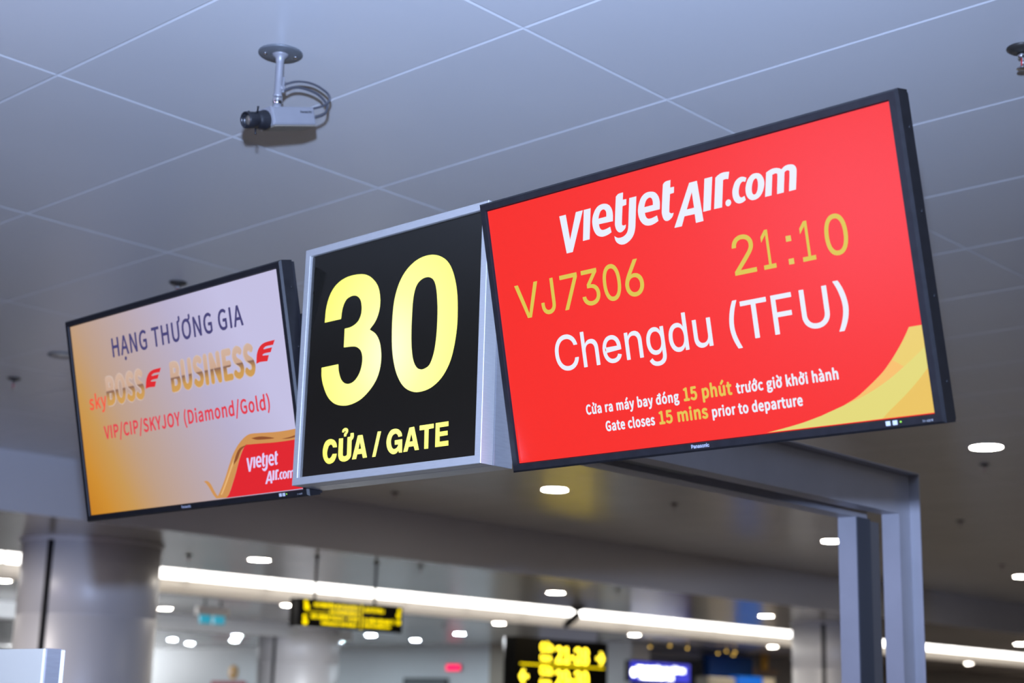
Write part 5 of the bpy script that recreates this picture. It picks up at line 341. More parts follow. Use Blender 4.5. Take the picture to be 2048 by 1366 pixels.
    'lred': '2621,-1379 157,-8 157,-7 156,-7 155,-8 150,-7 146,-9 151,-7 164,-5 189,-4 205,-2 200,0 174,2 25,7 0,9 0,10 0,10 0,-1200 -1004,0 -2134,0 46,7 44,7 49,18 60,46 77,84 89,112 91,122 82,112 72,105 66,104 61,97 58,84 53,70 48,59 44,49 41,43 36,35 32,26 29,22',
    'ribbon': '4650,-1162 0,-8 0,-8 0,-8 0,-6 -136,-3 -178,-3 -185,0 -179,2 -177,7 -179,11 -170,11 -151,10 -127,8 -109,7 -94,5 -84,1 -70,-5 -54,-9 -48,-13 -48,-15 -51,-18 -48,-21 -48,-23 -49,-27 -50,-28 -51,-31 -51,-34 -53,-38 -54,-44 -56,-48 -56,-51 -53,-54 -50,-57 -48,-61 -47,-63 -49,-63 -49,-67 -50,-68 -50,-68 -50,-65 -49,-61 -49,-58 -48,-55 -45,-51 -44,-47 -42,-44 -40,-39 -36,-34 -31,-27 -27,-21 -25,-19 -27,-19 364,-23 36,8 34,7 39,17 53,46 74,84 90,112 92,122 83,112 72,105 66,104 61,97 58,84 53,70 48,59 44,49 41,43 36,35 32,26 29,22 31,24 157,-8 157,-7 156,-7 155,-8 150,-7 146,-9 151,-7 164,-5 189,-4 205,-2 200,0 174,2 25,7 0,9 0,10 0,10/734,-2124 38,1 39,3 37,0 36,-7 35,-15 33,-21 33,-26 31,-31 30,-39 29,-46 28,-48 27,-42 26,-37 26,-34 26,-31 26,-27 28,-22 29,-17 29,-15 29,-17 -183,7 -27,27 -27,25 -27,27 -27,31 -29,38 -30,44 -29,43 -29,39 -28,34 -27,32 -27,28 -26,26 -25,21 -25,17 -24,15',
    'rib_dark': '2673,-1384 -71,-11 -74,-10 -70,-11 -61,-17 -50,-23 -42,-26 -37,-31 -37,-35 -40,-42 -40,-50 -36,-49 -28,-41 -17,-30 -9,-23 -5,-20 -6,-22 47,30 46,28 47,31 46,36 45,47 42,53 45,54 51,46 59,35 64,28 66,26/2877,-1243 99,2 96,5 100,1 107,-6 137,-18 157,-27 134,-26 69,-18 -18,-6 -81,0 -108,3 -100,4 -93,4 -101,5 -98,7 -84,9 -65,13 -53,15 -48,17/4038,-1377 86,3 87,2 84,4 80,5 68,7 59,9 64,9 80,10 4,8 0,9 0,9 0,9 0,-31 0,-14 0,-16 0,-14 -14,-11 -94,-8 -86,-6 -79,-4 -75,-1 -71,3 -66,5 -63,7',
    'rib_light': '1937,-1847 52,57 53,57 52,56 49,51 49,47 48,45 43,38 35,27 22,12 13,0 9,-4 11,-2 -37,-35 -36,-32 -38,-37 -44,-45 -50,-54 -55,-60 -60,-69 -67,-78 -80,-96 -89,-111 -89,-109 -78,-93 -65,-75 -57,-63 -49,-51 -38,-36 -25,-15 -12,3 -8,10 -10,6 58,64 56,62 58,66 65,75 73,89 79,98 82,102',
    'llogo': '2593,-1707 74,0 13,-224 101,223 79,1 -168,-336 -69,0/2871,-1707 76,0 -54,-262 -75,-1/3135,-1955 -9,-3 -9,-4 -10,-3 -10,-3 -11,-2 -12,-2 -12,-2 -11,0 -10,0 -10,1 -9,1 -9,3 -10,4 -9,4 -9,6 -8,6 -8,9 -6,10 -6,11 -5,11 -3,12 -3,13 -1,13 -1,13 0,12 0,12 2,12 3,13 4,12 5,13 6,12 7,12 9,11 9,12 10,10 10,9 11,6 10,5 11,4 11,3 12,1 13,1 13,-1 12,-2 12,-3 11,-4 10,-5 9,-7 8,-7 6,-9 6,-10 4,-10 4,-10 2,-11 1,-12 0,-13 -1,-14 -3,-16 -3,-17 -2,-17 -152,4 0,-6 0,-6 0,-6 1,-6 2,-5 2,-6 3,-6 4,-5 4,-4 5,-3 5,-2 6,-2 8,0 9,0 10,1 10,1 11,2 12,3 12,2 11,3|3016,-1813 3,8 4,9 3,8 4,8 5,8 5,7 5,7 6,5 7,4 8,3 8,1 7,0 6,-1 5,-4 5,-4 4,-5 3,-5 2,-5 1,-7 0,-6 0,-7 -2,-8 -1,-8 -2,-7/3230,-1666 8,5 6,5 8,5 9,3 11,2 13,0 13,0 13,0 -13,-60 38,-2 -10,-48 -40,-3 -8,-37 -8,-39 -8,-36 -5,-26 -2,-14 1,-5 2,0 2,-2 2,-2 3,-2 4,-1 4,0 5,0 6,1 6,1 6,1 -2,-7 -2,-7 -3,-7 -4,-6 -4,-5 -6,-5 -5,-4 -7,-4 -7,-3 -7,-3 -8,-2 -7,-1 -7,0 -7,1 -6,3 -6,3 -5,5 -5,5 -5,7 -3,7 -3,7 -3,9 -2,9 0,9 0,9 1,9 1,10 3,16 5,22 5,28 6,29 6,27 6,24 5,24 5,22/3159,-1993 8,-5 7,-6 8,-5 8,-4 7,-3 8,-1 8,-1 9,0 9,0 10,2 11,1 9,3 9,4 9,5 9,6 7,8 6,8 5,8 5,11 5,15 4,18 5,22 5,24 5,29 7,33 8,37 8,39 8,39 75,-1 -10,-48 -10,-50 -9,-46 -8,-39 -6,-29 -4,-21 -4,-18 -5,-16 -6,-16 -7,-13 -7,-12 -8,-11 -8,-9 -10,-9 -9,-7 -11,-7 -11,-6 -12,-6 -12,-4 -12,-4 -11,-2 -11,-1 -11,0 -11,2 -10,2 -9,3 -9,4 -8,5 -7,6 -7,7 -7,8 -4,9 -4,9 -1,11 -1,11/3631,-1955 -10,-4 -10,-4 -9,-3 -11,-3 -10,-3 -11,-2 -11,-1 -11,-1 -11,1 -10,1 -11,2 -10,2 -9,4 -9,4 -8,6 -8,6 -7,8 -7,9 -7,10 -5,11 -4,12 -3,13 -2,13 -1,13 0,12 1,13 2,13 3,13 5,13 6,14 6,13 7,12 7,11 8,10 9,10 9,8 11,7 11,6 12,4 13,4 13,1 14,0 13,-2 13,-2 11,-3 10,-3 9,-5 9,-6 8,-8 7,-9 6,-10 4,-11 4,-11 2,-12 1,-13 0,-13 -2,-14 -3,-14 -3,-15 -3,-15 -154,0 1,-6 0,-7 1,-7 2,-6 2,-7 4,-7 4,-6 5,-4 6,-3 7,-2 7,-1 8,-1 7,0 8,1 8,1 9,1 10,2 9,2 11,2 10,3|3508,-1814 3,8 3,8 3,8 4,7 4,7 5,8 5,6 6,5 8,5 8,3 8,3 8,0 6,0 5,-3 4,-3 4,-4 3,-5 2,-7 2,-7 1,-7 0,-7 -1,-8 -1,-9 -1,-8/3724,-1667 6,4 6,5 7,5 9,3 11,2 14,1 14,0 13,0 -12,-61 39,-1 -11,-49 -39,-2 -8,-35 -8,-37 -8,-34 -5,-25 -1,-14 0,-4 2,-1 3,-2 2,-3 4,-2 4,-2 4,-1 5,-1 5,0 5,1 6,0 -3,-6 -3,-7 -2,-6 -4,-5 -4,-5 -6,-5 -5,-4 -6,-4 -7,-3 -7,-4 -7,-2 -7,-2 -7,-1 -8,1 -7,1 -6,2 -6,4 -4,4 -4,5 -4,6 -3,8 -3,9 -2,10 -1,9 0,8 0,7 1,9 2,15 4,23 7,29 6,31 7,29 5,25 6,24 5,24/3407,-2094 75,0 10,-298 -73,-1 0,65 -98,2 -38,-67 -73,1|3420,-2165 1,-116 -70,0/3553,-2093 75,0 -55,-233 -72,-1/3655,-2107 6,3 7,4 6,3 8,4 7,2 8,3 9,2 8,1 9,1 9,1 9,-1 9,0 9,-1 10,-1 9,-2 9,-1 -17,-50 -6,1 -6,2 -7,1 -6,1 -6,0 -5,-1 -6,-1 -6,0 -43,-191 -75,1/3767,-2308 0,6 -2,7 -4,5 -5,5 -6,2 -7,1 -8,-1 -6,-3 -6,-4 -5,-5 -3,-7 -1,-6 1,-7 3,-6 4,-4 6,-4 7,-1 8,0 7,2 6,4 5,5 4,6 2,2/3933,-2163 -17,-27 -6,3 -7,3 -7,2 -6,-1 -7,-3 -6,-4 -6,-5 -5,-6 -5,-8 -5,-9 -4,-10 -3,-10 -2,-8 -1,-9 0,-7 0,-8 2,-6 2,-6 4,-4 4,-3 5,-2 4,-1 5,1 5,1 6,2 5,1 5,2 6,-31 -6,-3 -7,-3 -8,-3 -8,-2 -9,-2 -9,-1 -8,0 -8,1 -8,2 -8,4 -8,5 -7,6 -5,7 -5,8 -4,8 -2,10 -1,10 0,9 0,11 1,10 3,10 3,9 5,10 5,9 6,10 6,9 7,9 9,7 9,6 9,5 10,4 10,3 10,1 9,0 7,-1 9,-2 8,-3 9,-5/4033,-2150 8,-2 8,-3 7,-5 6,-6 6,-7 5,-8 4,-9 3,-9 2,-9 1,-9 0,-9 -2,-10 -3,-11 -5,-11 -5,-12 -6,-10 -7,-10 -8,-9 -8,-8 -9,-6 -9,-6 -10,-4 -10,-3 -10,-3 -11,-1 -11,0 -10,1 -9,3 -9,4 -8,5 -7,6 -6,7 -5,8 -3,9 -3,10 -1,11 0,11 2,13 3,11 4,12 4,11 7,11 7,10 8,10 9,9 9,7 10,5 9,5 9,2 8,2 8,0 10,0 9,-1|4015,-2183 4,-3 4,-5 2,-6 1,-6 0,-8 0,-8 -1,-10 -2,-10 -3,-10 -3,-9 -4,-9 -4,-8 -4,-6 -6,-5 -5,-4 -5,-2 -6,-1 -5,1 -4,1 -4,3 -3,5 -2,5 -1,7 0,8 0,8 2,8 2,8 3,9 3,9 4,8 5,9 5,7 6,6 7,5 8,3/4110,-2162 10,4 10,4 11,3 12,3 12,2 12,0 11,0 10,-1 9,-2 9,-2 7,-3 7,-3 5,-3 4,-3 5,-3 9,5 9,5 10,5 9,2 9,2 10,1 11,-1 12,-1 11,-2 8,-2 7,-3 7,-4 5,-5 4,-5 3,-6 2,-7 1,-7 0,-9 -1,-9 -3,-11 -4,-17 -6,-27 -7,-33 -7,-33 -61,0 10,45 10,45 7,34 1,13 -1,2 -3,0 -3,3 -5,2 -4,1 -5,0 -5,0 -4,-2 -5,-2 -4,-2 -4,-3 -30,-136 -60,0 10,46 9,46 7,34 2,13 -1,0 -2,-1 -3,3 -3,2 -4,2 -4,0 -6,-1 -5,0 -6,-1 -5,-1 -5,-1 -32,-140 -57,0',
    'u_2128': '5,0 629,0 0,108 -277,0 -163,-10 131,131 108,128 83,124 52,123 19,120 -14,99 -38,81 -60,62 -81,38 -99,14 -115,-18 -96,-51 -84,-77 72,-71 61,60 69,41 78,15 66,-10 52,-27 37,-42 22,-54 7,-65 -18,-107 -53,-115 -91,-127 -128,-140 -169,-156/823,0 548,0 0,104 -200,0 0,896 -96,0 -58,-29 -68,-23 -81,-19 0,-79 178,0 0,-746 -223,0/1523,334 349,0 0,96 -349,0/1993,0 629,0 0,108 -277,0 -164,-10 131,131 109,128 83,124 52,123 18,120 -13,99 -38,81 -61,62 -81,38 -99,14 -114,-18 -96,-51 -84,-77 72,-71 60,60 70,41 77,15 67,-10 52,-27 36,-42 22,-54 8,-65 -18,-107 -53,-115 -91,-127 -129,-140 -168,-156/3072,-18 105,13 86,36 66,56 41,71 15,82 -24,118 -62,85 -82,60 0,7 60,60 51,83 21,99 -12,86 -35,73 -57,56 -76,35 -94,13 -88,-12 -76,-34 -58,-53 -39,-70 -13,-85 19,-95 49,-76 67,-59 0,-6 -88,-64 -68,-92 -27,-121 15,-87 44,-73 68,-56 88,-37|3141,543 -70,29 -61,34 -50,41 -34,50 -12,64 21,85 56,56 83,20 91,-24 58,-63 20,-90 -12,-72 -34,-67|3074,75 -68,9 -58,25 -45,39 -29,51 -10,60 17,90 49,76 71,61 82,-34 73,-37 58,-44 38,-55 14,-72 -24,-88 -67,-59',
    'u_2930': '5,0 629,0 0,108 -277,0 -163,-10 131,131 108,128 83,124 52,123 19,120 -14,99 -38,81 -60,62 -81,38 -99,14 -115,-18 -96,-51 -84,-77 72,-71 61,60 69,41 78,15 66,-10 52,-27 37,-42 22,-54 7,-65 -18,-107 -53,-115 -91,-127 -128,-140 -169,-156/1023,-18 110,20 99,61 80,108 54,158 20,214 -16,171 -47,133 -72,95 -93,57 -109,19 -89,-15 -79,-43 -62,-68 -42,-90 -14,-109 12,-112 37,-87 57,-64 77,-38 92,-13 83,15 79,42 69,65 -18,-162 -37,-118 -54,-78 -67,-44 -74,-13 -63,9 -57,26 -49,41 -68,-77 63,-53 80,-36|1267,606 -69,-77 -70,-44 -69,-13 -65,10 -50,29 -35,46 -22,62 -7,74 8,77 24,63 37,47 47,30 54,11 70,-13 58,-39 44,-63 30,-88/1523,334 349,0 0,96 -349,0/2292,-18 102,13 88,36 70,59 46,79 16,98 -11,77 -30,64 -45,51 -58,38 -68,24 0,7 94,52 61,80 23,108 -14,87 -40,69 -62,51 -81,32 -95,11 -107,-16 -91,-42 -80,-61 66,-79 62,50 69,34 77,13 90,-20 58,-55 21,-83 -9,-62 -29,-52 -52,-41 -79,-27 -108,-9 0,-96 121,-9 89,-27 58,-41 33,-56 10,-68 -10,-63 -27,-51 -43,-39 -56,-24 -67,-8 -102,16 -80,42 -65,57 -64,-81 77,-68 105,-50/3070,-18 105,21 86,62 65,104 40,146 15,188 -15,187 -40,144 -65,102 -86,62 -105,20 -106,-20 -86,-62 -65,-102 -40,-144 -14,-187 14,-188 40,-146 65,-104 86,-62|3070,83 -64,16 -53,48 -40,82 -25,118 -9,156 9,156 25,117 40,81 53,47 64,16 63,-16 53,-47 40,-81 26,-117 9,-156 -9,-156 -26,-118 -40,-82 -53,-48',
    'u_cua': '435,-18 120,17 101,49 86,78 -69,80 -68,-61 -76,-39 -88,-13 -106,18 -86,54 -65,85 -40,114 -14,139 14,138 42,112 66,84 88,52 105,18 79,-12 68,-33 57,-49 69,82 -70,60 -92,45 -113,18 -143,-23 -122,-67 -95,-107 -61,-144 -22,-178 21,-178 60,-144 93,-106 120,-66/1154,873 83,24 62,46 24,73 -25,76 -74,48 -118,20 -6,-84 70,-10 42,-24 14,-37 -11,-33 -31,-23 -45,-16/1134,-18 92,17 80,47 72,70 4,0 10,-116 103,0 0,694 70,36 54,65 22,101 -4,43 -13,40 -18,36 -97,-44 22,-83 -17,-81 -46,-46 -64,-20 -33,0 0,-525 -66,-72 -64,-41 -70,-13 -53,7 -39,23 -27,38 -16,55 -5,73 0,455 -125,0 0,-470 8,-102 27,-81 45,-59 64,-35/1915,-18 89,15 82,38 75,54 4,0 11,-89 102,0 0,456 -9,102 -29,84 -50,64 -72,40 -96,14 -114,-16 -98,-36 -79,-45 48,-86 65,38 75,29 82,12 63,-10 44,-28 27,-42 15,-51 4,-56 -168,-27 -128,-39 -89,-54 -52,-69 -17,-88 10,-73 30,-58 46,-43 59,-27|1951,83 -67,12 -46,38 -18,68 11,53 35,45 63,37 95,29 130,21 0,-206 -69,-54 -66,-32',
    'u_gate': '452,-18 125,15 104,41 79,60 0,420 -329,0 0,-105 213,0 0,-262 -49,-31 -62,-20 -69,-7 -117,18 -93,54 -68,85 -42,114 -14,139 15,138 44,112 69,84 92,52 112,18 89,-13 71,-33 56,-48 68,82 -69,58 -95,46 -124,19 -149,-23 -126,-67 -98,-107 -63,-144 -22,-178 22,-178 61,-144 96,-106 124,-66/1157,-18 88,15 83,38 74,54 5,0 10,-89 103,0 0,456 -9,102 -29,84 -50,64 -72,40 -97,14 -114,-16 -98,-36 -78,-45 47,-86 65,38 75,29 83,12 62,-10 44,-28 28,-42 14,-51 5,-56 -169,-27 -127,-39 -90,-54 -52,-69 -17,-88 11,-73 29,-58 46,-43 60,-27|1192,83 -66,12 -47,38 -18,68 11,53 35,45 63,37 95,29 131,21 0,-206 -69,-54 -66,-32/1986,-18 47,4 47,10 44,14 -24,94 -85,-21 -68,17 -36,48 -11,77 0,415 202,0 0,101 -202,0 0,209 -103,0 -14,-209 -117,-7 0,-94 110,0 0,-411 7,-83 22,-68 40,-52 59,-32/2569,-18 93,10 80,27 70,38 -44,84 -57,-32 -61,-20 -67,-7 -79,12 -66,34 -52,53 -34,72 -15,88 499,0 6,71 -13,117 -37,97 -60,72 -83,46 -103,16 -100,-18 -90,-50 -74,-81 -50,-108 -18,-133 18,-134 50,-108 77,-80 97,-49|2336,430 17,80 34,65 45,47 55,28 61,10 64,-9 51,-29 38,-46 24,-65 8,-81',
    'u_pan': '0,0 0,1000 344,0 73,-5 63,-14 55,-23 46,-31 38,-38 29,-44 21,-50 12,-54 4,-58 -4,-57 -12,-54 -21,-50 -29,-45 -38,-38 -46,-32 -55,-23 -63,-14 -73,-5 -247,0 0,112 242,0 49,2 42,9 36,15 29,20 24,25 18,29 12,33 8,35 2,38 -2,39 -8,35 -12,32 -18,29 -24,24 -30,20 -35,15 -43,9 -49,3 -211,0 0,-889/1070,-17 -46,3 -43,9 -40,15 -36,20 -30,26 -26,32 -19,36 -11,42 -4,46 3,40 9,35 14,29 18,25 23,21 26,18 29,14 32,11 33,9 104,18 109,14 26,4 20,5 16,7 11,9 7,13 2,17 0,4 -2,29 -5,26 -10,23 -14,20 -17,17 -22,13 -25,10 -29,5 -33,2 -33,-2 -31,-5 -27,-9 -24,-13 -21,-14 -17,-16 -15,-17 -11,-18 -9,-18 -116,34 20,43 25,35 29,30 33,24 36,20 38,14 40,10 40,6 40,2 89,-10 31,-9 31,-12 29,-17 28,-20 24,-27 20,-31 16,-39 9,-45 3,-52 0,-494 -118,0 0,102 -8,0 -40,-54 -20,-17 -24,-15 -28,-14 -32,-10 -36,-7|1091,89 42,3 38,9 33,14 28,20 23,22 18,26 14,28 8,30 2,30 0,102 -31,-15 -56,-12 -61,-9 -48,-7 -81,-18 -24,-10 -20,-13 -17,-15 -13,-19 -7,-22 -3,-27 2,-24 7,-21 11,-19 15,-16 18,-13 22,-10 24,-8 27,-4/1744,446 0,-446 -120,0 0,746 116,0 1,-181 -19,0 26,62 33,49 39,36 44,24 50,15 54,5 48,-4 45,-10 40,-18 35,-24 30,-31 24,-38 18,-46 11,-53 4,-60 0,-472 -120,0 0,462 -5,54 -15,46 -26,36 -34,27 -41,17 -48,5 -35,-3 -32,-7 -30,-13 -27,-18 -22,-23 -19,-27 -14,-33 -8,-36/2640,-17 -45,3 -43,9 -40,15 -36,20 -31,26 -25,32 -19,36 -11,42 -4,46 3,40 8,35 14,29 19,25 22,21 27,18 29,14 31,11 33,9 105,18 109,14 25,4 21,5 16,7 11,9 7,13 2,17 0,4 -2,29 -6,26 -10,23 -13,20 -18,17 -21,13 -26,10 -29,5 -32,2 -34,-2 -30,-5 -28,-9 -23,-13 -21,-14 -18,-16 -14,-17 -12,-18 -8,-18 -116,34 20,43 24,35 30,30 33,24 35,20 39,14 39,10 40,6 40,2 89,-10 32,-9 30,-12 30,-17 27,-20 24,-27 21,-31 15,-39 10,-45 3,-52 0,-494 -118,0 0,102 -8,0 -41,-54 -20,-17 -24,-15 -28,-14 -32,-10 -36,-7|2661,89 42,3 38,9 33,14 28,20 24,22 18,26 13,28 8,30 3,30 0,102 -32,-15 -55,-12 -61,-9 -49,-7 -81,-18 -23,-10 -21,-13 -16,-15 -13,-19 -8,-22 -2,-27 2,-24 7,-21 11,-19 14,-16 19,-13 21,-10 25,-8 26,-4/3449,-16 -50,2 -45,8 -42,13 -38,17 -33,23 -28,27 -23,33 -18,37 -11,41 115,24 13,-37 20,-30 26,-24 33,-16 37,-9 43,-4 48,4 41,11 35,18 26,24 15,27 5,29 -3,25 -9,21 -15,19 -22,15 -27,13 -34,10 -123,29 -62,19 -51,25 -39,31 -28,37 -16,43 -6,49 4,41 12,38 20,35 27,30 33,25 38,21 44,15 47,10 51,3 49,-3 43,-8 39,-13 34,-17 30,-22 25,-26 20,-30 17,-32 12,-35 -110,-25 -11,27 -17,25 -22,23 -28,19 -36,11 -44,4 -42,-4 -37,-10 -32,-17 -25,-23 -14,-26 -5,-29 3,-26 10,-22 17,-19 24,-15 31,-14 39,-11 113,-27 62,-19 51,-24 38,-31 28,-37 16,-42 5,-49 -4,-42 -12,-39 -21,-35 -28,-32 -34,-27 -41,-21 -47,-16 -51,-10/4216,-16 -65,5 -59,16 -54,27 -47,37 -40,45 -32,53 -24,61 -14,67 -5,73 5,75 14,68 24,61 32,54 40,45 47,36 54,27 59,16 65,6 66,-6 60,-16 54,-27 47,-36 40,-45 32,-54 24,-61 14,-68 5,-75 -5,-73 -14,-67 -24,-61 -32,-53 -40,-45 -47,-37 -54,-27 -60,-16|4216,91 47,5 42,12 35,22 30,28 24,34 18,39 14,43 8,46 2,48 -2,49 -8,47 -14,43 -18,40 -24,34 -30,29 -35,21 -42,13 -47,4 -46,-4 -41,-13 -35,-21 -30,-29 -24,-34 -18,-39 -13,-44 -8,-46 -3,-50 3,-48 8,-46 13,-43 18,-39 24,-34 30,-28 35,-22 41,-12/4848,446 0,-446 -120,0 0,746 116,0 1,-181 -19,0 26,62 33,49 39,36 44,24 50,15 54,5 48,-4 45,-10 40,-18 35,-24 30,-31 24,-38 18,-46 11,-53 4,-60 0,-472 -120,0 0,462 -5,54 -15,46 -26,36 -33,27 -42,17 -48,5 -35,-3 -32,-7 -30,-13 -27,-18 -22,-23 -19,-27 -14,-33 -8,-36/5534,0 0,746 120,0 0,-746/5595,870 -22,3 -20,8 -17,13 -14,16 -8,19 -3,21 3,21 8,19 14,16 17,13 20,8 22,3 22,-3 20,-8 17,-13 14,-16 8,-19 3,-21 -3,-21 -8,-19 -14,-16 -17,-13 -20,-8/6165,-16 -65,5 -59,16 -54,27 -47,37 -40,45 -32,53 -24,61 -14,67 -5,73 5,75 14,68 24,61 32,54 40,45 47,36 54,27 59,16 65,6 36,-2 35,-5 33,-8 31,-11 30,-14 27,-16 26,-20 23,-22 20,-25 17,-28 14,-29 11,-32 -115,-29 -24,53 -41,43 -54,28 -69,9 -46,-4 -41,-13 -35,-21 -30,-29 -24,-34 -18,-39 -13,-44 -8,-46 -3,-50 3,-48 8,-46 13,-43 18,-39 24,-34 30,-28 35,-22 41,-12 46,-5 70,10 55,29 41,44 25,56 115,-29 -11,-32 -14,-31 -17,-28 -21,-25 -23,-23 -25,-20 -28,-18 -30,-14 -32,-11 -33,-9 -35,-4',
}

# ------------------------------------------------------------------ mesh helpers
def obj(name, bm, m, parent=None, smooth=False):
    me = bpy.data.meshes.new(name)
    bmesh.ops.recalc_face_normals(bm, faces=bm.faces[:])
    bm.to_mesh(me)
    bm.free()
    for x in (m if isinstance(m, (list, tuple)) else [m]):
        me.materials.append(x)
    if smooth:
        for p in me.polygons:
            p.use_smooth = True
    o = bpy.data.objects.new(name, me)
    C.objects.link(o)
    if parent is not None:
        o.parent = parent
    return o

def tag(o, label, cat, group=None, kind=None):
    o['label'] = label
    o['category'] = cat
    if group:
        o['group'] = group
    if kind:
        o['kind'] = kind
    return o

def thing(name, label, cat, loc=(0, 0, 0), group=None, mw=None):
    o = bpy.data.objects.new(name, None)
    o.empty_display_size = 0.1
    C.objects.link(o)
    if mw is not None:
        o.matrix_world = mw
    else:
        o.location = loc
    return tag(o, label, cat, group)

def struct(name, bm, m):
    o = obj(name, bm, m)
    o['kind'] = 'structure'
    return o

def copy_tree(o, parent=None):
    c = o.copy()
    C.objects.link(c)
    if parent is not None:
        c.parent = parent
    for ch in list(o.children):
        copy_tree(ch, c)
    return c

def box(bm, x0, x1, y0, y1, z0, z1, bev=0.0, mi=0, xf=None):
    vs = [bm.verts.new((x, y, z)) for x in (x0, x1) for y in (y0, y1) for z in (z0, z1)]
    F = []
    for q in ((0, 1, 3, 2), (4, 6, 7, 5), (0, 4, 5, 1), (2, 3, 7, 6), (0, 2, 6, 4), (1, 5, 7, 3)):
        f = bm.faces.new([vs[i] for i in q])
        f.material_index = mi
        F.append(f)
    if bev:
        es = list({e for f in F for e in f.edges})
        r = bmesh.ops.bevel(bm, geom=es, offset=bev, segments=2, affect='EDGES', profile=0.6)
        vs = list({v for f in r['faces'] for v in f.verts} | {v for v in vs if v.is_valid})
    if xf is not None:
        for v in vs:
            if v.is_valid:
                v.co = xf @ v.co
    return vs

def lathe(bm, prof, n=32, xf=None, mi=0, cap=True):
    """prof: list of (radius, z); revolves about local z"""
    rings = []
    for r, z in prof:
        rings.append([bm.verts.new((r * math.cos(2 * math.pi * k / n), r * math.sin(2 * math.pi * k / n), z)) for k in range(n)])
    for a, b in zip(rings, rings[1:]):
        for k in range(n):
            f = bm.faces.new((a[k], a[(k + 1) % n], b[(k + 1) % n], b[k]))
            f.material_index = mi
            f.smooth = True
    if cap:
        for rg in (rings[0], rings[-1]):
            f = bm.faces.new(rg)
            f.material_index = mi
    if xf is not None:
        for rg in rings:
            for v in rg:
                v.co = xf @ v.co

def tube(bm, pts, r, n=10, mi=0):
    pts = [Vector(p) for p in pts]
    rings = []
    prev = None
    for i, p in enumerate(pts):
        t = (pts[min(i + 1, len(pts) - 1)] - pts[max(i - 1, 0)]).normalized()
        ref = Vector((0, 0, 1)) if abs(t.z) < 0.9 else Vector((1, 0, 0))
        if prev is None:
            a = t.cross(ref).normalized()
        else:
            a = (prev - t * prev.dot(t)).normalized()
        prev = a
        b = t.cross(a)
        rings.append([bm.verts.new(p + r * (math.cos(2 * math.pi * k / n) * a + math.sin(2 * math.pi * k / n) * b)) for k in range(n)])
    for a, b in zip(rings, rings[1:]):
        for k in range(n):
            f = bm.faces.new((a[k], a[(k + 1) % n], b[(k + 1) % n], b[k]))
            f.smooth = True
            f.material_index = mi
    bm.faces.new(rings[0])
    bm.faces.new(rings[-1])

def smooth_path(P, sub=6):
    P = [Vector(p) for p in P]
    out = []
    for i in range(len(P) - 1):
        p0 = P[i - 1] if i else 2 * P[0] - P[1]
        p1, p2 = P[i], P[i + 1]
        p3 = P[i + 2] if i + 2 < len(P) else 2 * P[-1] - P[-2]
        for j in range(sub):
            t = j / sub
            out.append(0.5 * ((2 * p1) + (p2 - p0) * t + (2 * p0 - 5 * p1 + 4 * p2 - p3) * t * t + (3 * p1 - p0 - 3 * p2 + p3) * t ** 3))
    out.append(P[-1])
    return out

def rect_loft(bm, secs, closed=True, mi=0):
    """secs: list of (half width, half height, y) rectangles lofted in order (frame profile)"""
    rings = [[bm.verts.new((sx * w, y, sz * h)) for sx, sz in ((-1, -1), (1, -1), (1, 1), (-1, 1))] for w, h, y in secs]
    pr = list(zip(rings, rings[1:])) + ([(rings[-1], rings[0])] if closed else [])
    for a, b in pr:
        for k in range(4):
            f = bm.faces.new((a[k], a[(k + 1) % 4], b[(k + 1) % 4], b[k]))
            f.material_index = mi
    return rings

_cache = {}
def polys(key):
    if key in _cache:
        return _cache[key]
    k = 0.001 if key.startswith('u_') else 0.0001
    out = []
    for p in SHAPES[key].split('/'):
        loops = []
        for l in p.split('|'):
            x = y = 0
            L = []
            for t in l.split():
                a, b = t.split(',')
                x += int(a)
                y += int(b)
                L.append((x * k, y * k))
            if len(L) > 2:
                loops.append(L)
        if loops:
            out.append(loops)
    _cache[key] = out
    return out

def flat(bm, key, y, xf=None, mi=0):
    """fills the outlines of SHAPES[key] in the local x-z plane at depth y; BOLD widens the strokes"""
    d = BOLD.get(key, 0)
    shifts = [(0, 0)]
    if d:
        shifts += [(d * math.cos(k * math.pi / 4), d * math.sin(k * math.pi / 4)) for k in range(8)]
    for loops in polys(key):
        vl = [[Vector((a, b, 0)) for a, b in l] for l in loops]
        allv = [v for l in vl for v in l]
        tris = [t for t in tessellate_polygon(vl) if len(set(t)) == 3]
        for dx, dz in shifts:
            bv = [bm.verts.new((v.x + dx, y, v.y + dz) if xf is None else xf((v.x + dx, y, v.y + dz))) for v in allv]
            for t in tris:
                try:
                    f = bm.faces.new([bv[i] for i in t])
                    f.material_index = mi
                except ValueError:
                    pass

def lettering(name, keys, y, m, parent, xf=None):
    bm = bmesh.new()
    for k in keys:
        flat(bm, k, y, xf)
    for f in bm.faces:
        f.normal_update()
    me = bpy.data.meshes.new(name)
    bm.to_mesh(me)
    bm.free()
    me.materials.append(m)
    o = bpy.data.objects.new(name, me)
    C.objects.link(o)
    o.parent = parent
    return o

# ------------------------------------------------------------------ the hall
Z1 = 3.2768          # panel ceiling of the gate area
Z2 = 2.85            # lower glossy ceiling behind the bulkhead
YB = 9.8             # bulkhead face

bm = bmesh.new()
box(bm, -8, 46, -8, 42, -0.2, 0)
struct('floor', bm, M['floor'])

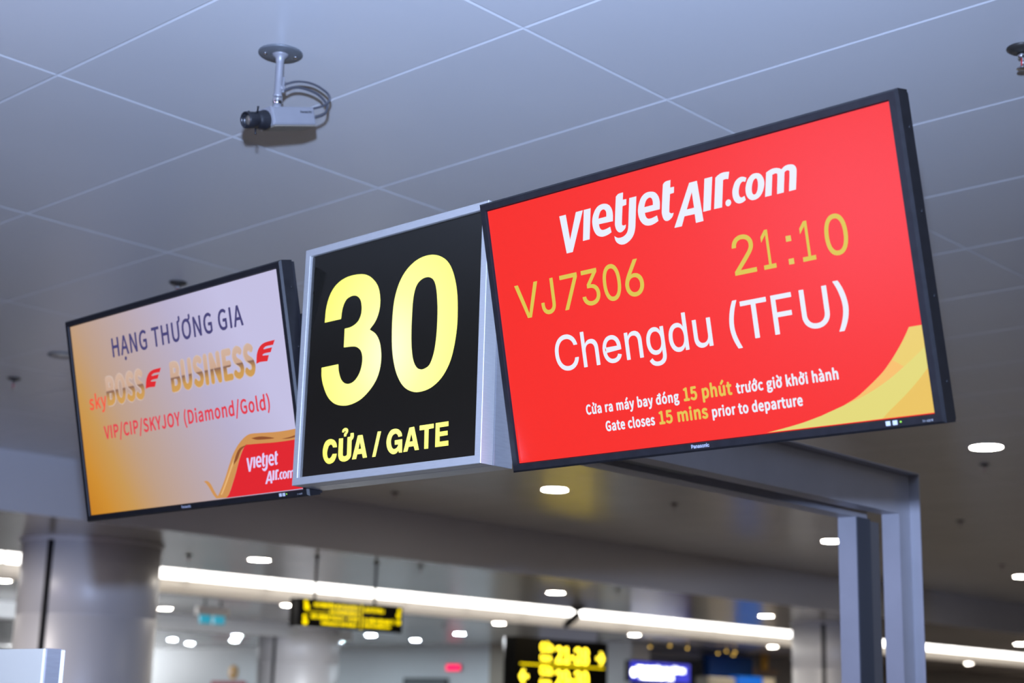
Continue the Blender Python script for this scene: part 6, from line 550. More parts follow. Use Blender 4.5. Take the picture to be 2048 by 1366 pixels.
# panel ceiling: 0.6 x 1.2 m panels with bevelled edges
bm = bmesh.new()
bw, bd = 0.006, 0.0022
for i in range(-17, 51):
    for j in range(-9, 6):
        x0, y0 = 2.016 + 0.6 * i, 3.639 + 1.2 * j
        x1, y1 = x0 + 0.6, min(y0 + 1.2, YB)
        o_ = [bm.verts.new((x, y, Z1 + bd)) for x, y in ((x0, y0), (x1, y0), (x1, y1), (x0, y1))]
        n_ = [bm.verts.new((x, y, Z1)) for x, y in ((x0 + bw, y0 + bw), (x1 - bw, y0 + bw), (x1 - bw, y1 - bw), (x0 + bw, y1 - bw))]
        bm.faces.new(n_[::-1])
        for k in range(4):
            bm.faces.new((o_[k], n_[k], n_[(k + 1) % 4], o_[(k + 1) % 4]))
me = bpy.data.meshes.new('ceiling')
bm.to_mesh(me)
bm.free()
me.materials.append(M['ceiling'])
o = bpy.data.objects.new('ceiling', me)
C.objects.link(o)
o['kind'] = 'structure'
bm = bmesh.new()
box(bm, -8.3, 46, -8, 42, 3.75, 3.85)
struct('ceiling', bm, M['bulkhead'])
# lower ceiling between bulkhead and cove, then beyond the cove
bm = bmesh.new()
box(bm, -8, 46, YB + 0.02, 12.63, Z2, Z2 + 0.06)
struct('ceiling', bm, M['low_ceiling'])
bm = bmesh.new()
box(bm, -8, 46, 15.44, 42, 2.84, 2.90)
struct('ceiling', bm, M['low_ceiling'])
bm = bmesh.new()
box(bm, -8, 46, 12.63, 15.44, 3.55, 3.6)
struct('ceiling', bm, M['cove_cream'])
# bulkhead face, cove edges
bm = bmesh.new()
box(bm, -8, 46, YB, YB + 0.02, Z2, Z1 + 0.3)
struct('trim_1', bm, M['bulkhead'])
bm = bmesh.new()
box(bm, -8, 46, 15.40, 15.44, 2.835, 3.6)
struct('trim_2', bm, M['cove_cream'])
bm = bmesh.new()
box(bm, -8, 46, 12.61, 12.63, Z2 + 0.06, 3.6)
struct('trim_3', bm, M['cove_cream'])
bm = bmesh.new()
box(bm, 6, 16.9, 19.2, 19.6, 2.62, 2.84)
struct('trim_4', bm, M['wall_white'])

# walls
bm = bmesh.new()
box(bm, 22.5, 22.7, 20.3, 42, 0, 2.84)
struct('wall_far', bm, M['wall_white'])
bm = bmesh.new()
box(bm, 22.7, 46, 18.6, 18.8, 0, 2.84)
struct('wall_shop', bm, M['wall_grey'])
bm = bmesh.new()
box(bm, 45.8, 46, -8, 18.6, 0, 3.75)
struct('wall_east', bm, M['wall_brown'])
bm = bmesh.new()
box(bm, -8, 46, 41.8, 42, 0, 3.75)
struct('wall_north', bm, M['wall_white'])
bm = bmesh.new()
box(bm, -8, 46, -8, -7.8, 0, 3.75)
struct('wall_south', bm, M['wall_grey'])
bm = bmesh.new()
box(bm, -8.2, -8, -8, 42, 0, 0.4)
box(bm, -8.2, -8, -8, 42, 2.95, 3.75)
box(bm, -8.2, -8, -8, -4, 0.4, 2.95)
box(bm, -8.2, -8, 9.5, 42, 0.4, 2.95)
struct('wall_west', bm, M['wall_white'])
wn = 1
for k in range(9):
    y0 = -4 + 1.5 * k
    bm = bmesh.new()
    for a in ((y0, y0 + 0.04, 0.4, 2.95), (y0 + 1.46, y0 + 1.5, 0.4, 2.95), (y0 + 0.04, y0 + 1.46, 0.4, 0.44), (y0 + 0.04, y0 + 1.46, 2.91, 2.95)):
        box(bm, -8.16, -8.04, a[0], a[1], a[2], a[3])
    box(bm, -8.105, -8.095, y0 + 0.04, y0 + 1.46, 0.44, 2.91, mi=1)
    struct('window_%d' % wn, bm, [M['frame_grey'], M['glass']])
    wn += 1

# ------------------------------------------------------------------ columns
def column(x, y, r, top, seam, label):
    t = thing('round_column', label, 'column', (x, y, 0), 'metal clad round columns')
    bm = bmesh.new()
    lathe(bm, [(r, 0), (r, top - 0.62), (r - 0.004, top - 0.615), (r - 0.004, top - 0.605), (r, top - 0.6), (r, top)], 64)
    obj('shaft', bm, M['column'], t)
    bm = bmesh.new()
    ca, sa = math.cos(seam), math.sin(seam)
    xf = Matrix.Rotation(seam, 4, 'Z')
    box(bm, r - 0.02, r + 0.004, -0.028, 0.028, 0, top, xf=xf)
    obj('seam', bm, M['black_gap'], t)
    bm = bmesh.new()
    lathe(bm, [(r + 0.005, top - 0.03), (r + 0.02, top - 0.025), (r + 0.02, top)], 64)
    obj('collar', bm, M['bulkhead'], t)
    return t
column(6.96, 11.2, 0.56, Z2, R(-157), 'wide grey metal column on the left with a dark seam near its left edge')
column(18.5, 11.15, 0.58, Z2, R(-164), 'pale grey column half hidden behind the door frame post on the right')
column(16.2, 19.7, 0.66, 2.84, R(-165), 'distant pale column below the left end of the hanging yellow sign')

# ------------------------------------------------------------------ downlights
def downlight(m, label, cat='light', group=None, r=0.095):
    t = thing('downlight', label, cat, (0, 0, 0), group)
    bm = bmesh.new()
    lathe(bm, [(r + 0.022, 0.004), (r + 0.022, -0.003), (r + 0.006, -0.006), (r, -0.004), (r, 0.004)], 32, cap=False)
    obj('trim_ring', bm, M['trim_white'], t)
    bm = bmesh.new()
    lathe(bm, [(r, 0.002), (r, -0.003), (r * 0.9, -0.0045)], 32)
    obj('lens', bm, m, t)
    return t
DL = downlight(M['lamp_white'], 'x')
DC = downlight(M['lamp_cool'], 'x')
first = {DL: True, DC: True}
def put_light(src, x, y, z, label, group):
    o = src if first[src] else copy_tree(src)
    first[src] = False
    o.location = (x, y, z)
    tag(o, label, 'light', group)
G1 = 'downlights in the panel ceiling'
G2 = 'downlights in front of the light cove'
G3 = 'downlights behind the light cove'
G4 = 'cool downlights over the far white room'
for x, y, l in ((8.9, 7.83, 'round downlight just below the gap between gate sign and red display'),
                (8.93, 4.27, 'large round downlight right of the lower corner of the red display'),
                (13.03, 7.86, 'round downlight partly hidden by the left post of the door frame'),
                (17.3, 7.9, 'round downlight cut by the right photo edge, the upper one of two')):
    put_light(DL, x, y, Z1, l, G1)
for x, l in ((8.58, 'oval looking downlight left above the hanging yellow direction sign'),
             (12.62, 'downlight just left above the small dark camera in front of the light cove'),
             (16.7, 'downlight above the right end of the light cove, left of the pale column'),
             (24.02, 'downlight cut by the right photo edge, the lower one of two')):
    put_light(DL, x, 11.06, Z2, l, G2)
for x, l in ((8.69, 'downlight cut by the left photo edge beside the wide column'),
             (12.74, 'downlight touching the upper left corner of the hanging yellow sign'),
             (16.72, 'downlight under the cove edge, left above the big gate direction sign'),
             (19.94, 'downlight under the cove edge, above the blue lit shop sign'),
             (23.97, 'downlight at the right end of the cove edge beside the pale column'),
             (31.6, 'small downlight below the cove right of the door frame')):
    put_light(DL, x, 15.75, 2.84, l, G3)
put_light(DL, 12.54, 18.2, 2.84, 'downlight against the right edge of the wide left column', G3)
for x, y, l in ((19.05, 27.3, 'cool downlight in the left far room, leftmost of its pair'),
                (20.49, 28.7, 'cool downlight in the left far room, right one of its pair'),
                (18.3, 24.12, 'upper one of two cool downlights touching each other, left of the far column'),
                (19.7, 26.05, 'lower one of two cool downlights touching each other, left of the far column'),
                (18.83, 20.9, 'cool downlight directly under the hanging yellow sign'),
                (20.4, 23.6, 'dim cool downlight beside the top of the far column'),
                (20.47, 21.45, 'cool downlight just right of the lower right corner of the hanging yellow sign'),
                (18.87, 18.7, 'cool downlight above the red lit exit box')):
    put_light(DC, x, y, 2.84, l, G4)

# ------------------------------------------------------------------ light cove: 1.2 m strips
proto = None
for k in range(-4, 20):
    x0 = 10.86 + 1.2 * k
    if proto is None:
        t = thing('strip_light', '', 'light', (0, 0, 0))
        bm = bmesh.new()
        box(bm, 0.005, 1.195, 0.03, 0.06, 0, 0.26)
        obj('housing', bm, M['trim_white'], t)
        bm = bmesh.new()
        box(bm, 0.03, 1.17, -0.03, 0.03, 0.0, 0.26, 0.008)
        obj('diffuser', bm, M['strip_light'], t)
        proto = t
        o = t
    else:
        o = copy_tree(proto)
    o.location = (x0, 15.34, 3.0)
    if x0 < 8.5:
        tag(o, 'white strip light of the cove at the left photo edge, left of the wide column', 'light', 'strip lights of the cove left of the wide column')
    elif x0 < 24:
        tag(o, 'white strip light in the long bright cove between the wide column and the pale column', 'light', 'strip lights of the long bright cove')
    else:
        tag(o, 'white strip light of the bright cove right of the door frame', 'light', 'strip lights of the cove right of the door frame')

# ------------------------------------------------------------------ sprinklers
def sprinkler():
    t = thing('sprinkler', 'x', 'sprinkler')
    bm = bmesh.new()
    lathe(bm, [(0.037, 0.0), (0.037, -0.003), (0.028, -0.009), (0.014, -0.012), (0.013, -0.014)], 28)
    obj('escutcheon', bm, M['dark_metal'], t)
    bm = bmesh.new()
    lathe(bm, [(0.010, -0.012), (0.010, -0.026), (0.006, -0.03)], 16)
    for s in (-1, 1):
        tube(bm, smooth_path([(s * 0.008, 0, -0.024), (s * 0.014, 0, -0.036), (s * 0.010, 0, -0.05), (0, 0, -0.056)], 4), 0.0022, 8)
    obj('frame', bm, M['chrome'], t)
    bm = bmesh.new()
    lathe(bm, [(0.003, -0.03), (0.0035, -0.042), (0.002, -0.052)], 10)
    obj('bulb', bm, M['bulb_red'], t)
    bm = bmesh.new()
    lathe(bm, [(0.004, -0.055), (0.015, -0.056), (0.015, -0.058), (0.003, -0.059)], 20)
    obj('deflector', bm, M['chrome'], t)
    return t
sp0 = sprinkler()
spf = True
for x, y, z, l in ((3.5, 5.17, Z1, 'dark sprinkler head showing just above the top edge of the left display'),
                   (4.1, 7.53, Z1, 'blurred sprinkler head near the left photo edge'),
                   (3.513, 1.535, Z1, 'chrome sprinkler head with black rosette cut by the right photo edge'),
                   (10.07, 7.55, Z1, 'sprinkler dot under the middle of the red display, beside the door frame beam'),
                   (9.54, 4.58, Z1, 'sprinkler dot just below the large downlight right of the red display'),
                   (12.2, 6.1, Z1, 'sprinkler dot between red display and door frame corner on the right'),
                   (15.93, 7.5, Z1, 'sprinkler dot near the downlight at the right photo edge'),
                   (8.34, 9.05, Z1, 'sprinkler dot below the gate sign'),
                   (7.99, 11.3, Z2, 'brownish sprinkler beside the top right of the wide column'),
                   (9.71, 10.15, Z2, 'sprinkler right of the rods of the hanging yellow sign'),
                   (12.58, 10.16, Z2, 'sprinkler in the golden reflection above the cove'),
                   (16.65, 16.85, 2.84, 'sprinkler dot right of the hanging yellow sign under the cove')):
    o = sp0 if spf else copy_tree(sp0)
    spf = False
    o.location = (x, y, z)
    o.rotation_euler = (0, 0, R(35))
    tag(o, l, 'sprinkler', 'sprinkler heads in the ceilings')

# flat ceiling speaker / recessed fitting left of the left display
t = thing('ceiling_speaker', 'flat bluish round fitting in the ceiling at the left edge of the left display', 'speaker', (3.95, 6.79, Z1))
bm = bmesh.new()
lathe(bm, [(0.075, 0.0), (0.075, -0.004), (0.065, -0.006), (0.06, -0.003)], 36)
obj('rim', bm, M['plate_grey'], t)
bm = bmesh.new()
lathe(bm, [(0.06, -0.002), (0.06, -0.004), (0.02, -0.006)], 36)
obj('grille', bm, M['white_gloss'], t)

# ------------------------------------------------------------------ ceiling camera (box camera on a pole)
t = thing('security_camera', 'silver box security camera with black lens hanging from a round ceiling plate', 'camera', (2.32, 3.04, Z1))
bm = bmesh.new()
lathe(bm, [(0.0585, 0.0), (0.0585, -0.003), (0.056, -0.005), (0.02, -0.006), (0.018, -0.006)], 48)
pl = obj('ceiling_plate', bm, M['plate_grey'], t)
for a in (R(150), R(-30)):
    bm = bmesh.new()
    lathe(bm, [(0.005, -0.004), (0.005, -0.008), (0.003, -0.0095)], 12, xf=Matrix.Translation((0.04 * math.cos(a), 0.04 * math.sin(a), 0)))
    obj('screw', bm, M['chrome'], pl)
bm = bmesh.new()
lathe(bm, [(0.024, -0.005), (0.020, -0.009), (0.0125, -0.016), (0.0105, -0.03), (0.0105, -0.115), (0.0125, -0.12), (0.0125, -0.128)], 28)
pole = obj('pole', bm, M['cam_body'], t)
bm = bmesh.new()
lathe(bm, [(0.006, -0.012), (0.006, 0.012)], 14, xf=Matrix.Translation((0.004, -0.006, -0.1)) @ Matrix.Rotation(R(90), 4, 'X'))
box(bm, 0.006, 0.012, -0.012, 0.004, -0.112, -0.068, 0.002)
obj('clamp_screw', bm, M['cam_body'], pole)
bm = bmesh.new()
lathe(bm, [(0.013, -0.126), (0.0135, -0.132), (0.0135, -0.14), (0.011, -0.144), (0.011, -0.148)], 24)
obj('swivel_joint', bm, M['chrome'], t)
bm = bmesh.new()
lathe(bm, [(0.012, -0.146), (0.0125, -0.158), (0.012, -0.172)], 24)
obj('swivel_foot', bm, M['cam_body'], t)
# camera body: local axis u forward = -X tilted 17 deg down
tilt = R(17)
A_ = Matrix.Translation((0.024, -0.008, -0.180)) @ Matrix.Rotation(-tilt, 4, 'Y')
bm = bmesh.new()
box(bm, -0.068, 0.078, -0.031, 0.031, -0.0235, 0.026, 0.006, xf=A_)
body = obj('camera_body', bm, M['cam_body'], t)
bm = bmesh.new()
box(bm, -0.066, 0.076, -0.029, 0.029, -0.027, -0.0228, 0.002, xf=A_)
obj('shaded_underside', bm, M['cam_under_shade'], body)
bm = bmesh.new()
box(bm, -0.0705, -0.067, -0.0312, 0.0312, -0.0238, 0.0262, 0.0012, xf=A_)
obj('front_ring', bm, M['cam_body'], body)
def ux(p):
    x, y, z = p
    s = 0.0062
    return A_ @ Vector((0.028 + x * s, -0.0316, 0.008 + z * s))
lettering('maker_print', ['u_pan'], 0, M['plate_grey'], body, ux)
bm = bmesh.new()
LX = A_ @ Matrix.Translation((-0.07, 0, -0.004)) @ Matrix.Rotation(R(-90), 4, 'Y')
lathe(bm, [(0.0265, -0.002), (0.0265, 0.006), (0.024, 0.009), (0.024, 0.018), (0.0225, 0.02), (0.0225, 0.026), (0.0195, 0.028), (0.0195, 0.032), (0.0215, 0.036), (0.022, 0.064), (0.0195, 0.066), (0.0168, 0.060), (0.015, 0.052)], 36, xf=LX)
lens = obj('lens_barrel', bm, M['cam_dark'], t)
bm = bmesh.new()
lathe(bm, [(0.0148, 0.0525), (0.012, 0.056), (0.006, 0.058), (0.001, 0.0585)], 24, xf=LX)
obj('lens_glass', bm, M['glass_lens'], lens)
for ang in (R(60), R(130), R(-110)):
    bm = bmesh.new()
    lathe(bm, [(0.0022, 0.02), (0.0022, 0.033), (0.003, 0.034), (0.003, 0.037)], 8, xf=LX @ Matrix.Translation((0, 0, 0.03)) @ Matrix.Rotation(ang, 4, 'Z') @ Matrix.Rotation(R(90), 4, 'X'))
    obj('focus_screw', bm, M['cam_dark'], lens)
bm = bmesh.new()
tube(bm, smooth_path([(0.008, -0.008, -0.09), (0.045, -0.022, -0.072), (0.090, -0.03, -0.066), (0.132, -0.034, -0.075), (0.148, -0.034, -0.088), (0.147, -0.030, -0.100), (0.13, -0.026, -0.116), (0.094, -0.018, -0.134)], 6), 0.0032, 8)
obj('cable', bm, M['cable'], t)
bm = bmesh.new()
tube(bm, smooth_path([(0.008, -0.008, -0.108), (0.036, -0.014, -0.090), (0.073, -0.016, -0.081), (0.118, -0.018, -0.083), (0.148, -0.018, -0.097), (0.154, -0.018, -0.110), (0.144, -0.018, -0.132), (0.098, -0.014, -0.160)], 6), 0.0036, 8)
obj('cable', bm, M['cable'], t)

# ------------------------------------------------------------------ displays
def display_frame(centre, yaw_deg, tilt_deg):
    a, tl = R(yaw_deg), R(tilt_deg)
    r = Vector((0, -1, 0))
    n = Vector((-1, 0, 0))
    rz = Matrix.Rotation(a, 3, 'Z')
    r, n = rz @ r, rz @ n
    u = Vector((0, 0, 1))
    nn = n * math.cos(tl) - u * math.sin(tl)
    uu = u * math.cos(tl) + n * math.sin(tl)
    m3 = Matrix((r, -nn, uu)).transposed()
    return Matrix.Translation(centre) @ m3.to_4x4()

def make_display(name, label, centre, yw, tl):
    t = thing(name, label, 'display', mw=display_frame(centre, yw, tl))
    hw, hh = 0.4845, 0.2800
    bm = bmesh.new()
    rect_loft(bm, [(hw, hh, 0.030), (hw, hh, -0.001), (hw - 0.005, hh - 0.004, -0.006), (0.4675, 0.2640, -0.006), (0.4670, 0.2635, -0.005), (0.4658, 0.2622, 0.004), (0.4658, 0.2622, 0.028)])
    bm.faces.ensure_lookup_table()
    for f in bm.faces[16:24]:
        f.material_index = 1
    bz = obj('bezel', bm, [M['bezel'], M['black_gap']], t)
    bm = bmesh.new()
    box(bm, -hw + 0.003, hw - 0.003, 0.030, 0.040, -hh + 0.003, hh - 0.003, 0.002)
    box(bm, -0.36, 0.36, 0.040, 0.062, -0.2, 0.2, 0.008)
    obj('back_cover', bm, M['bezel_side'], t)
    for k in range(4):
        bm = bmesh.new()
        lathe(bm, [(0.0035, 0), (0.0035, 0.0015), (0.002, 0.0022)], 12, xf=Matrix.Translation((hw, 0.02, 0.215 - 0.1425 * k)) @ Matrix.Rotation(R(90), 4, 'Y'))
        obj('screw', bm, M['bezel'], bz)
    for x in (0.3815, 0.3945):
        bm = bmesh.new()
        box(bm, x - 0.0042, x + 0.0042, -0.0078, -0.0055, -0.2735, -0.2655, 0.0008)
        obj('button', bm, M['button'], bz)
    bm = bmesh.new()
    lathe(bm, [(0.0016, 0), (0.0016, 0.0012), (0.0008, 0.0016)], 12, xf=Matrix.Translation((0.4050, -0.0058, -0.2690)) @ Matrix.Rotation(R(90), 4, 'X'))
    obj('power_light', bm, M['led_green'], bz)
    lettering('maker_print', ['brand'], -0.0064, M['print_grey'], bz)
    lettering('model_print', ['model'], -0.0064, M['button'], bz)
    return t

def pane(parent, m):
    bm = bmesh.new()
    v = [bm.verts.new(p) for p in ((-0.4658, 0, -0.2622), (0.4658, 0, -0.2622), (0.4658, 0, 0.2622), (-0.4658, 0, 0.2622))]
    bm.faces.new(v)
    me = bpy.data.meshes.new('screen')
    bm.to_mesh(me)
    bm.free()
    me.materials.append(m)
    o = bpy.data.objects.new('screen', me)
    C.objects.link(o)
    o.parent = parent
    return o

tR = make_display('flight_display', 'large wall display with red screen showing flight number, time 21:10 and a city', (2.222, 1.641, 2.347), -0.38, 12.877)
s = pane(tR, M['scr_red'])
lettering('swoosh', ['sw_base'], -0.0002, M['sw_base'], s)
lettering('swoosh', ['sw_orange'], -0.0004, M['sw_orange'], s)
lettering('swoosh', ['sw_gold'], -0.0004, M['sw_gold'], s)
lettering('swoosh', ['sw_light'], -0.0006, M['sw_light'], s)
lettering('logo', ['logo'], -0.0004, M['scr_white'], s)
lettering('flight_number', ['flight'], -0.0004, M['scr_gold'], s)
for k in range(3):
    lettering('departure_time', ['time%d' % k], -0.0004, M['scr_gold'], s)
lettering('destination', ['city'], -0.0004, M['scr_white'], s)
for k in range(4):
    lettering('notice', ['note_w%d' % k], -0.0004, M['scr_white'], s)
for k in range(2):
    lettering('notice', ['note_g%d' % k], -0.0004, M['scr_gold2'], s)

tL = make_display('advert_display', 'wall display with amber to lavender advert screen on the left of the gate sign', (2.231, 3.256, 2.346), -0.973, 13.16)
s = pane(tL, M['backdrop'])
lettering('headline', ['hang'], -0.0003, M['scr_navy'], s)
lettering('wordmark', ['sky'], -0.0003, M['scr_orangered'], s)
for k in range(2):
    lettering('wordmark_halo', ['halo%d' % k], -0.0002, M['outline_beige'], s)
lettering('wordmark', ['boss'], -0.0003, M['boss'], s)
lettering('wordmark', ['business'], -0.0003, M['business'], s)
for k in range(2):
    lettering('wing', ['wing%d' % k], -0.0006, M['scr_wing'], s)
lettering('subline', ['vip'], -0.0003, M['scr_pinkred'], s)
lettering('red_panel', ['lred'], -0.0003, M['scr_red2'], s)
lettering('ribbon', ['ribbon'], -0.0005, M['rib'], s)
lettering('ribbon', ['rib_light'], -0.0007, M['rib_light'], s)
lettering('ribbon', ['rib_dark'], -0.0008, M['rib_dark'], s)
lettering('logo', ['llogo'], -0.0006, M['scr_logo2'], s)

# mounting arms that tie both displays to the gate sign (dark bar seen left of the sign)
for tt, ya, yb in ((tR, 1.55, 2.1555), (tL, 2.7605, 3.35)):
    bm = bmesh.new()
    inv = tt.matrix_world.inverted()
    box(bm, 2.270, 2.310, ya, yb, 2.40, 2.52, 0.004, xf=inv)
    obj('mount_arm', bm, M['bezel_side'], tt)

# ------------------------------------------------------------------ gate sign (light box)
mwS = Matrix.Translation((2.22, 2.458, 2.3705)) @ Matrix((Vector((0, -1, 0)), Vector((1, 0, 0)), Vector((0, 0, 1)))).transposed().to_4x4()
t = thing('gate_sign', 'black square light box sign with yellow 30 in an aluminium frame between the two displays', 'sign', mw=mwS)
hw, hh = 0.3015, 0.2825
bm = bmesh.new()
rect_loft(bm, [(hw, hh, 0.036), (hw, hh, 0.001), (hw - 0.001, hh - 0.001, 0.0), (hw - 0.017, hh - 0.0165, 0.0), (hw - 0.018, hh - 0.0175, 0.001), (hw - 0.018, hh - 0.0175, 0.012), (hw - 0.018, hh - 0.0175, 0.034)])
obj('front_frame', bm, M['alu'], t)
bm = bmesh.new()
box(bm, -hw + 0.003, hw - 0.003, 0.036, 0.039, -hh + 0.003, hh - 0.003)
obj('gasket', bm, M['black_gap'], t)
bm = bmesh.new()
box(bm, -hw, hw, 0.039, 0.096, -hh, hh, 0.0015)
obj('rear_housing', bm, M['alu_side'], t)
bm = bmesh.new()
box(bm, -hw + 0.018, hw - 0.018, 0.0078, 0.012, -hh + 0.0175, hh - 0.0175)
p = obj('face_panel', bm, M['sign_black'], t)
lettering('gate_number', ['three', 'zero'], 0.0075, M['lightbox'], p)
lettering('gate_caption', ['gate'], 0.0075, M['lightbox'], p)

# ------------------------------------------------------------------ door frame portal
Y0, Y1_, Y2_, Y3 = 2.35, 2.41, 2.502, 2.567
XI, XO = 4.292, 4.362        # inner jamb face, flange root
ZU, ZT = 2.225, 2.352        # underside, flange root
XL = 2.318                   # left end: fixed to the back of the gate sign
t = thing('door_frame', 'grey powder coated door frame portal right behind the red display', 'door frame', (4.33, 2.46, 0))
P0 = Vector((-4.33, -2.46, 0))
def pbox(bm, *a, **k):
    box(bm, a[0] - 4.33, a[1] - 4.33, a[2] - 2.46, a[3] - 2.46, a[4], a[5], **k)
bm = bmesh.new()
pbox(bm, XI, XO, Y0, Y1_, 0, ZU)
obj('jamb', bm, M['frame_grey'], t)
bm = bmesh.new()
pbox(bm, XI, XI + 0.085, Y2_, Y3, 0, ZU)
obj('jamb', bm, M['frame_grey'], t)
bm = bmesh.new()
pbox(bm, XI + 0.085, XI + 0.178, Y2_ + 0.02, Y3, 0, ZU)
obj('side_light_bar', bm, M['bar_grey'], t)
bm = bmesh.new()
pbox(bm, XI + 0.002, XI + 0.083, Y2_ - 0.004, Y2_, 0, ZU)  # strip added to paint the shade on the inner pocket face
obj('pocket_shade', bm, M['pocket_shade'], t)
bm = bmesh.new()
pbox(bm, XL, XO, Y0, Y1_, ZU, ZT)
pbox(bm, XL, XO, Y2_, Y3, ZU, ZT)
pbox(bm, XL, XO, Y1_, Y2_, ZU + 0.05, ZT)
obj('lintel', bm, M['frame_grey'], t)
bm = bmesh.new()
pbox(bm, XL, XO + 0.003, Y0 - 0.034, Y3, ZT, ZT + 0.0035)
pbox(bm, XO, XO + 0.0035, Y0 - 0.034, Y1_, 0, ZT)
obj('flange', bm, M['frame_grey'], t)
bm = bmesh.new()
pbox(bm, XL, 3.38, Y1_ + 0.01, Y2_ - 0.01, ZU + 0.012, ZU + 0.05)
obj('door_track', bm, M['plate_grey'], t)

# ------------------------------------------------------------------ hanging direction sign (yellow on black, two rods)
def at(p, x, y, z, s=1.0):
    return lambda q: Vector((x + q[0] * s, y, z + q[2] * s))
def row(bm, x0, x1, z0, h, y, seed):
    """blurred, unreadable lettering: a run of small letter-like strokes"""
    rnd = random.Random(seed)
    x = x0
    while x < x1:
        w = h * rnd.uniform(0.45, 0.7)
        if x + w > x1:
            break
        hh_ = h * (1.0 if rnd.random() < 0.35 else 0.74)
        if rnd.random() < 0.14:
            x += h * 0.35
            continue
        st = h * 0.16
        for a in ((x, x + st, z0, z0 + hh_), (x + w - st, x + w, z0, z0 + h * 0.74), (x + st, x + w - st, z0 + h * (0.60 if rnd.random() < .5 else 0.0), z0 + h * (0.74 if rnd.random() < .5 else 0.14))):
            if a[3] > a[2]:
                box(bm, a[0], a[1], y - 0.003, y, a[2], a[3])
        x += w + h * 0.16
t = thing('direction_sign', 'long black direction sign with yellow text hanging on two rods from the lower ceiling', 'sign', (9.0, 10.31, 2.36), 'yellow on black direction signs')
ox, oy, oz = 9.0, 10.31, 2.36
bm = bmesh.new()
box(bm, 8.40 - ox, 9.61 - ox, 10.25 - oy, 10.37 - oy, 2.238 - oz, 2.478 - oz, 0.006)
hs = obj('housing', bm, M['sign_black'], t)
for x in (8.62, 9.315):
    bm = bmesh.new()
    lathe(bm, [(0.012, 2.478 - oz), (0.012, Z2 - oz)], 14, xf=Matrix.Translation((x - ox, 0, 0)))
    lathe(bm, [(0.03, Z2 - oz - 0.012), (0.03, Z2 - oz)], 18, xf=Matrix.Translation((x - ox, 0, 0)))
    obj('rod', bm, M['rod'], t)
ly = 10.25 - oy
for k, (x0, x1, z0, h) in enumerate(((8.57, 9.08, 2.415, 0.042), (8.74, 9.08, 2.375, 0.028), (8.54, 9.08, 2.315, 0.042), (8.66, 9.07, 2.268, 0.032), (9.14, 9.40, 2.405, 0.044), (9.14, 9.53, 2.315, 0.042), (9.14, 9.48, 2.275, 0.028))):
    bm = bmesh.new()
    row(bm, x0 - ox, x1 - ox, z0 - oz, h, ly, k + 1)
    obj('text_line', bm, M['sign_yellow'], t)
for (x, z, r) in ((8.475, 2.445, 0.018), (8.488, 2.405, 0.026), (8.47, 2.325, 0.018), (8.478, 2.28, 0.026), (9.565, 2.44, 0.018), (9.555, 2.395, 0.022), (9.56, 2.335, 0.022)):
    bm = bmesh.new()
    lathe(bm, [(r, 0), (r, 0.004)], 18, xf=Matrix.Translation((x - ox, ly, z - oz)) @ Matrix.Rotation(R(90), 4, 'X'))
    obj('pictogram', bm, M['sign_yellow'], t)
bm = bmesh.new()
box(bm, 8.50 - ox, 9.08 - ox, ly - 0.003, ly, 2.366 - oz, 2.371 - oz)
box(bm, 9.105 - ox, 9.115 - ox, ly - 0.003, ly, 2.25 - oz, 2.465 - oz)
obj('rule', bm, M['sign_yellow'], t)

# ------------------------------------------------------------------ gate direction sign (two rows with arrows)
t = thing('direction_sign', 'large black gate direction sign with yellow gate numbers and arrows at the bottom', 'sign', (13.27, 11.6, 0), 'yellow on black direction signs')
ox, oy = 13.27, 11.6
bm = bmesh.new()
box(bm, 12.485 - ox, 14.06 - ox, 11.5 - oy, 11.68 - oy, 1.72, 2.383, 0.008)
obj('housing', bm, M['sign_black'], t)
bm = bmesh.new()
for x in (12.8, 13.75):
    box(bm, x - ox - 0.04, x - ox + 0.04, -0.03, 0.05, 0, 1.72)
obj('post', bm, M['rod'], t)
ly = 11.5 - oy - 0.002
def put(key, x, z, s, m=M['sign_yellow2']):
    lettering('lettering', [key], ly, m, t, lambda q: Vector((x - ox + q[0] * s, ly, z + q[2] * s)))
put('u_cua', 12.89, 2.245, 0.085)
put('u_gate', 12.89, 2.14, 0.062)
put('u_2128', 13.15, 2.13, 0.165)
put('u_cua', 12.89, 1.99, 0.085)
put('u_gate', 12.89, 1.875, 0.062)
put('u_2930', 13.15, 1.87, 0.165)
def arrow(cx, cz, s):
    bm = bmesh.new()
    pts = [(-.075, .02), (.005, .02), (-.02, .075), (.02, .075), (.075, 0), (.02, -.075), (-.02, -.075), (.005, -.02), (-.075, -.02)]
    a = [bm.verts.new((cx - ox + s * px, ly, cz + pz)) for px, pz in pts]
    for tri in tessellate_polygon([[Vector((px, pz, 0)) for px, pz in pts]]):
        bm.faces.new([a[i] for i in tri])
    obj('arrow', bm, M['sign_yellow2'], t)
arrow(13.93, 2.20, 1)
arrow(12.62, 1.96, -1)
bm = bmesh.new()
box(bm, 12.56 - ox, 14.0 - ox, 11.5 - oy - 0.003, 11.5 - oy, 2.085, 2.10)
obj('rule', bm, M['sign_yellow'], t)

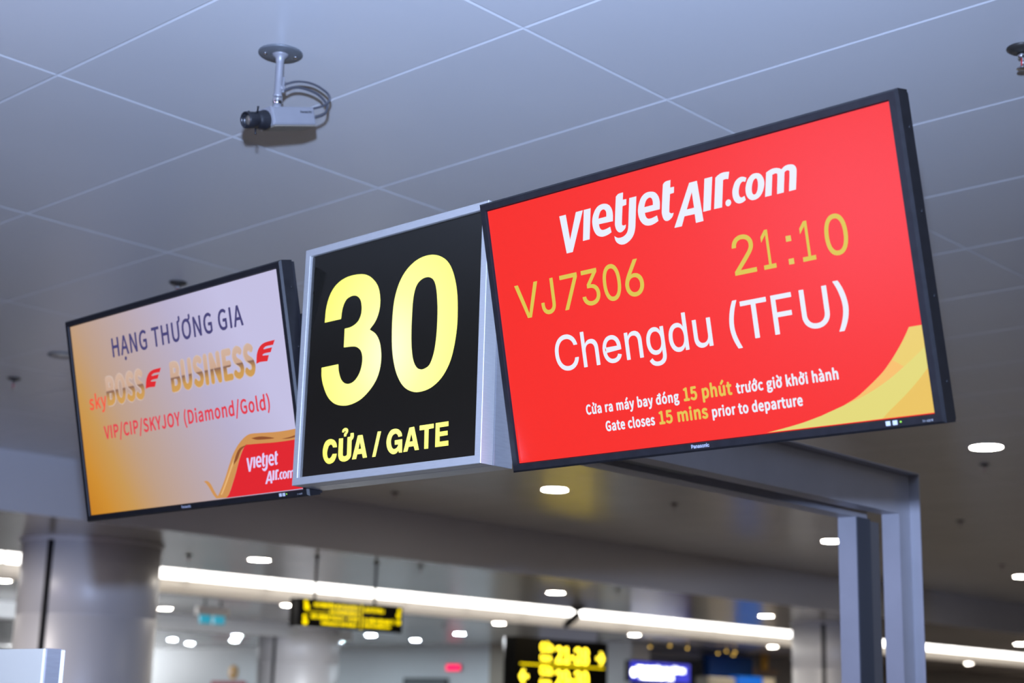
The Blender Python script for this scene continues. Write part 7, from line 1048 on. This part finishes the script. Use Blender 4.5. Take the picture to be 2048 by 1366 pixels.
# ------------------------------------------------------------------ exit sign, far left room
t = thing('exit_sign', 'small teal lit exit sign under a white box, hanging beside the wide column', 'sign', (11.73, 16.0, 2.65))
bm = bmesh.new()
box(bm, -0.24, 0.24, -0.04, 0.04, 0.0, 0.10, 0.01)
obj('housing', bm, M['cove_cream'], t)
for x0, x1 in ((-0.19, -0.02), (0.02, 0.19)):
    bm = bmesh.new()
    box(bm, x0, x1, -0.012, 0.012, -0.105, 0.0, 0.004)
    obj('panel', bm, M['exit_teal'], t)
for x in (-0.12, 0.12):
    bm = bmesh.new()
    lathe(bm, [(0.012, 0.10), (0.012, 0.19)], 12, xf=Matrix.Translation((x, 0, 0)))
    obj('rod', bm, M['rod'], t)

# second ceiling camera in front of the cove
t = thing('security_camera', 'small dark security camera on a ceiling bracket in front of the bright cove', 'camera', (14.45, 12.3, Z2))
bm = bmesh.new()
lathe(bm, [(0.09, 0), (0.09, -0.02), (0.05, -0.05), (0.02, -0.06), (0.02, -0.1)], 24)
obj('bracket', bm, M['dark_metal'], t)
bm = bmesh.new()
Bx = Matrix.Translation((-0.07, 0, -0.145)) @ Matrix.Rotation(R(-32), 4, 'Y')
box(bm, -0.16, 0.10, -0.035, 0.035, -0.033, 0.033, 0.01, xf=Bx)
b2 = obj('camera_body', bm, M['dark_metal'], t)
bm = bmesh.new()
lathe(bm, [(0.03, 0), (0.03, 0.03), (0.024, 0.031)], 18, xf=Bx @ Matrix.Translation((-0.158, 0, 0)) @ Matrix.Rotation(R(-90), 4, 'Y'))
obj('lens_barrel', bm, M['cam_dark'], t)

# ------------------------------------------------------------------ far wall: red box, dark board, emblem, banner
t = thing('exit_box', 'small red lit box on the far bluish wall', 'sign', (22.5, 22.39, 2.40))
bm = bmesh.new()
box(bm, -0.05, 0, -0.21, 0.21, -0.07, 0.07, 0.02)
obj('housing', bm, M['dark_metal'], t)
bm = bmesh.new()
box(bm, -0.056, -0.05, -0.2, 0.2, -0.06, 0.06, 0.002)
obj('lit_face', bm, M['exit_red'], t)
t = thing('notice_board', 'dark board at the bottom of the far bluish wall', 'board', (22.5, 23.2, 1.8))
bm = bmesh.new()
box(bm, -0.05, 0, -0.65, 0.65, -0.4, 0.39, 0.01)
obj('frame', bm, M['dark_metal'], t)
bm = bmesh.new()
box(bm, -0.054, -0.05, -0.6, 0.6, -0.36, 0.35)
obj('board_face', bm, M['plate_grey'], t)
t = thing('wall_emblem', 'small round gold emblem on the far white wall above a red banner', 'emblem', (22.5, 29.7, 2.28))
bm = bmesh.new()
lathe(bm, [(0.16, 0), (0.16, 0.02), (0.12, 0.03)], 28, xf=Matrix.Rotation(R(-90), 4, 'Y'))
obj('disc', bm, M['gold'], t)
bm = bmesh.new()
lathe(bm, [(0.09, 0.03), (0.09, 0.04), (0.05, 0.045)], 20, xf=Matrix.Rotation(R(-90), 4, 'Y'))
obj('centre', bm, M['gold_dull'], t)
bm = bmesh.new()
box(bm, 22.46, 22.5, 29.2, 30.5, 1.3, 2.07, 0.01)
tag(obj('wall_banner', bm, mat('banner_red', (0.45, 0.03, 0.05), 0.6)), 'red banner whose top edge shows at the bottom of the far white wall', 'banner')
bm = bmesh.new()
box(bm, 22.1, 22.5, 20.3, 21.05, 0, 2.84, 0.01)
o = struct('trim_5', bm, M['wall_brown'])
bm = bmesh.new()
box(bm, 21.75, 22.3, 17.25, 17.95, 0, 2.84, 0.02)
tag(obj('square_pillar', bm, M['wall_white']), 'pale square pillar right of the large gate direction sign', 'pillar')

# ------------------------------------------------------------------ shop front at the right
t = thing('shop_sign', 'glowing blue shop sign with white lettering at the bottom, right of the gate direction sign', 'sign', (22.22, 17.0, 2.0))
bm = bmesh.new()
box(bm, -0.90, 0.87, -0.06, 0.06, 0.13, 0.50, 0.02)
obj('housing', bm, M['dark_metal'], t)
bm = bmesh.new()
box(bm, -0.88, 0.85, -0.0605, -0.055, 0.15, 0.48)
obj('lit_face', bm, M['blue_lit'], t)
bm = bmesh.new()
row(bm, -0.70, 0.78, 0.32, 0.11, -0.062, 21)
obj('text_line', bm, M['white_lit'], t)
bm = bmesh.new()
row(bm, -0.68, 0.35, 0.19, 0.09, -0.062, 22)
obj('text_line', bm, M['white_lit'], t)
bm = bmesh.new()
lathe(bm, [(0.07, 0), (0.07, 0.006)], 22, xf=Matrix.Translation((-0.79, -0.062, 0.29)) @ Matrix.Rotation(R(90), 4, 'X'))
obj('pictogram', bm, M['white_lit'], t)
bm = bmesh.new()
for x in (-0.7, 0.6):
    box(bm, x - 0.04, x + 0.04, -0.03, 0.03, -2.0, 0.13)
obj('post', bm, M['rod'], t)
bm = bmesh.new()
box(bm, 25.1, 26.6, 17.95, 18.1, 0, 2.76, 0.01)
tag(obj('partition', bm, M['navy']), 'tall dark navy partition below the row of gold spots', 'partition')
bm = bmesh.new()
box(bm, 23.72, 24.6, 17.0, 17.3, 0, 2.30, 0.03)
tag(obj('display_cabinet', bm, M['white_gloss']), 'white cabinet top at the bottom in front of the navy panel', 'cabinet')
bm = bmesh.new()
box(bm, 24.96, 25.8, 17.2, 17.4, 0, 2.35, 0.01)
tag(obj('partition', bm, M['azure']), 'bright blue partition top at the bottom right of the navy one', 'partition')
bm = bmesh.new()
box(bm, 25.85, 26.25, 17.2, 17.4, 0, 2.34, 0.01)
tag(obj('display_cabinet', bm, M['white_gloss']), 'pale cabinet top at the bottom beside the bright blue panel', 'cabinet')
t = thing('shop_emblem', 'gold crown emblem with a line of copper lettering on the dark shop wall', 'emblem', (27.9, 18.55, 2.5))
bm = bmesh.new()
lathe(bm, [(0.14, 0), (0.14, 0.03), (0.1, 0.04)], 24, xf=Matrix.Translation((0, 0, 0.17)) @ Matrix.Rotation(R(90), 4, 'X'))
for k in (-1, 0, 1):
    lathe(bm, [(0.05, 0), (0.05, 0.03)], 14, xf=Matrix.Translation((k * 0.1, 0, 0.3)) @ Matrix.Rotation(R(90), 4, 'X'))
obj('crown', bm, M['gold'], t)
bm = bmesh.new()
row(bm, -0.5, 0.55, -0.02, 0.12, 0.0, 31)
obj('lettering', bm, M['gold_dull'], t)
bm = bmesh.new()
box(bm, 22.4, 26.75, 18.15, 18.6, 2.66, 2.84, 0.01)
struct('trim_6', bm, M['wall_grey'])
t0 = None
for x, y, z, l in ((21.97, 17.0, 2.745, 'gold spot lamp at the left end of the shop row, above the blue lit sign'),
                   (22.55, 17.0, 2.79, 'gold spot lamp second from the left above the blue lit sign'),
                   (23.08, 17.0, 2.77, 'gold spot lamp third from the left above the blue lit sign'),
                   (24.04, 17.0, 2.72, 'gold spot lamp at the top left corner of the navy panel'),
                   (24.31, 17.0, 2.77, 'gold spot lamp above the middle of the navy panel'),
                   (24.60, 17.0, 2.77, 'upper right gold spot lamp above the navy panel'),
                   (24.54, 17.0, 2.71, 'lower right gold spot lamp above the navy panel')):
    if t0 is None:
        t0 = thing('spot_lamp', 'x', 'lamp')
        bm = bmesh.new()
        lathe(bm, [(0.02, 0.012), (0.032, 0.02), (0.036, 0.04), (0.012, 0.05), (0.008, 0.06)], 18)
        obj('shade', bm, M['dark_metal'], t0)
        bm = bmesh.new()
        lathe(bm, [(0.022, 0.016), (0.018, 0.004), (0.006, -0.002)], 16)
        obj('bulb', bm, M['lamp_gold'], t0)
        bm = bmesh.new()
        lathe(bm, [(0.004, 0.055), (0.004, 0.14)], 8)
        obj('stem', bm, M['dark_metal'], t0)
        o = t0
    else:
        o = copy_tree(t0)
    o.location = (x, y, z)
    tag(o, l, 'lamp', 'gold spot lamps of the shop')

# ------------------------------------------------------------------ stand at the lower left corner
t = thing('information_stand', 'white panel stand with brushed metal edge in the lower left corner', 'stand', (1.406, 2.383, 0))
bm = bmesh.new()
box(bm, 0.0, 0.028, 0.004, 0.9, 0, 1.680, 0.001)
obj('panel', bm, M['white_gloss'], t)
bm = bmesh.new()
box(bm, 0.0035, 0.031, -0.002, 0.004, 0, 1.681, 0.0008)
obj('edge_trim', bm, M['alu_side'], t)
bm = bmesh.new()
box(bm, 0.031, 0.039, -0.001, 0.9, 0, 1.679, 0.001)
obj('back_panel', bm, M['trim_white'], t)
